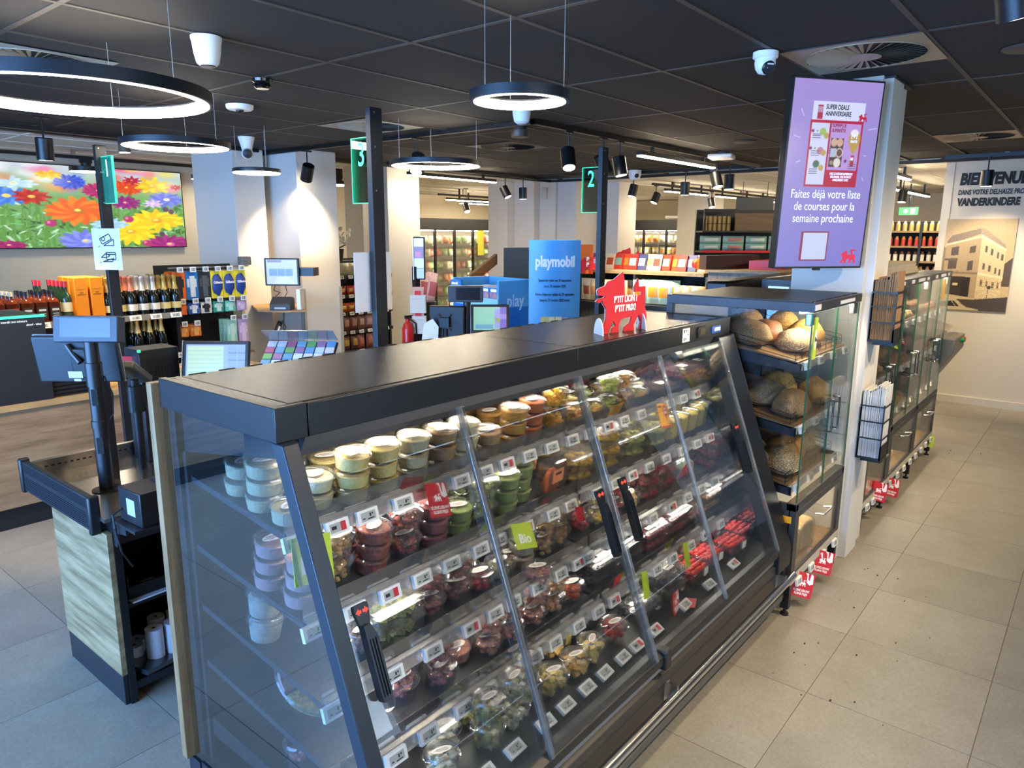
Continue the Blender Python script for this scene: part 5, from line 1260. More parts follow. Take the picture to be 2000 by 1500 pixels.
P2([(.03, .25), (.10, .18), (.50, .10), (.55, .15), (.06, .28)], '#8d7c6a'); P2([(.50, .10), (.58, .11), (.86, .27), (.89, .32), (.53, .18)], '#a4927a')
P2([(.03, .27), (.53, .18), (.53, .86), (.03, .82)], '#b39c76'); P2([(.53, .18), (.89, .33), (.88, .82), (.53, .86)], '#dcc79a')
P2([(.03, .27), (.53, .18), (.53, .20), (.03, .29)], '#e0cfa8'); P2([(.53, .17), (.89, .32), (.89, .345), (.53, .20)], '#efe0b8')
P2([(.03, .57), (.53, .575), (.53, .595), (.03, .595)], '#8f7b5f'); P2([(.53, .575), (.885, .62), (.885, .635), (.53, .60)], '#efe0b8')
for (a, b, c, dd) in ((.11, .31, .22, .40), (.09, .45, .21, .55), (.38, .30, .46, .37), (.37, .46, .45, .56)): P2([(a, b), (c, b-.015), (c, dd-.01), (a, dd)], '#5c4e42')
for (a, b) in ((.60, .285), (.68, .315), (.77, .35), (.83, .37), (.59, .47), (.67, .49), (.76, .515), (.82, .53), (.58, .65), (.66, .66), (.75, .67), (.82, .675)): P2([(a, b), (a+.03, b+.01), (a+.03, b+.075), (a, b+.07)], '#6a5a4a')
P2([(.03, .43), (.22, .425), (.22, .45), (.03, .455)], '#6a5c4e')
P2([(.08, .62), (.44, .63), (.44, .85), (.08, .82)], '#3a2e28'); P2([(.31, .65), (.42, .655), (.42, .84), (.31, .84)], '#2b221e'); P2([(.19, .70), (.26, .70), (.26, .725), (.19, .725)], '#d6c49c')
for q in range(14): p.line(X(.54), Yp(.63+.016*q), X(.88), Yp(.66+.012*q), .5, '#bda57a')
P2([(0, .86), (.5, .865), (1, .83), (1, 1), (0, 1)], '#4a4038'); P2([(0, .855), (.5, .86), (.9, .825), (.9, .84), (.5, .875), (0, .87)], '#cdb88e')
p.line(X(.71), Yp(.73), X(.70), Yp(.86), .9, '#3a302a'); p.ell(X(.715), Yp(.735), X(.03), Yp(.02), '#3f352e')
P2([(0, .89), (.10, .87), (.26, .87), (.36, .93), (.42, .96), (.62, .985), (.60, 1), (0, 1)], '#cbb891'); P2([(.04, .91), (.24, .895), (.33, .955), (.04, .965)], '#2e2620'); p.line(X(.20), Yp(.895), X(.28), Yp(.96), 1.0, '#cbb891')
p.noise(.02, 3)
MB(w).box(9.700, 9.713, .872, 1.545, 1.085, 2.105).build('board', PAPER, ps)
picture('photo_print', p, w @ frame((9.6995, 1.2085, 1.595), (0, -1, 0), (0, 0, 1)), .671, 1.018, vcol('photo_print', rough=.5), ps)
# ================================================================== checkout counter beside the chilled case
ck = thing('checkout_counter', 'checkout counter with pale wood end panel and open black shelves', 'counter', (1.7, 3.2, 0)); w = W(ck)
MB(w).box(1.045, 1.068, 2.905, 3.478, .135, .752).build('wood_panel', PALEOAK, ck, bevel=.002)
MB(w).box(1.05, 1.066, 2.912, 3.474, 0, .135).build('kick_panel', ANTH, ck)
MB(w).box(1.068, 1.095, 2.9, 3.0, .0, .80).box(1.068, 2.35, 3.44, 3.47, .05, .80).box(2.33, 2.35, 2.9, 3.44, .05, .80).build('carcass', BLACKM, ck)
MB(w).box(1.095, 2.33, 2.91, 3.44, .05, .085).build('bottom_shelf', ANTH, ck)
MB(w).box(1.095, 2.33, 2.93, 3.44, .405, .425).build('middle_shelf', BLACKM, ck)
MB(w).box(1.095, 2.33, 2.9, 2.93, .70, .80).box(1.068, 2.35, 2.86, 2.905, .775, .80).build('front_rail', ANTH, ck)
MB(w).prism([(2.90, .70), (2.90, .80), (2.78, .80), (2.78, .775), (2.85, .765), (2.875, .70)], 1.07, 1.078, 'X').build('side_bracket', ANTH, ck)
MB(w).box(1.07, 1.7, 2.70, 2.90, .80, .812).build('printer_shelf', ANTH, ck)
# bumper with grooves and end caps
bp = MB(w).box(1.018, 1.045, 2.965, 3.70, .755, .895).build('bumper', NAVY, ck, bevel=.004)
for k in range(7):
    z = .768+.009*k
    MB(w).box(1.0155, 1.018, 2.975, 3.69, z, z+.004).build('rib', NAVY, bp)
for k in range(5):
    z = .848+.008*k
    MB(w).box(1.0155, 1.018, 2.975, 3.69, z, z+.0035).build('rib', NAVY, bp)
for y in (2.945, 3.70): MB(w).box(1.008, 1.052, y, y+.03, .745, .905).build('end_cap', BLACK, bp, bevel=.008)
# steel tray top with raised borders
MB(w).box(1.045, 2.35, 2.905, 3.70, .80, .815).build('counter_top', mat('steel_top', '#b4aca0', .22, .9, noise=(3, .1)), ck)
MB(w).box(1.06, 2.35, 3.68, 3.71, .815, .885).build('back_border', STEEL, ck)
bx = MB(w)
for k in range(46): bx.box(1.10+.027*k, 1.112+.027*k, 3.676, 3.6805, .852, .858)
bx.build('border_slots', BLACK, ck)
MB(w).box(1.82, 1.83, 2.95, 3.68, .815, .885).build('cross_border', glass('clear_border', (.9, .9, .88), .15, .05, .06), ck)
# things on the shelves
ROLL = mat('paper_roll', '#d8dbe6', .7)
rm = MB().lathe([(.007, .0), (.036, 0), (.036, .08), (.007, .08)], 24).mesh('roll', ROLL); hm = MB().lathe([(.0072, -.0), (.0072, .0805)], 12).mesh('core', BLACK)
for x, y, n in ((1.22, 2.99, 2), (1.30, 2.985, 2), (1.375, 2.98, 2), (1.19, 3.10, 1), (1.27, 3.08, 2), (1.16, 3.06, 1), (1.35, 3.07, 2)):
    for q in range(n):
        t = thing('receipt_roll', 'white receipt paper roll standing on the bottom shelf of the checkout', 'paper roll', (x, y, .0855+.0802*q), 0, 'receipt rolls on the checkout shelf')
        inst('roll', rm, t); inst('core', hm, t)
tag(MB(Matrix.Rotation(.12, 4, 'Y')).box(-.08, .08, -.10, .10, 0, .02).build('film_bundle', glass('dark_film', (.25, .28, .34), .15, .1, .25, (.1, .12, .16)), loc=(1.18, 3.0, .098), rot=(0, 0, .3)), 'bundle of dark plastic film on the bottom shelf of the checkout', 'plastic film')
t = thing('storage_tray', 'black tray with a cut-out front on the middle checkout shelf', 'tray', (1.35, 3.1, .426)); ww_ = W(t)
MB(ww_).box(1.12, 1.62, 3.40, 3.41, .426, .53).box(1.12, 1.125, 2.95, 3.4, .426, .53).box(1.615, 1.62, 2.95, 3.4, .426, .53).box(1.12, 1.62, 2.95, 3.41, .426, .43).build('tray', BLACKM, t)
MB(ww_).prism([(1.12, .426), (1.62, .426), (1.62, .535), (1.36, .535), (1.35, .495), (1.28, .485), (1.12, .485)], 2.945, 2.952, 'Y').build('front', BLACKM, t)
tag(MB().box(-.03, .03, -.03, .03, 0, .018).build('staple_box', mat('clear_box', '#b9bfc6', .3), loc=(1.24, 3.02, .431), rot=(0, .1, .3)), 'small clear box in the black tray of the checkout', 'box')
tag(MB().box(-.18, .18, -.02, .02, 0, .006).build('plastic_strip', PAPER, loc=(1.30, 2.94, .4255), rot=(0, 0, .03)), 'white plastic strip on the edge of the middle checkout shelf', 'strip')
t = thing('receipt_printer', 'black box printer with cable on the checkout shelf', 'printer', (1.215, 2.79, .812), .05)
MB().box(-.115, .115, -.075, .095, 0, .135).build('body', mat('printer_black', '#17171a', .4), t, bevel=.004)
MB().box(.0, .10, -.04, .07, .135, .142).build('paper_slot', BLACK, t)
MB().box(-.1165, -.115, -.03, .03, .035, .10).build('sticker', mat('sticker_blue_white', '#a9c4e0', .6), t)
MB().tube([(-.115, .07, .05), (-.15, .08, .03), (-.155, .06, -.02), (-.14, .06, -.12), (-.10, .07, -.2)], .004, 8).build('cable', BLACK, t)
# pole with customer display and the back of the cashier monitor
t = thing('customer_display', 'dark customer display on a thick pole at the first checkout', 'display', (1.20, 3.26, .815))
MB().lathe([(.06, 0), (.06, .004), (.03, .006), (.03, .28), (.034, .28), (.034, .31), (.03, .312), (.029, .46), (.033, .46), (.033, .56), (.028, .562), (.026, .70)], 28).build('pole', BLACKM, t)
for z, h in ((.17, .07), (.38, .07)): MB(Matrix.Rotation(-2.2, 4, 'Z')).box(.026, .0315, -.012, .012, z, z+h).build('slot', SLOT, t)
MB(Matrix.Translation((.0, .0, .70)) @ Matrix.Rotation(math.atan2(-.21, .17), 4, 'Z') @ Matrix.Rotation(-.18, 4, 'X')).box(-.135, .135, -.03, .03, -.055, .055).build('housing', mat('display_housing', '#2a303b', .45), t, bevel=.005)
MB(Matrix.Translation((.0, .0, .70)) @ Matrix.Rotation(math.atan2(-.21, .17), 4, 'Z') @ Matrix.Rotation(-.18, 4, 'X')).box(-.105, .105, -.0308, -.030, -.034, .044).build('screen', mat('display_glass', '#252d3d', .2), t)
MB().tube([(.03, -.02, .5), (.055, -.02, .42), (.05, -.015, .33), (.03, -.01, .30)], .004, 8).build('cable', BLACK, t)
t = thing('cashier_monitor', 'back of a black cashier monitor with a white sticker, behind the display pole', 'monitor', (1.27, 3.40, .815))
Mm = Matrix.Translation((-.06, .03, .555)) @ Matrix.Rotation(math.atan2(-.27, .23), 4, 'Z') @ Matrix.Rotation(.16, 4, 'X')
MB(Mm).box(-.185, .175, -.012, .014, -.105, .105).build('casing', mat('monitor_back', '#1c2129', .42), t, bevel=.008)
MB(Mm).box(-.187, .177, .010, .016, -.107, .107).build('bezel', mat('bezel_grey', '#8b9096', .4), t)
MB(Mm).box(-.02, .05, -.035, -.012, -.075, .055).build('mount', BLACK, t, bevel=.006)
MB(Mm).box(-.04, .02, -.0365, -.035, -.075, -.045).build('sticker', PAPER, t); MB(Mm).box(-.02, .01, -.0365, -.035, -.09, -.079).build('sticker', PAPER, t)
MB(Mm).tube([(-.03, -.02, .07), (0, -.035, .03), (.03, -.05, .0)], .012, 8).build('arm', BLACK, t)
MB().box(-.03, .03, -.03, .03, 0, .50).build('stand', BLACKM, t)
# payment terminal on a stalk
t = thing('payment_terminal', 'grey card payment terminal tilted on a black stalk', 'payment terminal', (1.43, 3.43, .815))
Mp = Matrix.Translation((0, 0, .465)) @ Matrix.Rotation(-.85, 4, 'Z') @ Matrix.Rotation(-.55, 4, 'X')
MB(Mp).box(-.045, .045, -.10, .10, -.018, .018).build('body', mat('terminal_grey', '#5a5650', .45), t, bevel=.008)
MB(Mp).box(-.03, .03, .015, .045, .018, .0195).build('screen', mat('terminal_screen', '#5f9a82', .3, emit=.3), t)
MB(Mp).box(-.06, -.045, -.14, .05, -.025, .03).box(-.11, -.045, -.15, -.05, -.03, .0).build('shroud', mat('shroud_pale', '#aab2bf', .4), t, bevel=.004)
MB().cyl((0, 0, .0), (0, 0, .43), .018, 14).cyl((.0, 0, .28), (0, 0, .40), .035, 18).build('stalk', BLACK, t)
MB().tube([(.03, -.02, .3), (.06, -.05, .22), (.08, -.05, .1), (.06, -.04, .0)], .005, 8).build('cable', BLACK, t)
tag(MB().box(-.05, .05, -.003, .003, 0, .03).build('red_notice', RED, loc=(1.47, 3.60, 1.30), rot=(0, 0, -.8)), 'red strip with white notice print beside the payment terminal', 'notice')
# till unit and touch screen
t = thing('till_unit', 'dark till cabinet with ventilation slots behind the chilled case', 'till', (1.60, 3.10, .815), -.0); ww_ = W(t)
MB(ww_).box(1.49, 1.68, 3.50, 3.66, .815, 1.365).build('body', ANTH, t, bevel=.004)
MB(ww_).box(1.52, 1.67, 3.494, 3.50, 1.05, 1.32).build('panel', BLACKM, t)
for k in range(7): MB(ww_).box(1.56+.014*k, 1.565+.014*k, 3.492, 3.494, 1.20, 1.28).build('slot', SLOT, t)
MB(ww_).box(1.488, 1.50, 3.498, 3.512, 1.355, 1.367).build('corner_light', GREENEDGE, t)
MB(ww_).box(1.49, 1.52, 3.492, 3.50, .83, 1.34).build('side_strip', ANTH, t)
SCRS = vcol('till_screen', emit=.6, rough=.25)
def till_picture(w_, h_, left='#bfe3d2', keys='#8fb4e8', kw=.33, price='9,99'):
    p = Paint(w_, h_, '#9dbbe9')
    p.rect(w_*.03, h_*.05, w_*(1-kw)-w_*.05, h_*.72, left)
    for k in range(6): p.line(w_*.03, h_*(.15+.1*k), w_*(1-kw-.05), h_*(.15+.1*k), 1, '#a9d8cf')
    p.rect(w_*.08, h_*.76, w_*.36, h_*.95, '#5b9fd8')
    for i in range(2):
        for j in range(5):
            x0 = w_*(1-kw)+w_*kw*.5*i+1; y0 = h_*.03+h_*.19*j
            p.rect(x0, y0, x0+w_*kw*.46, y0+h_*.165, keys)
            p.line(x0, y0+h_*.165, x0+w_*kw*.46, y0+h_*.165, .8, '#6d8cc4')
    return p
def touch_screen(name, label, c, az, tilt, w_, h_, base, p, price=None):
    t = thing(name, label, 'screen', base)
    M = Matrix.Translation(Vector(c)-Vector(base)) @ Matrix.Rotation(az, 4, 'Z') @ Matrix.Rotation(PI/2-tilt, 4, 'X')
    MB(M).box(-w_/2-.018, w_/2+.018, -h_/2-.018, h_/2+.018, -.025, 0).build('casing', BLACK, t, bevel=.006)
    MB(M).box(-w_/2-.021, -w_/2-.017, -h_/2-.02, h_/2+.02, -.027, .001).build('edge', mat('bezel_grey', '#8b9096', .4), t)
    picture('screen_image', p, M @ Matrix.Translation((0, 0, .001)), w_, h_, SCRS, t)
    MB(M).box(-.05, .05, -.05, .05, -.07, -.025).build('mount', BLACKM, t)
    q = M @ Vector((0, 0, -.05)); MB().cyl((q.x, q.y, 0), tuple(q), .022, 12).build('stand', BLACKM, t)
    if price: text(price, .022, INK, t, M @ frame((.04, -h_*.40, .0015), (1, 0, 0), (0, 1, 0)), depth=.0002)
    return t
touch_screen('till_screen', 'bright till touch screen with blue keys behind the chilled case', (1.755, 3.295, 1.285), math.atan2(-.25, .21), .28, .285, .20, (1.80, 3.36, .815), till_picture(54, 40), '9,99')
# sweets rack at the till
t = thing('sweets_rack', 'tilted clear rack of chewing gum packs behind the chilled case', 'rack', (2.02, 3.02, .815)); ww_ = W(t)
MB(ww_).box(1.90, 2.16, 2.92, 3.12, .815, 1.27).build('stand', BLACKM, t)
Mr = Matrix.Translation((.0, -.03, .53)) @ Matrix.Rotation(math.atan2(-.27, .23), 4, 'Z') @ Matrix.Rotation(.5, 4, 'X')
MB(Mr).box(-.17, .17, -.10, .10, -.02, -.012).build('tray', BLACKM, t)
MB(Mr @ Matrix.Rotation(.55, 4, 'X')).box(-.17, .17, .085, .089, -.05, .07).build('clear_back', glass('smoky_clear', (.62, .58, .50), .14, .1, .12), t)
for k in range(7): inst('price_tag', TAG, t, tuple(Mr @ Vector((-.14+.05*k, -.108, -.01))), (.0, 0, -.86), (.6, .8, .7))
cols = ['#6f9cc0', '#d0d0d2', '#7aa868', '#c4d0d8', '#b8687e', '#a07a98', '#d0ccd0', '#88aabb']
for r_ in range(4):
    for k in range(7):
        c = cols[(k*3+r_*2) % 8]
        o = MB().box(-.021, .021, -.02, .02, 0, .011).build('gum_pack', mat('gum_'+c[1:], c, .4), loc=tuple(Vector((2.02, 3.02, .815))+Mr @ Vector((-.145+.048*k, -.075+.05*r_, -.011))), rot=(.5, 0, math.atan2(-.27, .23)))
        tag(o, 'small coloured chewing gum pack in the tilted rack', 'gum pack', 'chewing gum packs in the rack')
# ================================================================== numbered posts
def number_post(x, y, ztop, num, side, label, paper=None):
    t = thing('number_post', label, 'post', (x, y, 0))
    MB().box(-.0325, .0325, -.0165, .0165, 0, ztop).build('post', mat('post_metal', '#15181d', .4), t, bevel=.002)
    for z in (ztop-.02, ztop-.16, ztop-.34): MB().cyl((-.012, -.0165, z), (-.012, -.0185, z), .004, 8).build('screw', STEEL, t)
    MB().box(-.06, .06, -.06, .06, 0, .008).build('foot_plate', BLACKM, t)
    y0, y1 = (.017, .150) if side > 0 else (-.165, -.017)
    zt = ztop-.115 if num != '1' else ztop-.07
    pm = glass('sign_acrylic', (.42, .46, .46), .10, .02) if num != '1' else glass('sign_acrylic_green', (.18, .62, .45), .12, .02, .25, (.05, .6, .38))
    pl = MB().box(-.006, .006, y0, y1, zt-.275, zt).build('sign_plate', pm, t)
    ya = y1 if side > 0 else y0
    MB().box(-.0065, .0065, ya-.002, ya+.002, zt-.277, zt+.001).box(-.0065, .0065, y0, y1, zt-.277, zt-.274).box(-.0065, .0065, y0, y1, zt-.002, zt+.001).build('glowing_edge', GREENEDGE, pl)
    yc = (y0+y1)/2
    text(num, .14, NUMGREEN if num != '1' else mat('number_pale', '#d8fff0', .4, emit=1.2), pl, frame((-.0068, yc, zt-.075), (0, -1, 0), (0, 0, 1)), bold=.001, depth=.0004, sx=.75)
    return t
number_post(2.13, 2.515, 2.432, '3', 1, 'tall black post with a glowing green sign numbered three')
number_post(3.98, 2.54, 2.44, '2', 1, 'tall black post with a glowing green sign numbered two')
number_post(1.96, 4.86, 2.43, '1', -1, 'tall black post with a bright green sign numbered one')
t = thing('paper_notice', 'white paper with cash and card symbols taped to post 1', 'notice', (1.915, 4.79, 1.81))
Fn = frame((0, 0, 0), (.72, -.69, 0), (0, 0, 1)) if False else frame((0, 0, 0), (.50, -.866, 0), (0, 0, 1))
MB(Fn).box(-.095, .095, -.125, .125, -.0008, 0).build('sheet', PAPER, t)
ic = MB(Fn)
def outline(pts, wd=.006, z=.0008):
    for a, b in zip(pts, pts[1:]+pts[:1]):
        L = math.hypot(b[0]-a[0], b[1]-a[1]); nx, ny = -(b[1]-a[1])/L*wd/2, (b[0]-a[0])/L*wd/2
        ic._add([(a[0]+nx, a[1]+ny, z), (b[0]+nx, b[1]+ny, z), (b[0]-nx, b[1]-ny, z), (a[0]-nx, a[1]-ny, z)], [(0, 1, 2, 3)], 0)
outline([(-.045, .062), (.02, .092), (.038, .062), (-.028, .03)]); outline([(-.02, .022), (.05, .022), (.05, .06)]); outline([(-.02+.012*math.cos(q), .062+.012*math.sin(q)) for q in [i*.7 for i in range(9)]])
ic.build('pictogram', INK, t); ic = MB(Fn)
outline([(-.01, -.02), (.055, -.02), (.055, -.062), (-.01, -.062)]); outline([(-.045, -.05), (-.01, -.025), (.015, -.04), (-.01, -.05)]); outline([(-.035, -.075), (.03, -.075), (.04, -.055)]); ic.box(-.01, .055, -.035, -.028, 0, .0005)
for yy in (.015, -.082): outline([(-.058, yy), (-.053, yy-.006), (-.045, yy+.006)], .002)
ic.build('pictogram', INK, t)
t = thing('paper_notice', 'blank back of a white paper notice behind post 3', 'notice', (2.12, 2.54, 1.70))
MB().box(-.105, .105, 0, .0012, -.13, .13).build('sheet', PAPER, t)
# ================================================================== back counter
bc2 = thing('service_counter', 'long service counter with oak front and dark upper display', 'counter', (1.8, 5.6, 0)); w = W(bc2)
MB(w).box(-1.2, 3.35, 5.37, 5.95, 0, .15).build('kick', ANTH, bc2)
MB(w).box(-1.2, 3.35, 5.33, 5.98, .15, .79).build('oak_front', wood('oak_front', '#a98d6c', '#866b4e', 'X', .7), bc2)
MB(w).box(-1.2, 3.35, 5.31, 6.0, .79, .83).build('top', mat('counter_oak_top', '#b08f60', .5, noise=(5, .2)), bc2)
MB(w).box(-1.2, 1.70, 5.325, 5.90, .80, 1.385).build('dark_cabinet', mat('counter_dark', '#1d2127', .45), bc2, bevel=.003)
MB(w).box(-1.2, 1.70, 5.318, 5.328, 1.375, 1.392).build('green_glass_edge', GREENEDGE, bc2)
MB(w).box(1.70, 2.05, 5.36, 5.40, .80, .96).build('slatted_panel', BLACKM, bc2)
for k in range(5): MB(w).box(1.70, 2.06, 5.352, 5.362, .825+.027*k, .84+.027*k).build('slat', ANTH, bc2)
text('interdit aux mineurs', .022, WHITEINK, bc2, w @ frame((1.60, 5.324, 1.355), (1, 0, 0), (0, 0, 1)), 'RIGHT', sx=.8); text('alcool - tabac', .02, WHITEINK, bc2, w @ frame((1.68, 5.324, 1.33), (1, 0, 0), (0, 0, 1)), 'RIGHT', sx=.8)
p = Paint(60, 16, '#d8c6a0')
rs = np.random.RandomState(4)
for k in range(26): p.rect(rs.randint(0, 54), rs.randint(0, 12), rs.randint(6, 60), rs.randint(4, 16), rs.choice(['#c8584a', '#e9dfc8', '#8fae5a', '#d9a08a', '#f0e6d0', '#b7573c']), .8)
lf = thing('counter_mat', 'printed promotion mat on the service counter', 'mat', (2.75, 5.62, .8312))
MB().box(-.5, .5, -.24, .24, 0, .002).build('mat', PAPER, lf)
picture('mat_print', p, Matrix.Translation((0, 0, .0025)), .98, .46, vcol('photo_print', rough=.5), lf)
# ---- drinks gondola
gd = thing('drinks_shelf', 'dark shelving unit holding whisky and champagne bottles', 'shelving', (2.5, 6.55, 0)); w = W(gd)
MB(w).box(1.2, 3.06, 6.78, 6.82, 0, 1.30).build('back', BLACKM, gd)
for z in (.55, .88, 1.235): 
    s_ = MB(w).box(1.2, 3.06, 6.26, 6.78, z-.02, z).build('shelf', mat('shelf_grey_brown', '#6f6a62', .5), gd)
    MB(w).box(1.2, 3.06, 6.245, 6.26, z-.045, z+.002).build('price_rail', mat('rail_grey', '#8e8a84', .5), s_)
    for k in range(11):
        if z == 1.235 or k > 6: inst('price_tag', TAG, s_, (1.30+.17*k-2.5, 6.235-6.55, z-.02), (-.3, 0, 0), (1.3, 1, 1.1))
for x in (1.2, 3.03): MB(w).box(x, x+.03, 6.3, 6.8, 0, 1.235).build('upright', BLACKM, gd)
def bottle(kind):
    P = []
    if kind.startswith('champ'):
        foil = {'champ_gold': '#c7a457', 'champ_silver': '#cfcabf', 'champ_pink': '#d27b62', 'champ_blue': '#c9b77a'}[kind]
        lab = {'champ_gold': '#d9c17a', 'champ_silver': '#dcd8cc', 'champ_pink': '#dcd8cc', 'champ_blue': '#2f5fb0'}[kind]
        P.append(('glass', MB().lathe([(.030, 0), (.044, .004), (.0445, .13), (.040, .165), (.026, .205), (.018, .235)], 20).mesh('glass', mat('green_black_glass', '#12140f', .12))))
        P.append(('foil', MB().lathe([(.029, .197), (.0195, .235), (.016, .285), (.019, .29), (.019, .31), (.010, .318)], 16).mesh('foil', mat('foil_'+foil[1:], foil, .35, .6))))
        P.append(('label', MB().lathe([(.0452, .035), (.0452, .09)], 20, cap=False).mesh('label', mat('label_'+lab[1:], lab, .6))))
        P.append(('neck_label', MB().lathe([(.0275, .195), (.031, .19)], 12, cap=False).mesh('neck_label', mat('label_'+lab[1:], lab, .6))))
    elif kind == 'irish':
        P.append(('glass', MB().lathe([(.034, 0), (.038, .004), (.038, .165), (.030, .195), (.015, .215), (.014, .27)], 20).mesh('glass', mat('green_glass', '#173020', .12))))
        P.append(('cap', MB().lathe([(.0165, .255), (.0165, .30)], 16).mesh('cap', mat('cap_red', '#b0232c', .4))))
        P.append(('label', MB().lathe([(.0388, .065), (.0388, .14)], 20, cap=False).mesh('label', mat('label_cream', '#e2d6a4', .6))))
        P.append(('lower_label', MB().lathe([(.0388, .03), (.0388, .055)], 20, cap=False).mesh('lower_label', mat('label_green', '#39433a', .6))))
    else:
        cap, lab = {'square_black': ('#161616', '#2a2826'), 'square_red': ('#d8c9a6', '#c3352a'), 'label5': ('#1a1a1a', '#3a2a22')}[kind]
        P.append(('glass', MB().prism([(-.036, -.036), (.036, -.036), (.04, -.03), (.04, .03), (.036, .036), (-.036, .036), (-.04, .03), (-.04, -.03)], 0, .15, 'Z').lathe([(.042, .15), (.034, .168), (.015, .18), (.0135, .215)], 16).mesh('glass', mat('whisky_glass', '#5a2412', .1))))
        P.append(('cap', MB().lathe([(.016, .205), (.016, .235)], 16).mesh('cap', mat('cap_'+cap[1:], cap, .4))))
        P.append(('label', MB().box(-.034, .034, -.0412, -.0402, .03, .115).mesh('label', mat('label_'+lab[1:], lab, .6))))
        P.append(('label_print', MB().box(-.024, .024, -.0418, -.0412, .085, .10).box(-.02, .02, -.0418, -.0412, .045, .05).box(-.02, .02, -.0418, -.0412, .06, .066).mesh('label_print', mat('label_pale', '#d9d2c6', .6))))
    return P
_bot = {}
def put_bottle(kind, x, y, z, label, group, tx=None):
    if kind not in _bot: _bot[kind] = bottle(kind)
    t = thing('bottle', label, 'bottle', (x, y, z), random.uniform(-.06, .06) if kind.startswith(('champ', 'irish')) else 0, group)
    for nm, me in _bot[kind]: inst(nm, me, t)
    return t
Y1 = 6.32
for k, x in enumerate((1.72, 1.81)):
    for r_ in range(3): put_bottle('square_red', x, Y1+.09*r_, 1.236, 'square whisky bottle with slanted red label on the drinks shelf', 'red label whisky')
for r_ in range(3): put_bottle('label5', 1.905, Y1+.09*r_, 1.236, 'square amber whisky bottle with dark label on the drinks shelf', 'amber whisky')
for x in (2.0, 2.09):
    for r_ in range(3): put_bottle('square_black', x, Y1+.09*r_, 1.236, 'square whisky bottle with black and white label on the drinks shelf', 'black label whisky')
for k in range(5): put_bottle('irish', 2.185-.0*k, Y1+.082*k, 1.236, 'green whiskey bottle with cream label and red cap', 'green whiskey bottles')
for k in range(4): put_bottle('irish', 2.10, Y1+.30+.085*k if k < 2 else Y1+.30+.085*(k-2), 1.236 if k < 2 else 1.236, 'green whiskey bottle with cream label and red cap', 'green whiskey bottles') if k < 2 else None
OB = mat('orange_box', '#e8880f', .5)
for i, x in enumerate((2.285, 2.40)):
    for r_ in range(3):
        t = thing('gift_box', 'bright orange champagne gift box on the drinks shelf', 'box', (x, 6.325+.115*r_, 1.236), 0, 'orange gift boxes')
        MB().box(-.048, .048, -.048, .048, 0, .325).build('box', OB, t, bevel=.003)
        if r_ == 0: MB().box(-.03, .03, -.0486, -.048, .19, .196).box(-.012, .012, -.0486, -.048, .205, .212).box(-.035, .035, -.0486, -.048, .235, .2365).box(-.03, .03, -.0486, -.048, .018, .021).build('print', mat('orange_print', '#7a4410', .6), t)
for i, (x, kd) in enumerate(((2.49, 'champ_gold'), (2.583, 'champ_gold'), (2.676, 'champ_pink'), (2.769, 'champ_silver'), (2.862, 'champ_silver'), (2.955, 'champ_gold'), (3.048, 'champ_gold'))):
    for r_ in range(4):
        if x > 3.03 and r_ > 2: continue
        put_bottle(kd, x, Y1+.095*r_, 1.236, 'champagne bottle with %s foil standing on the drinks shelf' % kd.split('_')[1], '%s foil champagne' % kd.split('_')[1])
for x in (2.70, 2.80, 2.90):
    for r_ in range(2): put_bottle('champ_blue', x, Y1+.1*r_, .881, 'sparkling wine bottle with blue label on the lower drinks shelf', 'blue label sparkling wine')
for x in (1.98, 2.08):
    put_bottle('irish', x, Y1, .881, 'dark bottle with red neck on the lower drinks shelf', 'dark bottles on the lower shelf')
# ---- razor blade display beside the drinks
pg = thing('peg_display', 'black perforated wall of razor packs beside the champagne', 'display stand', (3.4, 6.72, 0)); w = W(pg)
MB(w).box(3.07, 3.80, 6.70, 6.74, .3, 1.62).build('peg_board', mat('peg_board_black', '#0d0d0e', .6), pg)
MB(w).box(3.05, 3.82, 6.40, 6.42, 1.600, 1.612).build('top_rail', STEEL, pg)
MB(w).box(3.07, 3.80, 6.36, 6.70, .78, .80).build('base_shelf', OAK, pg)
MB(w).box(3.07, 3.80, 6.38, 6.74, 0, .3).build('base', BLACKM, pg)
def razor(c1_, c2_, w_, h_, bag=False):
    P = [('card', MB().box(-w_/2, w_/2, -.002, .002, -h_, 0).mesh('card', mat('pack_'+c1_[1:], c1_, .4)))]
    P.append(('print', MB().box(-w_*.38, w_*.38, -.0028, -.002, -h_*.55, -h_*.25).mesh('print', mat('pack_'+c2_[1:], c2_, .4))))
    if bag: P.append(('blister', MB().blob(w_*.45, .02, h_*.40, (0, -.01, -h_*.9), seg=12, rings=8, flat=1, amp=.1).mesh('blister', mat('pack_'+c2_[1:], c2_, .4))))
    else: P.append(('blister', MB().box(-w_*.2, w_*.2, -.014, -.0028, -h_*.9, -h_*.15).mesh('blister', mat('pack_'+c2_[1:], c2_, .4))))
    return P
rows = [(1.60, .25, .125, [('#e06a1c', '#2a2422'), ('#1f6fb0', '#cfd6dc'), ('#2a2a30', '#50565c'), ('#e5d83a', '#1d3f8a'), ('#e5d83a', '#1d3f8a'), ('#e5d83a', '#1d3f8a')]),
        (1.32, .10, .11, [('#d9571c', '#e8772a'), ('#1f55a8', '#dfe6ee'), ('#d8d4cc', '#2e2c30'), ('#2f9a8a', '#c8e2d8'), ('#5fc4b4', '#b9e2d8'), ('#b79ac0', '#d8c4dc')]),
        (1.12, .10, .11, [('#d8782a', '#f0b060'), ('#d8782a', '#f0b060')]),
        (1.14, .25, .11, [None, None, None, None, ('#9ad2bd', '#c4e6d8'), ('#bfa0c8', '#dcc8e2')])]
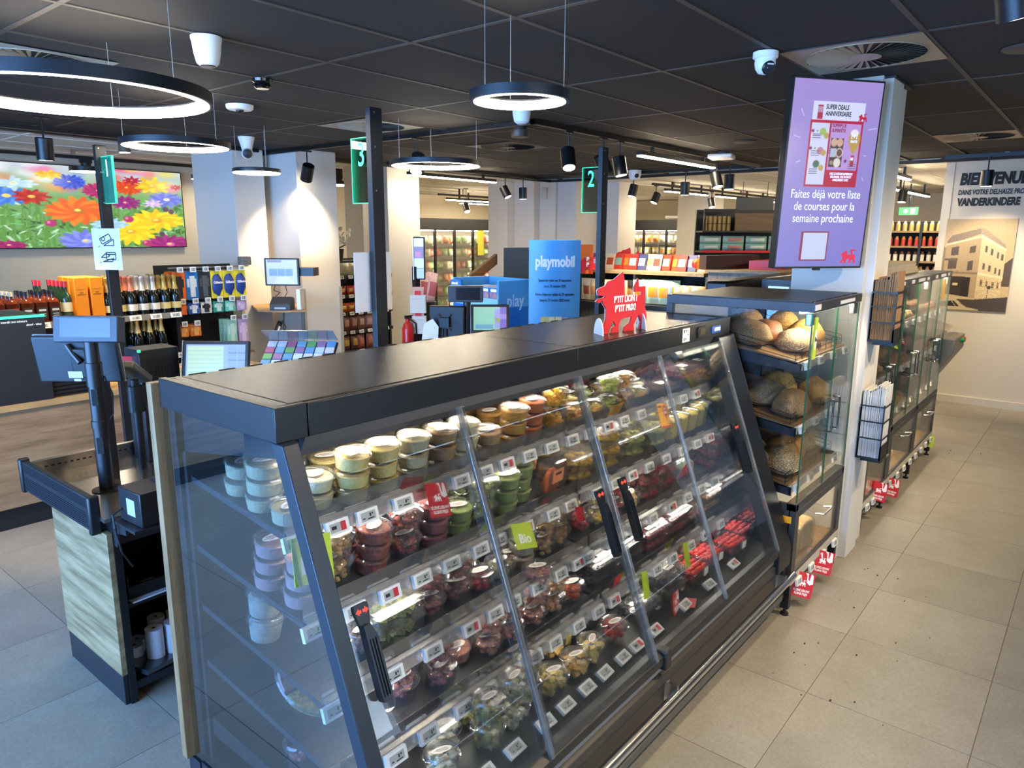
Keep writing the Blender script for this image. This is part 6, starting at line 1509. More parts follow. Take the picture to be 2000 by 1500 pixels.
for ri, (z, h_, w_, L) in enumerate(rows):
    for k, cc in enumerate(L):
        if not cc: continue
        P = razor(cc[0], cc[1], w_*.92, h_, bag=(ri == 0 and k >= 3))
        x = 3.13+.118*k
        for r_ in range(3):
            t = thing('razor_pack', '%s razor pack hanging on the %s row of the peg display' % ({'#e06a1c': 'orange', '#1f6fb0': 'blue', '#2a2a30': 'black', '#e5d83a': 'yellow and blue', '#d9571c': 'orange', '#1f55a8': 'dark blue', '#d8d4cc': 'white', '#2f9a8a': 'teal', '#5fc4b4': 'mint', '#b79ac0': 'lilac', '#d8782a': 'amber', '#9ad2bd': 'mint green', '#bfa0c8': 'lilac'}[cc[0]], ['top', 'second', 'amber', 'third'][ri]), 'razor pack', (x, 6.40+.07*r_, z-.03), 0, 'razor packs %s row %s' % (['top', 'second', 'amber', 'third'][ri], cc[0][1:]))
            for nm, me in P: inst(nm, me, t)
            if r_ == 0:
                if ri == 0 and k >= 3: text('Gillette', .03, WHITEINK, t, frame((0, -.033, -h_*.42), (1, 0, 0), (0, 0, 1)), bold=.001)
        MB(w).cyl((x, 6.70, z-.028), (x, 6.37, z-.028), .003, 6).build('hook', STEEL, pg)
        inst('price_tag', TAG, pg, (x-3.4, 6.36-6.72, z-.008), (0, 0, 0), (.75, 1, 1.2))
# ---- flower video wall
vw = thing('video_wall', 'wide bright video wall showing a field of colourful flowers', 'screen', (2.9, 8.94, 2.185))
p = Paint(300, 156, '#8fb878')
rs = np.random.RandomState(11)
for y in range(156): p.a[y] = np.array([.78, .80, .84])*(1-min(1, y/60))+np.array([.42, .62, .36])*min(1, y/60)
for k in range(60): p.ell(rs.randint(0, 300), rs.randint(0, 45), rs.randint(5, 14), rs.randint(4, 10), ['#d83a7a', '#e8d23a', '#b8c0e0', '#d84a3a', '#7a9ad8', '#e878a8', '#f0f0f4', '#e88a3a'][rs.randint(0, 8)], 0, .55, .5)
for k in range(520):
    x, y = rs.randint(-5, 305), int(55+100*rs.rand()**.8)
    g = .35+.6*rs.rand(); p.ell(x, y, rs.uniform(3, 9), rs.uniform(1, 2.4), (g*.42, g*.78, g*.34), rs.uniform(-1.6, 1.6), .9)
for k in range(90): x = rs.randint(0, 300); p.line(x, rs.randint(60, 100), x+rs.randint(-10, 10), 156, 1.6, '#5a8f3c')
for k in range(160):
    x, y = rs.randint(0, 300), rs.randint(70, 156); g = rs.rand(); p.ell(x, y, rs.uniform(3, 8), rs.uniform(.8, 2), (.45+.4*g, .75+.2*g, .5+.35*g), rs.uniform(-1.4, 1.4), .8)
def flower(x, y, R, c, c2, cen, n=14, fl=.75, ph=0):
    for ly in (1.0, .72):
        for k in range(n):
            a = 2*PI*(k+ph)/n+(.2 if ly < 1 else 0); rr = R*ly*(.9+.16*rs.rand())
            cx, cy = x+math.cos(a)*rr*.55, y+math.sin(a)*rr*.55*fl
            p.ell(cx, cy, rr*.48, R*.15, c if (k+int(ly*10)) % 2 else c2, math.atan2(math.sin(a)*fl, math.cos(a)), 1, 0, c2)
    p.ell(x, y, R*.2, R*.17, cen); p.ell(x-R*.04, y-R*.04, R*.1, R*.08, '#f4d66a')
sx, sy = 300/715.0, 156/290.0   # painted from sizes seen on the wall
def fx(px): return (px+240)/600*300
def fy(py): return (py-318)/166*156
for q in (-215, -160, -110, -50): flower(fx(q), fy(350+rs.randint(0, 90)), rs.randint(14, 26), *[('#e0459a', '#a82270', '#f0c040'), ('#f0d030', '#d8a818', '#b88820'), ('#4a7ae0', '#2a4ab8', '#d8c060'), ('#e8682a', '#c84818', '#f0c040')][rs.randint(0, 4)])
flower(fx(10), fy(382), 22, '#5a9ae8', '#3a70d0', '#e8d070'); flower(fx(53), fy(382), 19, '#d8301c', '#a01812', '#e8b040', 10); flower(fx(137), fy(408), 34, '#f08a1c', '#e05a10', '#c06a20', 18)
flower(fx(125), fy(350), 17, '#4a6ae0', '#2a42b8', '#3a52c8', 20); flower(fx(88), fy(338), 14, '#f2d21c', '#d8a80c', '#e0a818', 9, .5); flower(fx(180), fy(365), 18, '#c82a78', '#981a58', '#c82a78', 18)
flower(fx(238), fy(356), 18, '#e8581c', '#c83c10', '#d84a14', 18); flower(fx(293), fy(350), 22, '#f4dc28', '#dcb414', '#d8a018', 9); flower(fx(322), fy(378), 20, '#7a8ae4', '#5a68cc', '#d8d8f0', 14); flower(fx(296), fy(425), 32, '#f6e024', '#e0bc10', '#d89a20', 16, .55)
flower(fx(238), fy(450), 30, '#f6e024', '#e4c414', '#d8a820', 14, .9); flower(fx(322), fy(478), 28, '#b81e8a', '#8a1268', '#d858a8', 18, .6); flower(fx(145), fy(470), 28, '#8a96ec', '#6a72d4', '#a8b0f4', 16, .7); flower(fx(195), fy(435), 20, '#b8dcf4', '#94c4ec', '#c4d89c', 10, .5)
flower(fx(232), fy(388), 17, '#a8228a', '#80166a', '#b83a9c', 14, .8); flower(fx(290), fy(388), 12, '#dcc8e8', '#c4a8dc', '#e8d8f0', 8); flower(fx(25), fy(358), 22, '#cde4f0', '#b0d0e4', '#cde4f0', 8, .35); flower(fx(5), fy(478), 16, '#b81e7a', '#8a1258', '#b81e7a', 12, .5); flower(fx(182), fy(480), 14, '#e84a20', '#c83410', '#e84a20', 10)
for q in ((82, 434), (235, 423), (270, 475)): p.ell(fx(q[0]), fy(q[1]), 6, 7, '#b02a6a'); p.ell(fx(q[0])-2, fy(q[1])-2, 2, 3, '#d878a8')
for q in ((318, 400), (330, 405), (305, 455)): p.ell(fx(q[0]), fy(q[1]), 3.5, 6, '#5a3a58')
flower(fx(345), fy(350), 8, '#c82848', '#a01830', '#c82848', 8); flower(fx(250), fy(340), 11, '#c8284a', '#a01838', '#c8284a', 8)
MB().box(-1.60, 1.615, -.0, .06, -.445, .445).build('casing', BLACK, vw)
picture('flower_image', p, frame((.0075, -.002, 0), (1, 0, 0), (0, 0, 1)), 3.19, .87, vcol('video_wall', emit=.66, rough=.3), vw)
# ---- service monitor, printer and shelf on the columns
t = thing('wall_monitor', 'small monitor with a blue menu on the column by the printer', 'monitor', (4.06, 6.22, 1.545))
F2 = frame((0, 0, 0), (.60, -.80, 0), (0, 0, 1))
MB(F2).box(-.17, .17, -.132, .132, -.03, 0).build('casing', BLACK, t, bevel=.006)
p = Paint(40, 32, '#b8c6d4'); p.rect(2, 1, 20, 3.5, '#8a6a7c'); p.rect(4, 12, 34, 21, '#6a8cc0'); p.line(14, 12, 14, 21, .8, '#9ab4d8'); p.line(24, 12, 24, 21, .8, '#9ab4d8'); p.poly([(6, 32), (14, 22), (30, 22), (38, 32)], '#c8d6e0')
picture('screen_image', p, F2 @ Matrix.Translation((0, 0, .001)), .30, .235, SCRS, t)
MB(F2).box(-.03, .3, -.04, .04, -.20, -.03).build('arm', BLACKM, t)
MB(F2).tube([(-.08, -.13, -.02), (-.10, -.18, -.03), (-.04, -.20, -.03), (-.09, -.24, -.04), (-.10, -.3, -.04)], .004, 6).tube([(.02, -.13, -.02), (.03, -.2, -.03), (-.02, -.28, -.04)], .004, 6).build('cable', BLACK, t)
t = thing('wall_shelf', 'small wooden shelf on the column under the monitor', 'shelf', (4.15, 6.32, 1.165))
MB(Matrix.Translation((-4.15, -6.32, -1.165))).prism([(3.86, 6.36), (4.0, 6.12), (4.16, 6.0), (4.445, 6.45), (4.445, 6.85), (4.10, 6.86)], 1.165, 1.183, 'Z').build('board', wood('light_pine', '#c99f62', '#b18545', 'X'), t)
t = thing('label_printer', 'dark grey printer on the small wooden shelf', 'printer', (4.03, 6.20, 1.184), -.9)
MB().prism([(-.07, 0), (.08, 0), (.08, .11), (.02, .125), (-.07, .06)], -.10, .10, 'X').build('body', mat('printer_grey', '#3a3a38', .5), t, bevel=.006)
MB().box(-.055, .055, -.0705, -.07, .012, .03).build('plate', LCD, t)
tag(MB().box(-.02, .02, -.06, .06, 0, .20).build('computer_box', WHITE, loc=(4.17, 6.10, 1.184), rot=(0, 0, -.9), bevel=.004), 'slim white computer standing on the small wooden shelf', 'computer')
t = thing('barcode_scanner', 'black hand scanner hanging under the small wooden shelf', 'scanner', (4.02, 6.28, 1.0))
MB(Matrix.Rotation(.5, 4, 'Y')).box(-.022, .022, -.02, .02, -.12, .07).build('body', BLACK, t, bevel=.008)
MB(Matrix.Rotation(.5, 4, 'Y')).box(-.010, .010, -.0212, -.02, -.08, .02).build('grip_plate', WHITE, t)
MB().tube([(.05, 0, .07), (.09, 0, .0), (.06, 0, -.06), (.08, 0, .165)], .004, 6).build('cable', BLACK, t)
# ================================================================== second checkout behind the chilled case
ck2 = thing('checkout_counter', 'second checkout counter hidden behind the chilled case', 'counter', (3.6, 3.2, 0)); w = W(ck2)
MB(w).box(2.75, 4.35, 2.95, 3.5, .1, .80).build('body', OAK, ck2); MB(w).box(2.72, 4.38, 2.92, 3.62, .80, .83).build('top', mat('steel_top', '#b4aca0', .22, .9), ck2); MB(w).box(2.8, 4.3, 3.0, 3.45, 0, .1).build('kick', ANTH, ck2)
t = thing('customer_display', 'black customer display on a pole at the second checkout', 'display', (3.33, 3.10, .83))
MB().cyl((0, 0, 0), (0, 0, .68), .024, 16).lathe([(.05, 0), (.05, .006)], 20).build('pole', BLACKM, t)
Md = Matrix.Translation((0, 0, .715)) @ Matrix.Rotation(math.atan2(-.15, .12), 4, 'Z')
MB(Md).box(-.115, .10, -.035, .045, -.05, .05).build('housing', mat('display_grey', '#33353a', .5), t, bevel=.005); MB(Md).box(-.065, .085, -.0358, -.035, -.035, .04).build('screen', mat('display_off', '#0c0d10', .2), t)
t = thing('cashier_monitor', 'back of a small black monitor at the second checkout', 'monitor', (3.22, 3.18, .83))
Mm = Matrix.Translation((.0, .0, .545)) @ Matrix.Rotation(math.atan2(-.16, .10), 4, 'Z') @ Matrix.Rotation(.05, 4, 'X')
MB(Mm).box(-.10, .12, -.012, .014, -.105, .10).build('casing', BLACK, t, bevel=.008); MB(Mm).box(-.03, .03, -.05, -.012, -.03, .03).build('mount', BLACKM, t)
MB(Mm).tube([(-.04, -.014, .05), (.04, -.014, -.05)], .006, 6).tube([(.04, -.014, .05), (-.04, -.014, -.05)], .006, 6).build('spider', ANTH, t)
MB().cyl((0, 0, 0), (0, 0, .5), .02, 10).build('stand', BLACKM, t)
p = Paint(44, 32, '#7fc0b0'); p.rect(0, 0, 44, 2, '#9ad0c4'); p.rect(28, 3, 35, 29, '#8a90d8'); p.rect(35, 0, 44, 32, '#6a58c0'); p.rect(35, 10, 44, 17, '#8a7ad0'); p.rect(29, 15, 35, 21, '#8a9a5a'); p.rect(3, 24, 26, 30, '#5a9ac0')
touch_screen('till_screen', 'till touch screen with green and purple fields at the second checkout', (3.40, 2.97, 1.395), math.atan2(-.17, .15), .3, .205, .145, (3.44, 3.04, .83), p)
tag(MB().prism([(-.05, 0), (.05, 0), (.055, .08), (.02, .13), (-.035, .10)], -.004, .004, 'Y').build('card_shield', WHITE, loc=(3.12, 3.22, 1.27), rot=(.1, 0, -.8)), 'white shield plate beside the second checkout monitor', 'shield')
# ================================================================== sweets shelf behind post 3
ss = thing('sweets_shelving', 'black shelving with sweets bags between the columns', 'shelving', (5.6, 7.0, 0)); w = W(ss)
MB(w).box(4.98, 5.95, 7.22, 7.26, 0, 1.62).build('back', BLACKM, ss)
for x in (4.97, 5.93): MB(w).box(x, x+.025, 6.82, 7.26, 0, 1.45).build('upright', BLACKM, ss)
LV = [.35, .57, .80, 1.02, 1.22, 1.44]
for z in LV:
    s_ = MB(w).box(4.98, 5.95, 6.80, 7.22, z-.018, z).build('shelf', BLACKM, ss); MB(w).box(4.98, 5.95, 6.785, 6.80, z-.035, z+.003).build('price_rail', BLACKM, s_)
    for k in range(7): inst('price_tag', TAG, s_, (5.06+.13*k-5.6, 6.776-7.0, z-.016), (-.2, 0, 0), (.9, 1, 1))
def pack_mesh(name, w_, h_, dp, c, c2, seed=0):
    """soft bag: puffed cushion with crimped ends and a printed band"""
    mb = MB(); nx, nz = 6, 7; rnd = random.Random(seed)
    for side in (-1, 1):
        v = []; f = []
        for j in range(nz+1):
            for i in range(nx+1):
                u, q = i/nx, j/nz
                b = (math.sin(PI*u)**.6 if 0 < u < 1 else 0)*(math.sin(PI*q)**.7 if 0 < q < 1 else 0)
                v.append(((u-.5)*w_*(1-.06*b)+rnd.uniform(-.002, .002), side*dp/2*b*(1+rnd.uniform(-.12, .12)), q*h_))
        for j in range(nz):
            for i in range(nx):
                a = j*(nx+1)+i; q4 = (a, a+1, a+nx+2, a+nx+1)
                f.append(q4 if side < 0 else q4[::-1])
        mm = []
        for j in range(nz):
            for i in range(nx): mm.append(1 if 2 <= j <= 4 and 1 <= i <= nx-2 else 0)
        mb._add(v, f, mm)
    return mb.mesh(name, [mat('pk_'+c[1:], c, .32, coat=.3), mat('pk_'+c2[1:], c2, .35)], 180)
def row_of_packs(name, cat, label, group, specs, x0, x1, y, z, axis='X', step=.11, rows=1, dy=.1, size=(.10, .14, .05), tilt=0.0, jz=.0, face=0.0):
    n = int((x1-x0)/step)
    ms = [pack_mesh(name, size[0], size[1], size[2], a, b, i) for i, (a, b) in enumerate(specs)]
    for r_ in range(rows):
        for k in range(n):
            q = x0+step*(k+.5)+random.uniform(-.008, .008)
            loc = (q, y+dy*r_, z) if axis == 'X' else (y+dy*r_, q, z)
            o = inst(name, ms[(k*len(ms)//max(1, n)+r_*(jz > 0)) % len(ms)], None, loc, (tilt+random.uniform(-.06, .06), 0, face+random.uniform(-.15, .15)))
            tag(o, label, cat, group)
row_of_packs('sweets_bag', 'sweets bag', 'brown see-through sweets bag on the lower shelves between the columns', 'brown sweets bags', [('#7a4a42', '#b98a78'), ('#8a5a50', '#c8a090')], 5.0, 5.93, 6.86, .80, step=.115, size=(.11, .17, .06))
row_of_packs('sweets_bag', 'sweets bag', 'mixed sweets bag on the lowest shelf in view between the columns', 'mixed sweets bags', [('#6a3a3a', '#c8a04a'), ('#8a4a48', '#b8705a')], 5.0, 5.93, 6.86, .57, step=.115, size=(.11, .17, .06))
row_of_packs('sweets_box', 'sweets box', 'red and orange sweets pouch on the shelf between the columns', 'red sweets pouches', [('#c8401c', '#e0a060'), ('#c8341c', '#9ac04a')], 5.0, 5.93, 6.86, 1.22, step=.105, size=(.10, .10, .05))
row_of_packs('sweets_box', 'sweets box', 'orange and yellow sweets pouch on the middle shelf between the columns', 'orange sweets pouches', [('#d05a1c', '#f0d060'), ('#b8301c', '#f0e0a0')], 5.0, 5.93, 6.86, 1.02, step=.105, size=(.10, .10, .05))
row_of_packs('snack_bag', 'snack bag', 'shiny see-through nut bag on the top shelf between the columns', 'nut bags', [('#c8c4a8', '#a89a6a'), ('#d0c8b0', '#c0a878')], 5.0, 5.93, 6.88, 1.44, step=.125, size=(.13, .14, .09))
t = thing('orchid', 'white orchid in a black pot standing on top of the sweets shelf', 'plant', (5.34, 7.02, 1.60)); 
MB().lathe([(.055, 0), (.075, .14), (.07, .14)], 18).build('pot', BLACK, t)
for q, (dx, dz) in enumerate(((.0, .30), (.09, .28))): MB().tube([(0, 0, .13), (dx*.4-.02, 0, .25), (dx, -.02, dz+.05)], .004, 6).build('stem', mat('orchid_stem', '#55603a', .6), t)
pm_ = MB().blob(.028, .008, .024, seg=10, rings=6, flat=1, amp=.1).mesh('petal', mat('orchid_petal', '#dad6d0', .6))
for k in range(26): inst('petal', pm_, t, (random.uniform(-.08, .14), random.uniform(-.06, .03), random.uniform(.18, .36)), (random.uniform(-.5, .5), random.uniform(-1, 1), random.uniform(-1, 1)))
lf_ = MB().blob(.09, .02, .006, seg=10, rings=6, flat=1, amp=.05).mesh('leaf', mat('orchid_leaf', '#3a4a2e', .5))
for k in range(5): inst('leaf', lf_, t, (.04*math.cos(k*1.3), .04*math.sin(k*1.3), .15), (0, -.4, k*1.3))
MB(w).box(4.98, 5.95, 6.95, 7.22, 1.58, 1.60).build('top_board', BLACKM, ss)
# ================================================================== leaflet stand, info terminal, extinguisher
t = thing('info_terminal', 'narrow upright touch terminal with pink and blue picture', 'terminal', (4.93, 5.22, 0)); 
F3 = frame((0, 0, 1.68), (.55, -.83, 0), (0, 0, 1))
MB(F3).box(-.055, .055, -.205, .205, -.04, 0).build('casing', BLACK, t, bevel=.006)
MB(F3).box(-.058, -.054, -.205, .205, -.045, .002).build('edge', STEEL, t)
p = Paint(14, 60, '#9fb4d8'); p.rect(0, 0, 14, 13, '#d8ccd8'); p.rect(0, 13, 14, 30, '#6a3a5a'); p.rect(2, 20, 10, 28, '#b8406a'); p.rect(0, 30, 14, 44, '#c4d0e4'); p.line(0, 44, 14, 44, 1, '#44507a')
picture('screen_image', p, F3 @ Matrix.Translation((0, 0, .001)), .095, .385, SCRS, t)
MB().box(-.03, .03, .02, .07, 0, 1.6).build('stand', BLACKM, t); MB().lathe([(.07, 0), (.07, .012)], 24).build('foot', BLACKM, t)
t = thing('leaflet_stand', 'white zigzag leaflet stand with red leaflets', 'stand', (4.82, 5.12, 0))
F4 = frame((0, 0, 0), (.60, -.80, 0), (0, 0, 1))
CRM = mat('stand_cream', '#cfc6b6', .6)
for z in (1.30, 1.10):
    MB(F4).prism([(z-.12, .02), (z+.08, -.03), (z+.08, -.02), (z-.12, .09), (z-.14, .09)], -.075, .075, 'X').build('pocket', CRM, t) if False else MB(F4).box(-.075, .075, z-.13, z+.04, .0, .05).build('pocket', CRM, t)
    MB(F4 @ Matrix.Translation((0, z+.05, .03)) @ Matrix.Rotation(-.35, 4, 'X')).box(-.055, .055, -.05, .07, -.002, .004).build('leaflet_front', mat('leaflet_pink', '#c8988a', .6), t)
    MB(F4 @ Matrix.Translation((0, z+.06, .0355)) @ Matrix.Rotation(-.35, 4, 'X')).box(-.03, .03, -.02, .02, 0, .002).build('leaflet_print', RED, t)
MB().box(-.03, .03, -.03, .03, 0, 1.0).build('post', BLACKM, t)
t = thing('fire_extinguisher', 'red fire extinguisher beside the leaflet stand', 'extinguisher', (4.70, 5.15, .62))
MB().lathe([(.05, 0), (.055, .01), (.055, .40), (.04, .45), (.02, .47), (.02, .50)], 20).build('cylinder', mat('extinguisher_red', '#c02018', .3), t); MB().box(-.03, .06, -.012, .012, .50, .53).build('handle', BLACK, t)
MB().tube([(0, -.02, .5), (.06, -.05, .45), (.07, -.05, .25)], .008, 6).build('hose', BLACK, t)
MB().box(-.05, .05, -.05, .05, -.62, 0).build('stand', BLACKM, t)
# ================================================================== toy promotion
BLU = mat('toy_blue', '#4f9fd6', .35); BLUD = mat('toy_blue_dark', '#1d6fb8', .4)
bn = thing('promotion_banner', 'tall curved blue toy banner with white lettering', 'banner', (4.72, 3.44, 0), -.87)
n = 16; Rb = .45
arc = [(Rb*math.sin(a), -Rb*math.cos(a)+Rb-.07) for a in [-.47+.94*i/n for i in range(n+1)]]
MB().prism([(x, y) for x, y in arc]+[(x, -y*.6+.03) for x, y in reversed(arc)], 0, 1.868, 'Z').build('body', BLU, bn)
def bend(body, size, m, z, bold, sx):
    me = text_mesh(body, size, m, 'CENTER', bold, .0006, sx)
    co = np.zeros(len(me.vertices)*3); me.vertices.foreach_get('co', co); co = co.reshape(-1, 3).copy()
    a = co[:, 0]/Rb; r_ = Rb+.0015+co[:, 2]
    out = np.stack([r_*np.sin(a), -r_*np.cos(a)+Rb-.07, co[:, 1]+z], 1)
    me.vertices.foreach_set('co', out.ravel()); me.update()
    inst('lettering', me, bn)
bend('playmobil', .115, WHITEINK, 1.70, .005, .72)
DBI = mat('dark_blue_ink', '#123a5c', .6)
for z, s_ in ((1.555, 'Spaaractie geldig van 29 septembre'), (1.51, 't.e.m. 29 oktober 2025'), (1.445, "Action d'épargne valable du 29 septembre"), (1.40, "jusqu'au 29 octobre 2025 inclus")):
    bend(s_, .030, DBI, z, .0006, .62)
p = Paint(40, 36, '#d8c07a')
p.rect(12, 0, 30, 20, '#e8dca8'); p.line(20, 0, 20, 24, 1.5, '#b88a3a'); p.line(8, 10, 32, 10, 1.2, '#b88a3a'); p.rect(0, 20, 14, 36, '#6aa03a'); p.rect(4, 16, 20, 26, '#2a4a8a'); p.ell(31, 24, 8, 12, '#d8cfc0'); p.rect(30, 0, 40, 12, '#8a9ab0'); p.rect(0, 28, 12, 36, '#8ac04a')
pts = [(-.13, 1.24), (.13, 1.24), (.14, .95), (-.15, .95)]
picture('banner_picture', p, frame((.0, -.0765, 1.14), (1, 0, 0), (0, 0, 1)), .22, .26, vcol('photo_print', rough=.5), bn)
bx_ = thing('toy_display', 'blue cardboard stand of toy boxes beside the banner', 'display stand', (4.66, 4.02, 0), -.22)
MB().box(-.18, .22, -.30, .36, 0, 1.33).build('base', BLUD, bx_)
MB().box(.19, .22, -.30, .36, 1.33, 1.545).box(-.18, .22, -.30, -.275, 1.33, 1.545).box(-.18, .22, .335, .36, 1.33, 1.545).build('tray', BLU, bx_)
MB().box(-.19, -.18, -.30, .36, 1.33, 1.40).build('front_lip', mat('toy_lip', '#8cc4e4', .4), bx_)
MB().box(-.205, -.19, .20, .36, 1.47, 1.53).build('flag', BLUD, bx_)
text('playmobil', .03, WHITEINK, bx_, frame((-.206, .34, 1.50), (0, -1, 0), (0, 0, 1)), 'LEFT', .001, sx=.8)
text('play', .14, mat('pale_blue_ink', '#b8d8ee', .6), bx_, frame((-.10, -.3005, 1.38), (1, 0, 0), (0, 0, 1)), 'LEFT', .002, sx=.8)
RB = [('box', MB().box(-.055, .055, -.055, .055, 0, .155).mesh('box', BLUD)), ('box_picture', MB().box(-.0565, -.055, -.05, .05, .005, .115).mesh('box_picture', mat('toy_picture', '#c88a6a', .5, noise=(30, .5), c2='#5a6ab0'))), ('box_title', MB().box(-.0565, -.055, -.04, .04, .122, .145).mesh('box_title', WHITEINK))]
for r_ in range(2):
    for k in range(5):
        t = thing('toy_box', 'blue toy box with a colourful picture in the cardboard stand', 'toy box', (0, 0, 0), -.22, 'toy boxes in the blue stand')
        pt = Matrix.Translation((4.66, 4.02, 1.331)) @ Matrix.Rotation(-.22, 4, 'Z') @ Vector((-.11+.12*r_, -.21+.115*k, 0)); t.location = pt
        for nm, me in RB: inst(nm, me, t)
for r_, z in enumerate((1.05, .88)):
    for k in range(5):
        t = thing('toy_box', 'blue toy box stacked against the lower part of the stand', 'toy box', (0, 0, 0), -.22, 'toy boxes under the blue stand')
        t.location = Matrix.Translation((4.66, 4.02, z+.08)) @ Matrix.Rotation(-.22, 4, 'Z') @ Vector((-.24, -.20+.125*k, 0))
        for nm, me in RB: inst(nm, me, t)
MB().box(-.31, -.18, -.30, .36, .0, .959).build('ledge', BLUD, bx_)
tag(MB().box(-.25, .25, -.18, .18, 0, .30).build('dark_crate', mat('crate_grey', '#3d3f3a', .6), loc=(5.82, 4.50, 1.481), rot=(0, 0, -.05)), 'dark grey crate behind the toy display', 'crate')
wt_ = thing('market_table', 'wooden market table behind the toy display', 'table', (5.75, 4.4, 0)); w = W(wt_)
MB(w).box(5.3, 6.2, 4.25, 4.95, 1.44, 1.48).build('top', OAK, wt_)
for x in (5.34, 6.12):
    for y in (4.29, 4.87): MB(w).box(x, x+.05, y, y+.05, 0, 1.44).build('leg', OAKZ, wt_)
MB(w).prism([(5.1, 1.50), (5.55, 1.72), (5.55, 1.62), (5.1, 1.40)], 4.75, 4.79, 'Y').build('sloping_board', wood('crate_wood', '#b07c4a', '#8e5f34', 'X'), wt_)
# ================================================================== pastry bins behind post two
pb = thing('pastry_bins', 'wooden bins with glass-topped counter behind post two', 'display table', (6.1, 3.5, 0)); w = W(pb)
GREYWOOD = wood('grey_wood', '#8f7f6c', '#74675a', 'Z'); PINE = wood('pale_wood', '#b49b72', '#97805a', 'X')
MB(w).box(5.80, 6.75, 2.75, 4.15, 0, 1.28).build('body', GREYWOOD, pb)
MB(w).box(5.72, 5.80, 2.75, 4.15, 1.24, 1.30).build('price_ledge', BLACKM, pb)
for k in range(13): MB(w).box(5.796, 5.799, 2.76+.105*k, 2.762+.105*k, 0, 1.24).build('board_joint', BLACKM, pb)
MB(w).box(5.95, 6.80, 2.74, 4.2, 1.555, 1.585).build('upper_shelf', PINE, pb)
for y in (2.72, 3.44, 4.14): MB(w).box(6.0, 6.75, y, y+.025, 1.28, 1.555).build('divider', PINE, pb)
MB(w).box(6.72, 6.75, 2.75, 4.15, 1.28, 1.56).build('back', BLACKM, pb)
row_of_packs('cookie_bag', 'cookie bag', 'clear bag of pale biscuits in the wooden bin behind post two', 'biscuit bags', [('#cbb89a', '#c08a5a'), ('#d6c8ac', '#a8502a')], 3.50, 4.12, 5.86, 1.302, 'Y', .085, 3, .1, (.10, .19, .05), face=PI/2)
row_of_packs('cookie_bag', 'cookie bag', 'mint and orange printed bag in the wooden bin', 'mint printed bags', [('#a8cfc4', '#d88a2a')], 3.0, 3.42, 5.87, 1.302, 'Y', .12, 2, .12, (.15, .21, .07), face=PI/2)
row_of_packs('cookie_bag', 'cookie bag', 'clear bag of round golden biscuits at the end of the bin', 'round biscuit bags', [('#c8b48a', '#b0905a')], 2.74, 2.99, 5.87, 1.302, 'Y', .08, 2, .12, (.09, .17, .06), face=PI/2)
BK = [('#b8342a', '#e8e0d0'), ('#4a5080', '#c8ccd8'), ('#d8d2c0', '#8a9a6a'), ('#e0d8cc', '#b84a3a'), ('#c83a2a', '#7ab0a0'), ('#d84a20', '#e88a30')]
mm_ = [MB().box(-.005, .005, -.05, .05, 0, .15, 0).box(-.0056, -.005, -.035, .035, .04, .11, 1).mesh('booklet', [mat('pk_'+a[1:], a, .4), mat('pk_'+b[1:], b, .4)]) for a, b in BK]
for k in range(15):
    o = inst('recipe_booklet', mm_[k % 6], None, (6.15+.02*(k % 3), 4.08-.085*k, 1.586), (0, .25, random.uniform(-.1, .1)))
    tag(o, 'upright colourful booklet on the shelf over the pastry bins', 'booklet', 'booklets over the pastry bins')
row_of_packs('sweet_pouch', 'sweets bag', 'golden sweets pouch beside the booklets over the bins', 'golden pouches', [('#c89a3a', '#e8d088'), ('#c8781c', '#b0301c')], 2.72, 3.05, 6.2, 1.586, 'Y', .09, 3, .1, (.09, .12, .06), face=PI/2)
t = thing('poster_card', 'orange poster with a red lion cut-out beside post two', 'sign', (5.70, 3.85, 1.302), -.87)
MB().box(-.11, .11, 0, .006, .25, .52).build('card', mat('orange_card', '#d8641c', .5), t); MB(Matrix.Translation((-.03, -.006, .26))).prism(lion_poly(.19), -.003, .003, 'Y').build('lion', RED, t)
text('P\nP', .05, WHITEINK, t, frame((.06, -.0095, .36), (1, 0, 0), (0, 0, 1)), bold=.002); MB().box(-.01, .01, 0, .006, 0, .26).build('stick', BLACKM, t)
t = thing('lion_cutout', 'smaller red lion cut-out standing on the far shelf of booklets', 'cardboard sign', (6.45, 3.77, 1.586), PI/2+.25)
MB(Matrix.Translation((-.14, 0, 0))).prism(lion_cut(.28, True), -.004, .004, 'Y').build('lion', RED, t)
card('price_card', 5.70, 3.95, 1.255, .075, .085, mat('price_yellow', '#dcd23a', .5), 'bright yellow price card hanging from the pastry bins', rot=(0, 0, -PI/2))
# low wooden back wall and a dark lower freezer beside the bread cabinet
fb = thing('wooden_gondola', 'long greyish wood gondola end behind the bread cabinet', 'gondola', (6.9, 2.3, 0)); w = W(fb)
MB(w).box(5.95, 7.6, 2.10, 2.70, 0, 1.60).build('body', GREYWOOD, fb); MB(w).box(5.93, 7.62, 2.08, 2.72, 1.60, 1.62).build('top', PINE, fb)
RBX = [('#b8242c', '#d8d0d0'), ('#c83038', '#7a1a1c')]
for k in range(7):
    o = MB().box(-.085, .085, -.12, .12, 0, .075, 0).box(-.06, .06, -.1205, -.12, .02, .05, 1).build('chocolate_box', [mat('pk_b8242c', '#b8242c', .4), mat('pk_d8d0d0', '#d8d0d0', .4)], loc=(6.35+.18*k, 2.35, 1.6205))
    tag(o, 'red chocolate box lying on the wooden gondola', 'box', 'red boxes on the gondola')
tag(MB().box(-.35, .35, -.04, .04, 0, .12).build('dark_sign', mat('sign_brown', '#3a2420', .6), loc=(6.3, 2.66, 1.62), rot=(0, 0, -.3)), 'dark brown header board with pale lettering on the gondola', 'sign')
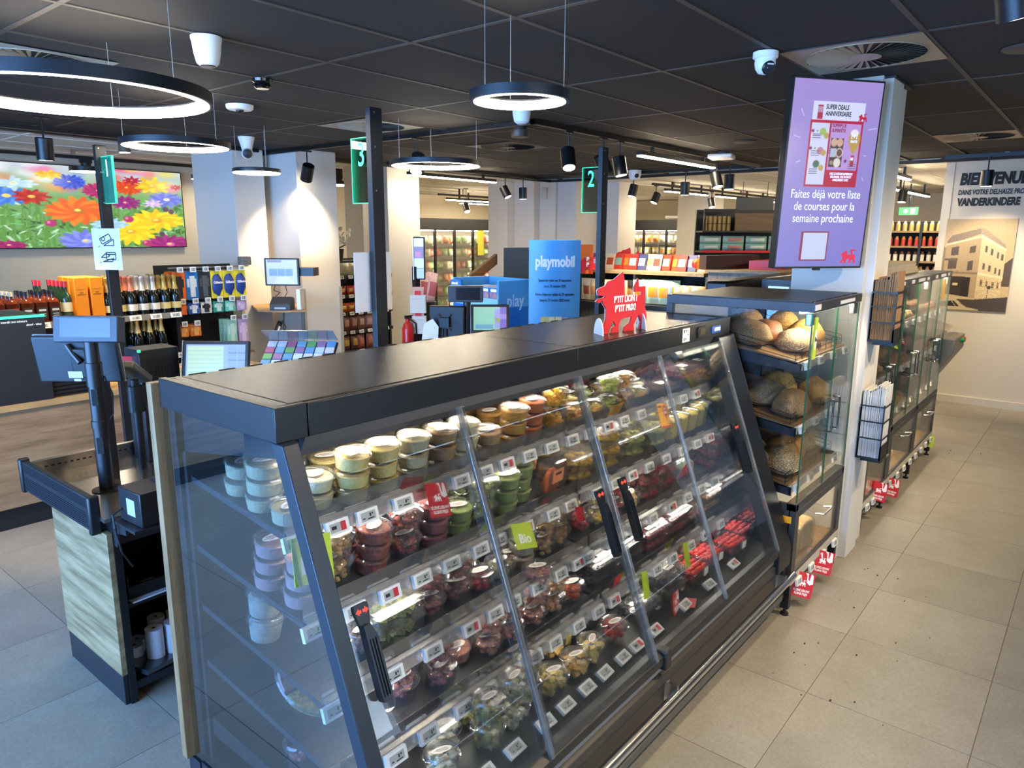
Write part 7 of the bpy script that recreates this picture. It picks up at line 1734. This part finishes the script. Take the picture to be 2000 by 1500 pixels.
# the second low black case right behind the bread cabinet
lc = thing('low_case', 'black low case top with rounded edge behind the bread cabinet', 'display case', (5.2, 1.95, 0)); w = W(lc)
MB(w).box(4.5, 5.9, 1.9, 2.06, .0, 1.62).build('body', BLACKM, lc, bevel=.02)
# ================================================================== far fridges
BG = [('#9db26a', '#c8d0a0'), ('#b8c088', '#d8d8b8'), ('#c86a3a', '#d8a878'), ('#7a9a4a', '#b8c890'), ('#d8d0b0', '#b8a878'), ('#c85040', '#d89080')]
def door_fridge(name, label, x0, y0, nd, dw, rz, specs, ztop=2.24, rows=6, group='', cat='fridge'):
    t = thing(name, label, cat, (x0, y0, 0), rz)
    L = nd*dw
    MB().box(0, L, 0, .75, 0, .30).box(0, L, .70, .75, .3, ztop).box(0, L, -.04, .75, ztop-.24, ztop).build('carcass', BLACKM, t)
    for k in range(nd+1):
        MB().box(k*dw-.025, k*dw+.025, -.03, .02, .30, ztop-.24).build('post', BLACKM, t)
        MB().box(k*dw-.012, k*dw+.012, .021, .03, .34, ztop-.28).build('lamp', mat('fridge_lamp_and_fill', (1, .95, .85), .4, emit=22), t)  # upright strips added behind the posts to brighten the produce
    for k in range(nd): MB().box(k*dw+.025, (k+1)*dw-.025, -.018, -.012, .32, ztop-.26).build('glass_door', glass('fridge_door', (.95, .96, .95), .01), t)
    MB().box(.05, L-.05, .05, .10, ztop-.26, ztop-.245).build('lamp', mat('fridge_lamp_and_fill', (1, .95, .85), .4, emit=22), t)
    hz = (ztop-.24-.36)/rows
    R = Matrix.Translation((x0, y0, 0)) @ Matrix.Rotation(rz, 4, 'Z')
    ms = [pack_mesh('produce_bag', .17, hz*.62, .11, a, b, i) for i, (a, b) in enumerate(specs)]
    for r_ in range(rows):
        z = .34+hz*r_
        s_ = MB().box(.02, L-.02, .05, .70, z-.02, z).build('shelf', BLACKM, t)
        MB().box(.02, L-.02, .03, .05, z-.035, z+.01).build('price_rail', mat('rail_grey', '#8e8a84', .5), s_)
        for k in range(int(L/.19)):
            c = R @ Vector((.13+.19*k+random.uniform(-.01, .01), .14+random.uniform(-.02, .03), z))
            o = inst('produce_bag', ms[(k//2+r_*2) % len(ms)], None, tuple(c), (random.uniform(-.1, .1), 0, rz+random.uniform(-.2, .2)))
            tag(o, 'bagged %s on a shelf of the far black glass-door fridge' % group, 'produce bag', group)
    return t
door_fridge('vegetable_fridge', 'black glass-door fridge of bagged vegetables along the back wall', 9.86, 11.2, 6, .593, 0, BG, group='vegetables')
for x, lb in ((12.45, 'yellow hanging strip between the vegetable fridge doors'), (13.1, 'yellow hanging strip on the last vegetable fridge door')):
    tag(MB().box(-.1, .1, -.004, .004, 0, .55).build('yellow_banner', mat('banner_yellow', '#b8b43a', .6), loc=(x, 11.15, 1.45)), lb, 'banner')
door_fridge('snack_fridge', 'black glass-door fridge of colourful snacks on the far side wall', 16.0, 10.2, 4, .61, -PI/2, [('#d8c8a0', '#c88a3a'), ('#d89a3a', '#c85a20'), ('#d8d0c0', '#a8b878'), ('#c8b070', '#e0d8b0')], ztop=2.27, group='snacks')
tag(MB().box(0, .05, -.45, .45, 0, .06).build('wall_lamp', WHITE, loc=(15.85, 7.9, 2.30)), 'white tube on the header by the pale far pillar', 'tube')
# flowers wrapped beside the info terminal
fw = thing('flower_bucket', 'bucket of wrapped pink flowers in front of the vegetable fridge', 'flowers', (7.0, 7.3, .9))
MB().lathe([(.12, -.9), (.15, .1), (.14, .1)], 20).build('bucket', BLACK, fw)
pk_ = pack_mesh('wrapped_bunch', .18, .45, .14, '#c8a8b0', '#a85a72', 3)
for k in range(4): inst('wrapped_bunch', pk_, fw, (.06*math.cos(k*1.6), .06*math.sin(k*1.6), .05), (.2*math.sin(k), .2*math.cos(k), k))
# ================================================================== far shelving
TQ = [('#9fc8c0', '#d8e2dc'), ('#a8d0c8', '#c88a80')]
fs = thing('nappy_shelving', 'black shelving with turquoise packs and a wooden header board', 'shelving', (10.9, 4.45, 0), -.88)
MB().box(-.62, .80, .30, .36, 0, 2.3).build('back', BLACKM, fs)
for z in (1.30, 1.68, 1.98): MB().box(-.62, .80, -.1, .30, z-.025, z).build('shelf', BLACKM, fs)
MB().box(-.62, .80, -.115, -.10, 1.655, 1.69).build('red_strip', RED, fs)
MB().box(-.12, .80, -.06, -.02, 1.98, 2.24).build('header_board', wood('header_oak', '#8a6c48', '#6e5436', 'X'), fs)
MB().box(-.60, -.57, -.08, -.04, 1.98, 2.30).box(-.60, -.1, -.08, -.04, 2.27, 2.30).build('header_frame', BLACKM, fs)
R = Matrix.Translation((10.9, 4.45, 0)) @ Matrix.Rotation(-.88, 4, 'Z')
ms = [pack_mesh('nappy_pack', .32, .11, .20, a, b, i) for i, (a, b) in enumerate(TQ)]
for lv in range(2):
    for k in range(4):
        o = inst('nappy_pack', ms[k % 2], None, tuple(R @ Vector((-.46+.35*k, .02, 1.682+.112*lv))), (0, 0, -.88)); tag(o, 'turquoise soft pack on the far black shelving', 'pack', 'turquoise packs')
for k in range(4):
    c = R @ Vector((-.46+.35*k, .0, 1.301)); o = MB().box(-.16, .16, -.08, .08, 0, .24, 0).box(-.13, .13, -.0806, -.08, .10, .13, 1).build('nappy_box', [mat('pk_9fb8a8', '#9fb8a8', .5), mat('pk_c8583a', '#c8583a', .5)], loc=tuple(c), rot=(0, 0, -.88)); tag(o, 'grey green box with an orange stripe on the far black shelving', 'box', 'grey green boxes')
for k in range(12):
    c = R @ Vector((-.54+.07*(k % 6), .05, 1.981+.11*(k//6))); o = MB().lathe([(.03, 0), (.03, .10), (.02, .105)], 12).build('jar', mat('jar_gold', '#b08a3a', .3), loc=tuple(c)); tag(o, 'small golden jar on top of the far black shelving', 'jar', 'golden jars')
tag(MB().box(-.30, .30, -.006, .006, 0, .20).box(-.2, -.19, -.003, .003, .19, CZ-2.30).box(.19, .2, -.003, .003, .19, CZ-2.30).build('hanging_sign', mat('sign_grey', '#6a6a60', .6), loc=(11.6, 4.55, 2.30), rot=(0, 0, -.88)), 'grey hanging sign over the far shelves', 'sign')
tag(MB().box(-.30, .30, -.006, .006, 0, .16).box(-.2, -.19, -.003, .003, .15, CZ-2.30).box(.19, .2, -.003, .003, .15, CZ-2.30).build('hanging_sign', mat('sign_grey', '#6a6a60', .6), loc=(12.3, 3.85, 2.30), rot=(0, 0, -.88)), 'second grey hanging sign over the far shelves, farther along', 'sign')
ds = thing('grocery_shelving', 'dark grocery shelving with oak shelf edges beyond the welcome wall', 'shelving', (13.9, 2.9, 0), -PI/2+.15)
MB().box(-.9, 1.6, .30, .34, 0, 2.15).build('back', mat('shelf_back', '#241f1c', .6), ds)
for z in (1.25, 1.5, 1.75, 2.0): MB().box(-.9, 1.6, -.1, .30, z-.03, z).build('shelf', PINE, ds)
for x in (-.9, -.3, .3, .9, 1.57): MB().box(x, x+.04, -.12, .3, 0, 2.15).build('upright', BLACKM, ds)
R = Matrix.Translation((13.9, 2.9, 0)) @ Matrix.Rotation(-PI/2+.15, 4, 'Z')
for lv, (z, c, c2) in enumerate(((1.25, '#d8d0c0', '#b89060'), (1.5, '#e0dcd4', '#6a3a30'), (1.75, '#b83a30', '#c88a40'), (2.0, '#b8a060', '#d8d0b8'))):
    me = MB().lathe([(.035, 0), (.035, .11), (.02, .14), (.02, .16)], 10, m=[0, 1, 1]).mesh('bottle', [mat('pk_'+c[1:], c, .4), mat('pk_'+c2[1:], c2, .4)])
    for k in range(24):
        o = inst('sauce_bottle', me, None, tuple(R @ Vector((-.83+.1*k, .0, z)))); tag(o, 'small sauce bottle on the %s level of the dark grocery shelving' % ['lowest', 'second', 'third', 'highest'][lv], 'bottle', 'sauce bottles %s level' % ['lowest', 'second', 'third', 'highest'][lv])
t = thing('exit_sign', 'green and white emergency exit sign above the dark shelving', 'exit sign', (13.4, 2.70, 2.25), -PI/2)
MB().box(-.14, .14, -.01, .01, 0, .12).build('panel', mat('exit_green', '#3f9a5a', .4, emit=.8), t); MB().prism([(-.06, .09), (-.02, .09), (-.02, .06), (.0, .06), (-.04, .02), (-.08, .06), (-.06, .06)], -.0115, -.01, 'Y').box(.03, .09, -.0115, -.01, .02, .10).build('pictogram', WHITEINK, t)
MB().box(-.01, .01, -.004, .004, .12, CZ-2.25).build('hanger', BLACKM, t)
# ---- small things
tag(MB().box(-.05, .05, -.012, .012, -.09, .09).build('wall_intercom', mat('intercom_pale', '#cfc9bd', .5), loc=(9.44, 7.1, 2.55), rot=(0, 0, PI/2), bevel=.02), 'pale wall plate high on the wide column', 'intercom')
tag(MB().box(-.05, .05, -.04, .04, -.04, .04).build('clip_camera', mat('clip_grey', '#6b6b68', .5), loc=(3.78, 6.40, 1.655), bevel=.008), 'grey box clamped at the end of the peg display rail', 'device')
tag(MB().box(-.07, .07, -.06, .06, 0, .001).build('floor_square', mat('floor_square_grey', '#8b8781', .4), loc=(3.93, 1.0, .0002)), 'flat grey square on the floor by the bread cabinet', 'floor cover')  # thin grey square laid flat on the tiles
cr_ = MB(); rs = random.Random(5)
for k in range(34):
    x, y = rs.uniform(2.9, 4.4), rs.uniform(.45, .95)
    if k > 22: x, y = rs.uniform(6.9, 7.6), rs.uniform(.7, .95)
    q = rs.uniform(.002, .005); cr_.box(x-q, x+q, y-q*.7, y+q*.7, 0, q)
o = cr_.build('crumbs', mat('crumb_brown', '#3b2f26', .8)); tag(o, 'dark bread crumbs scattered on the tiled aisle floor', 'crumbs', kind='stuff')
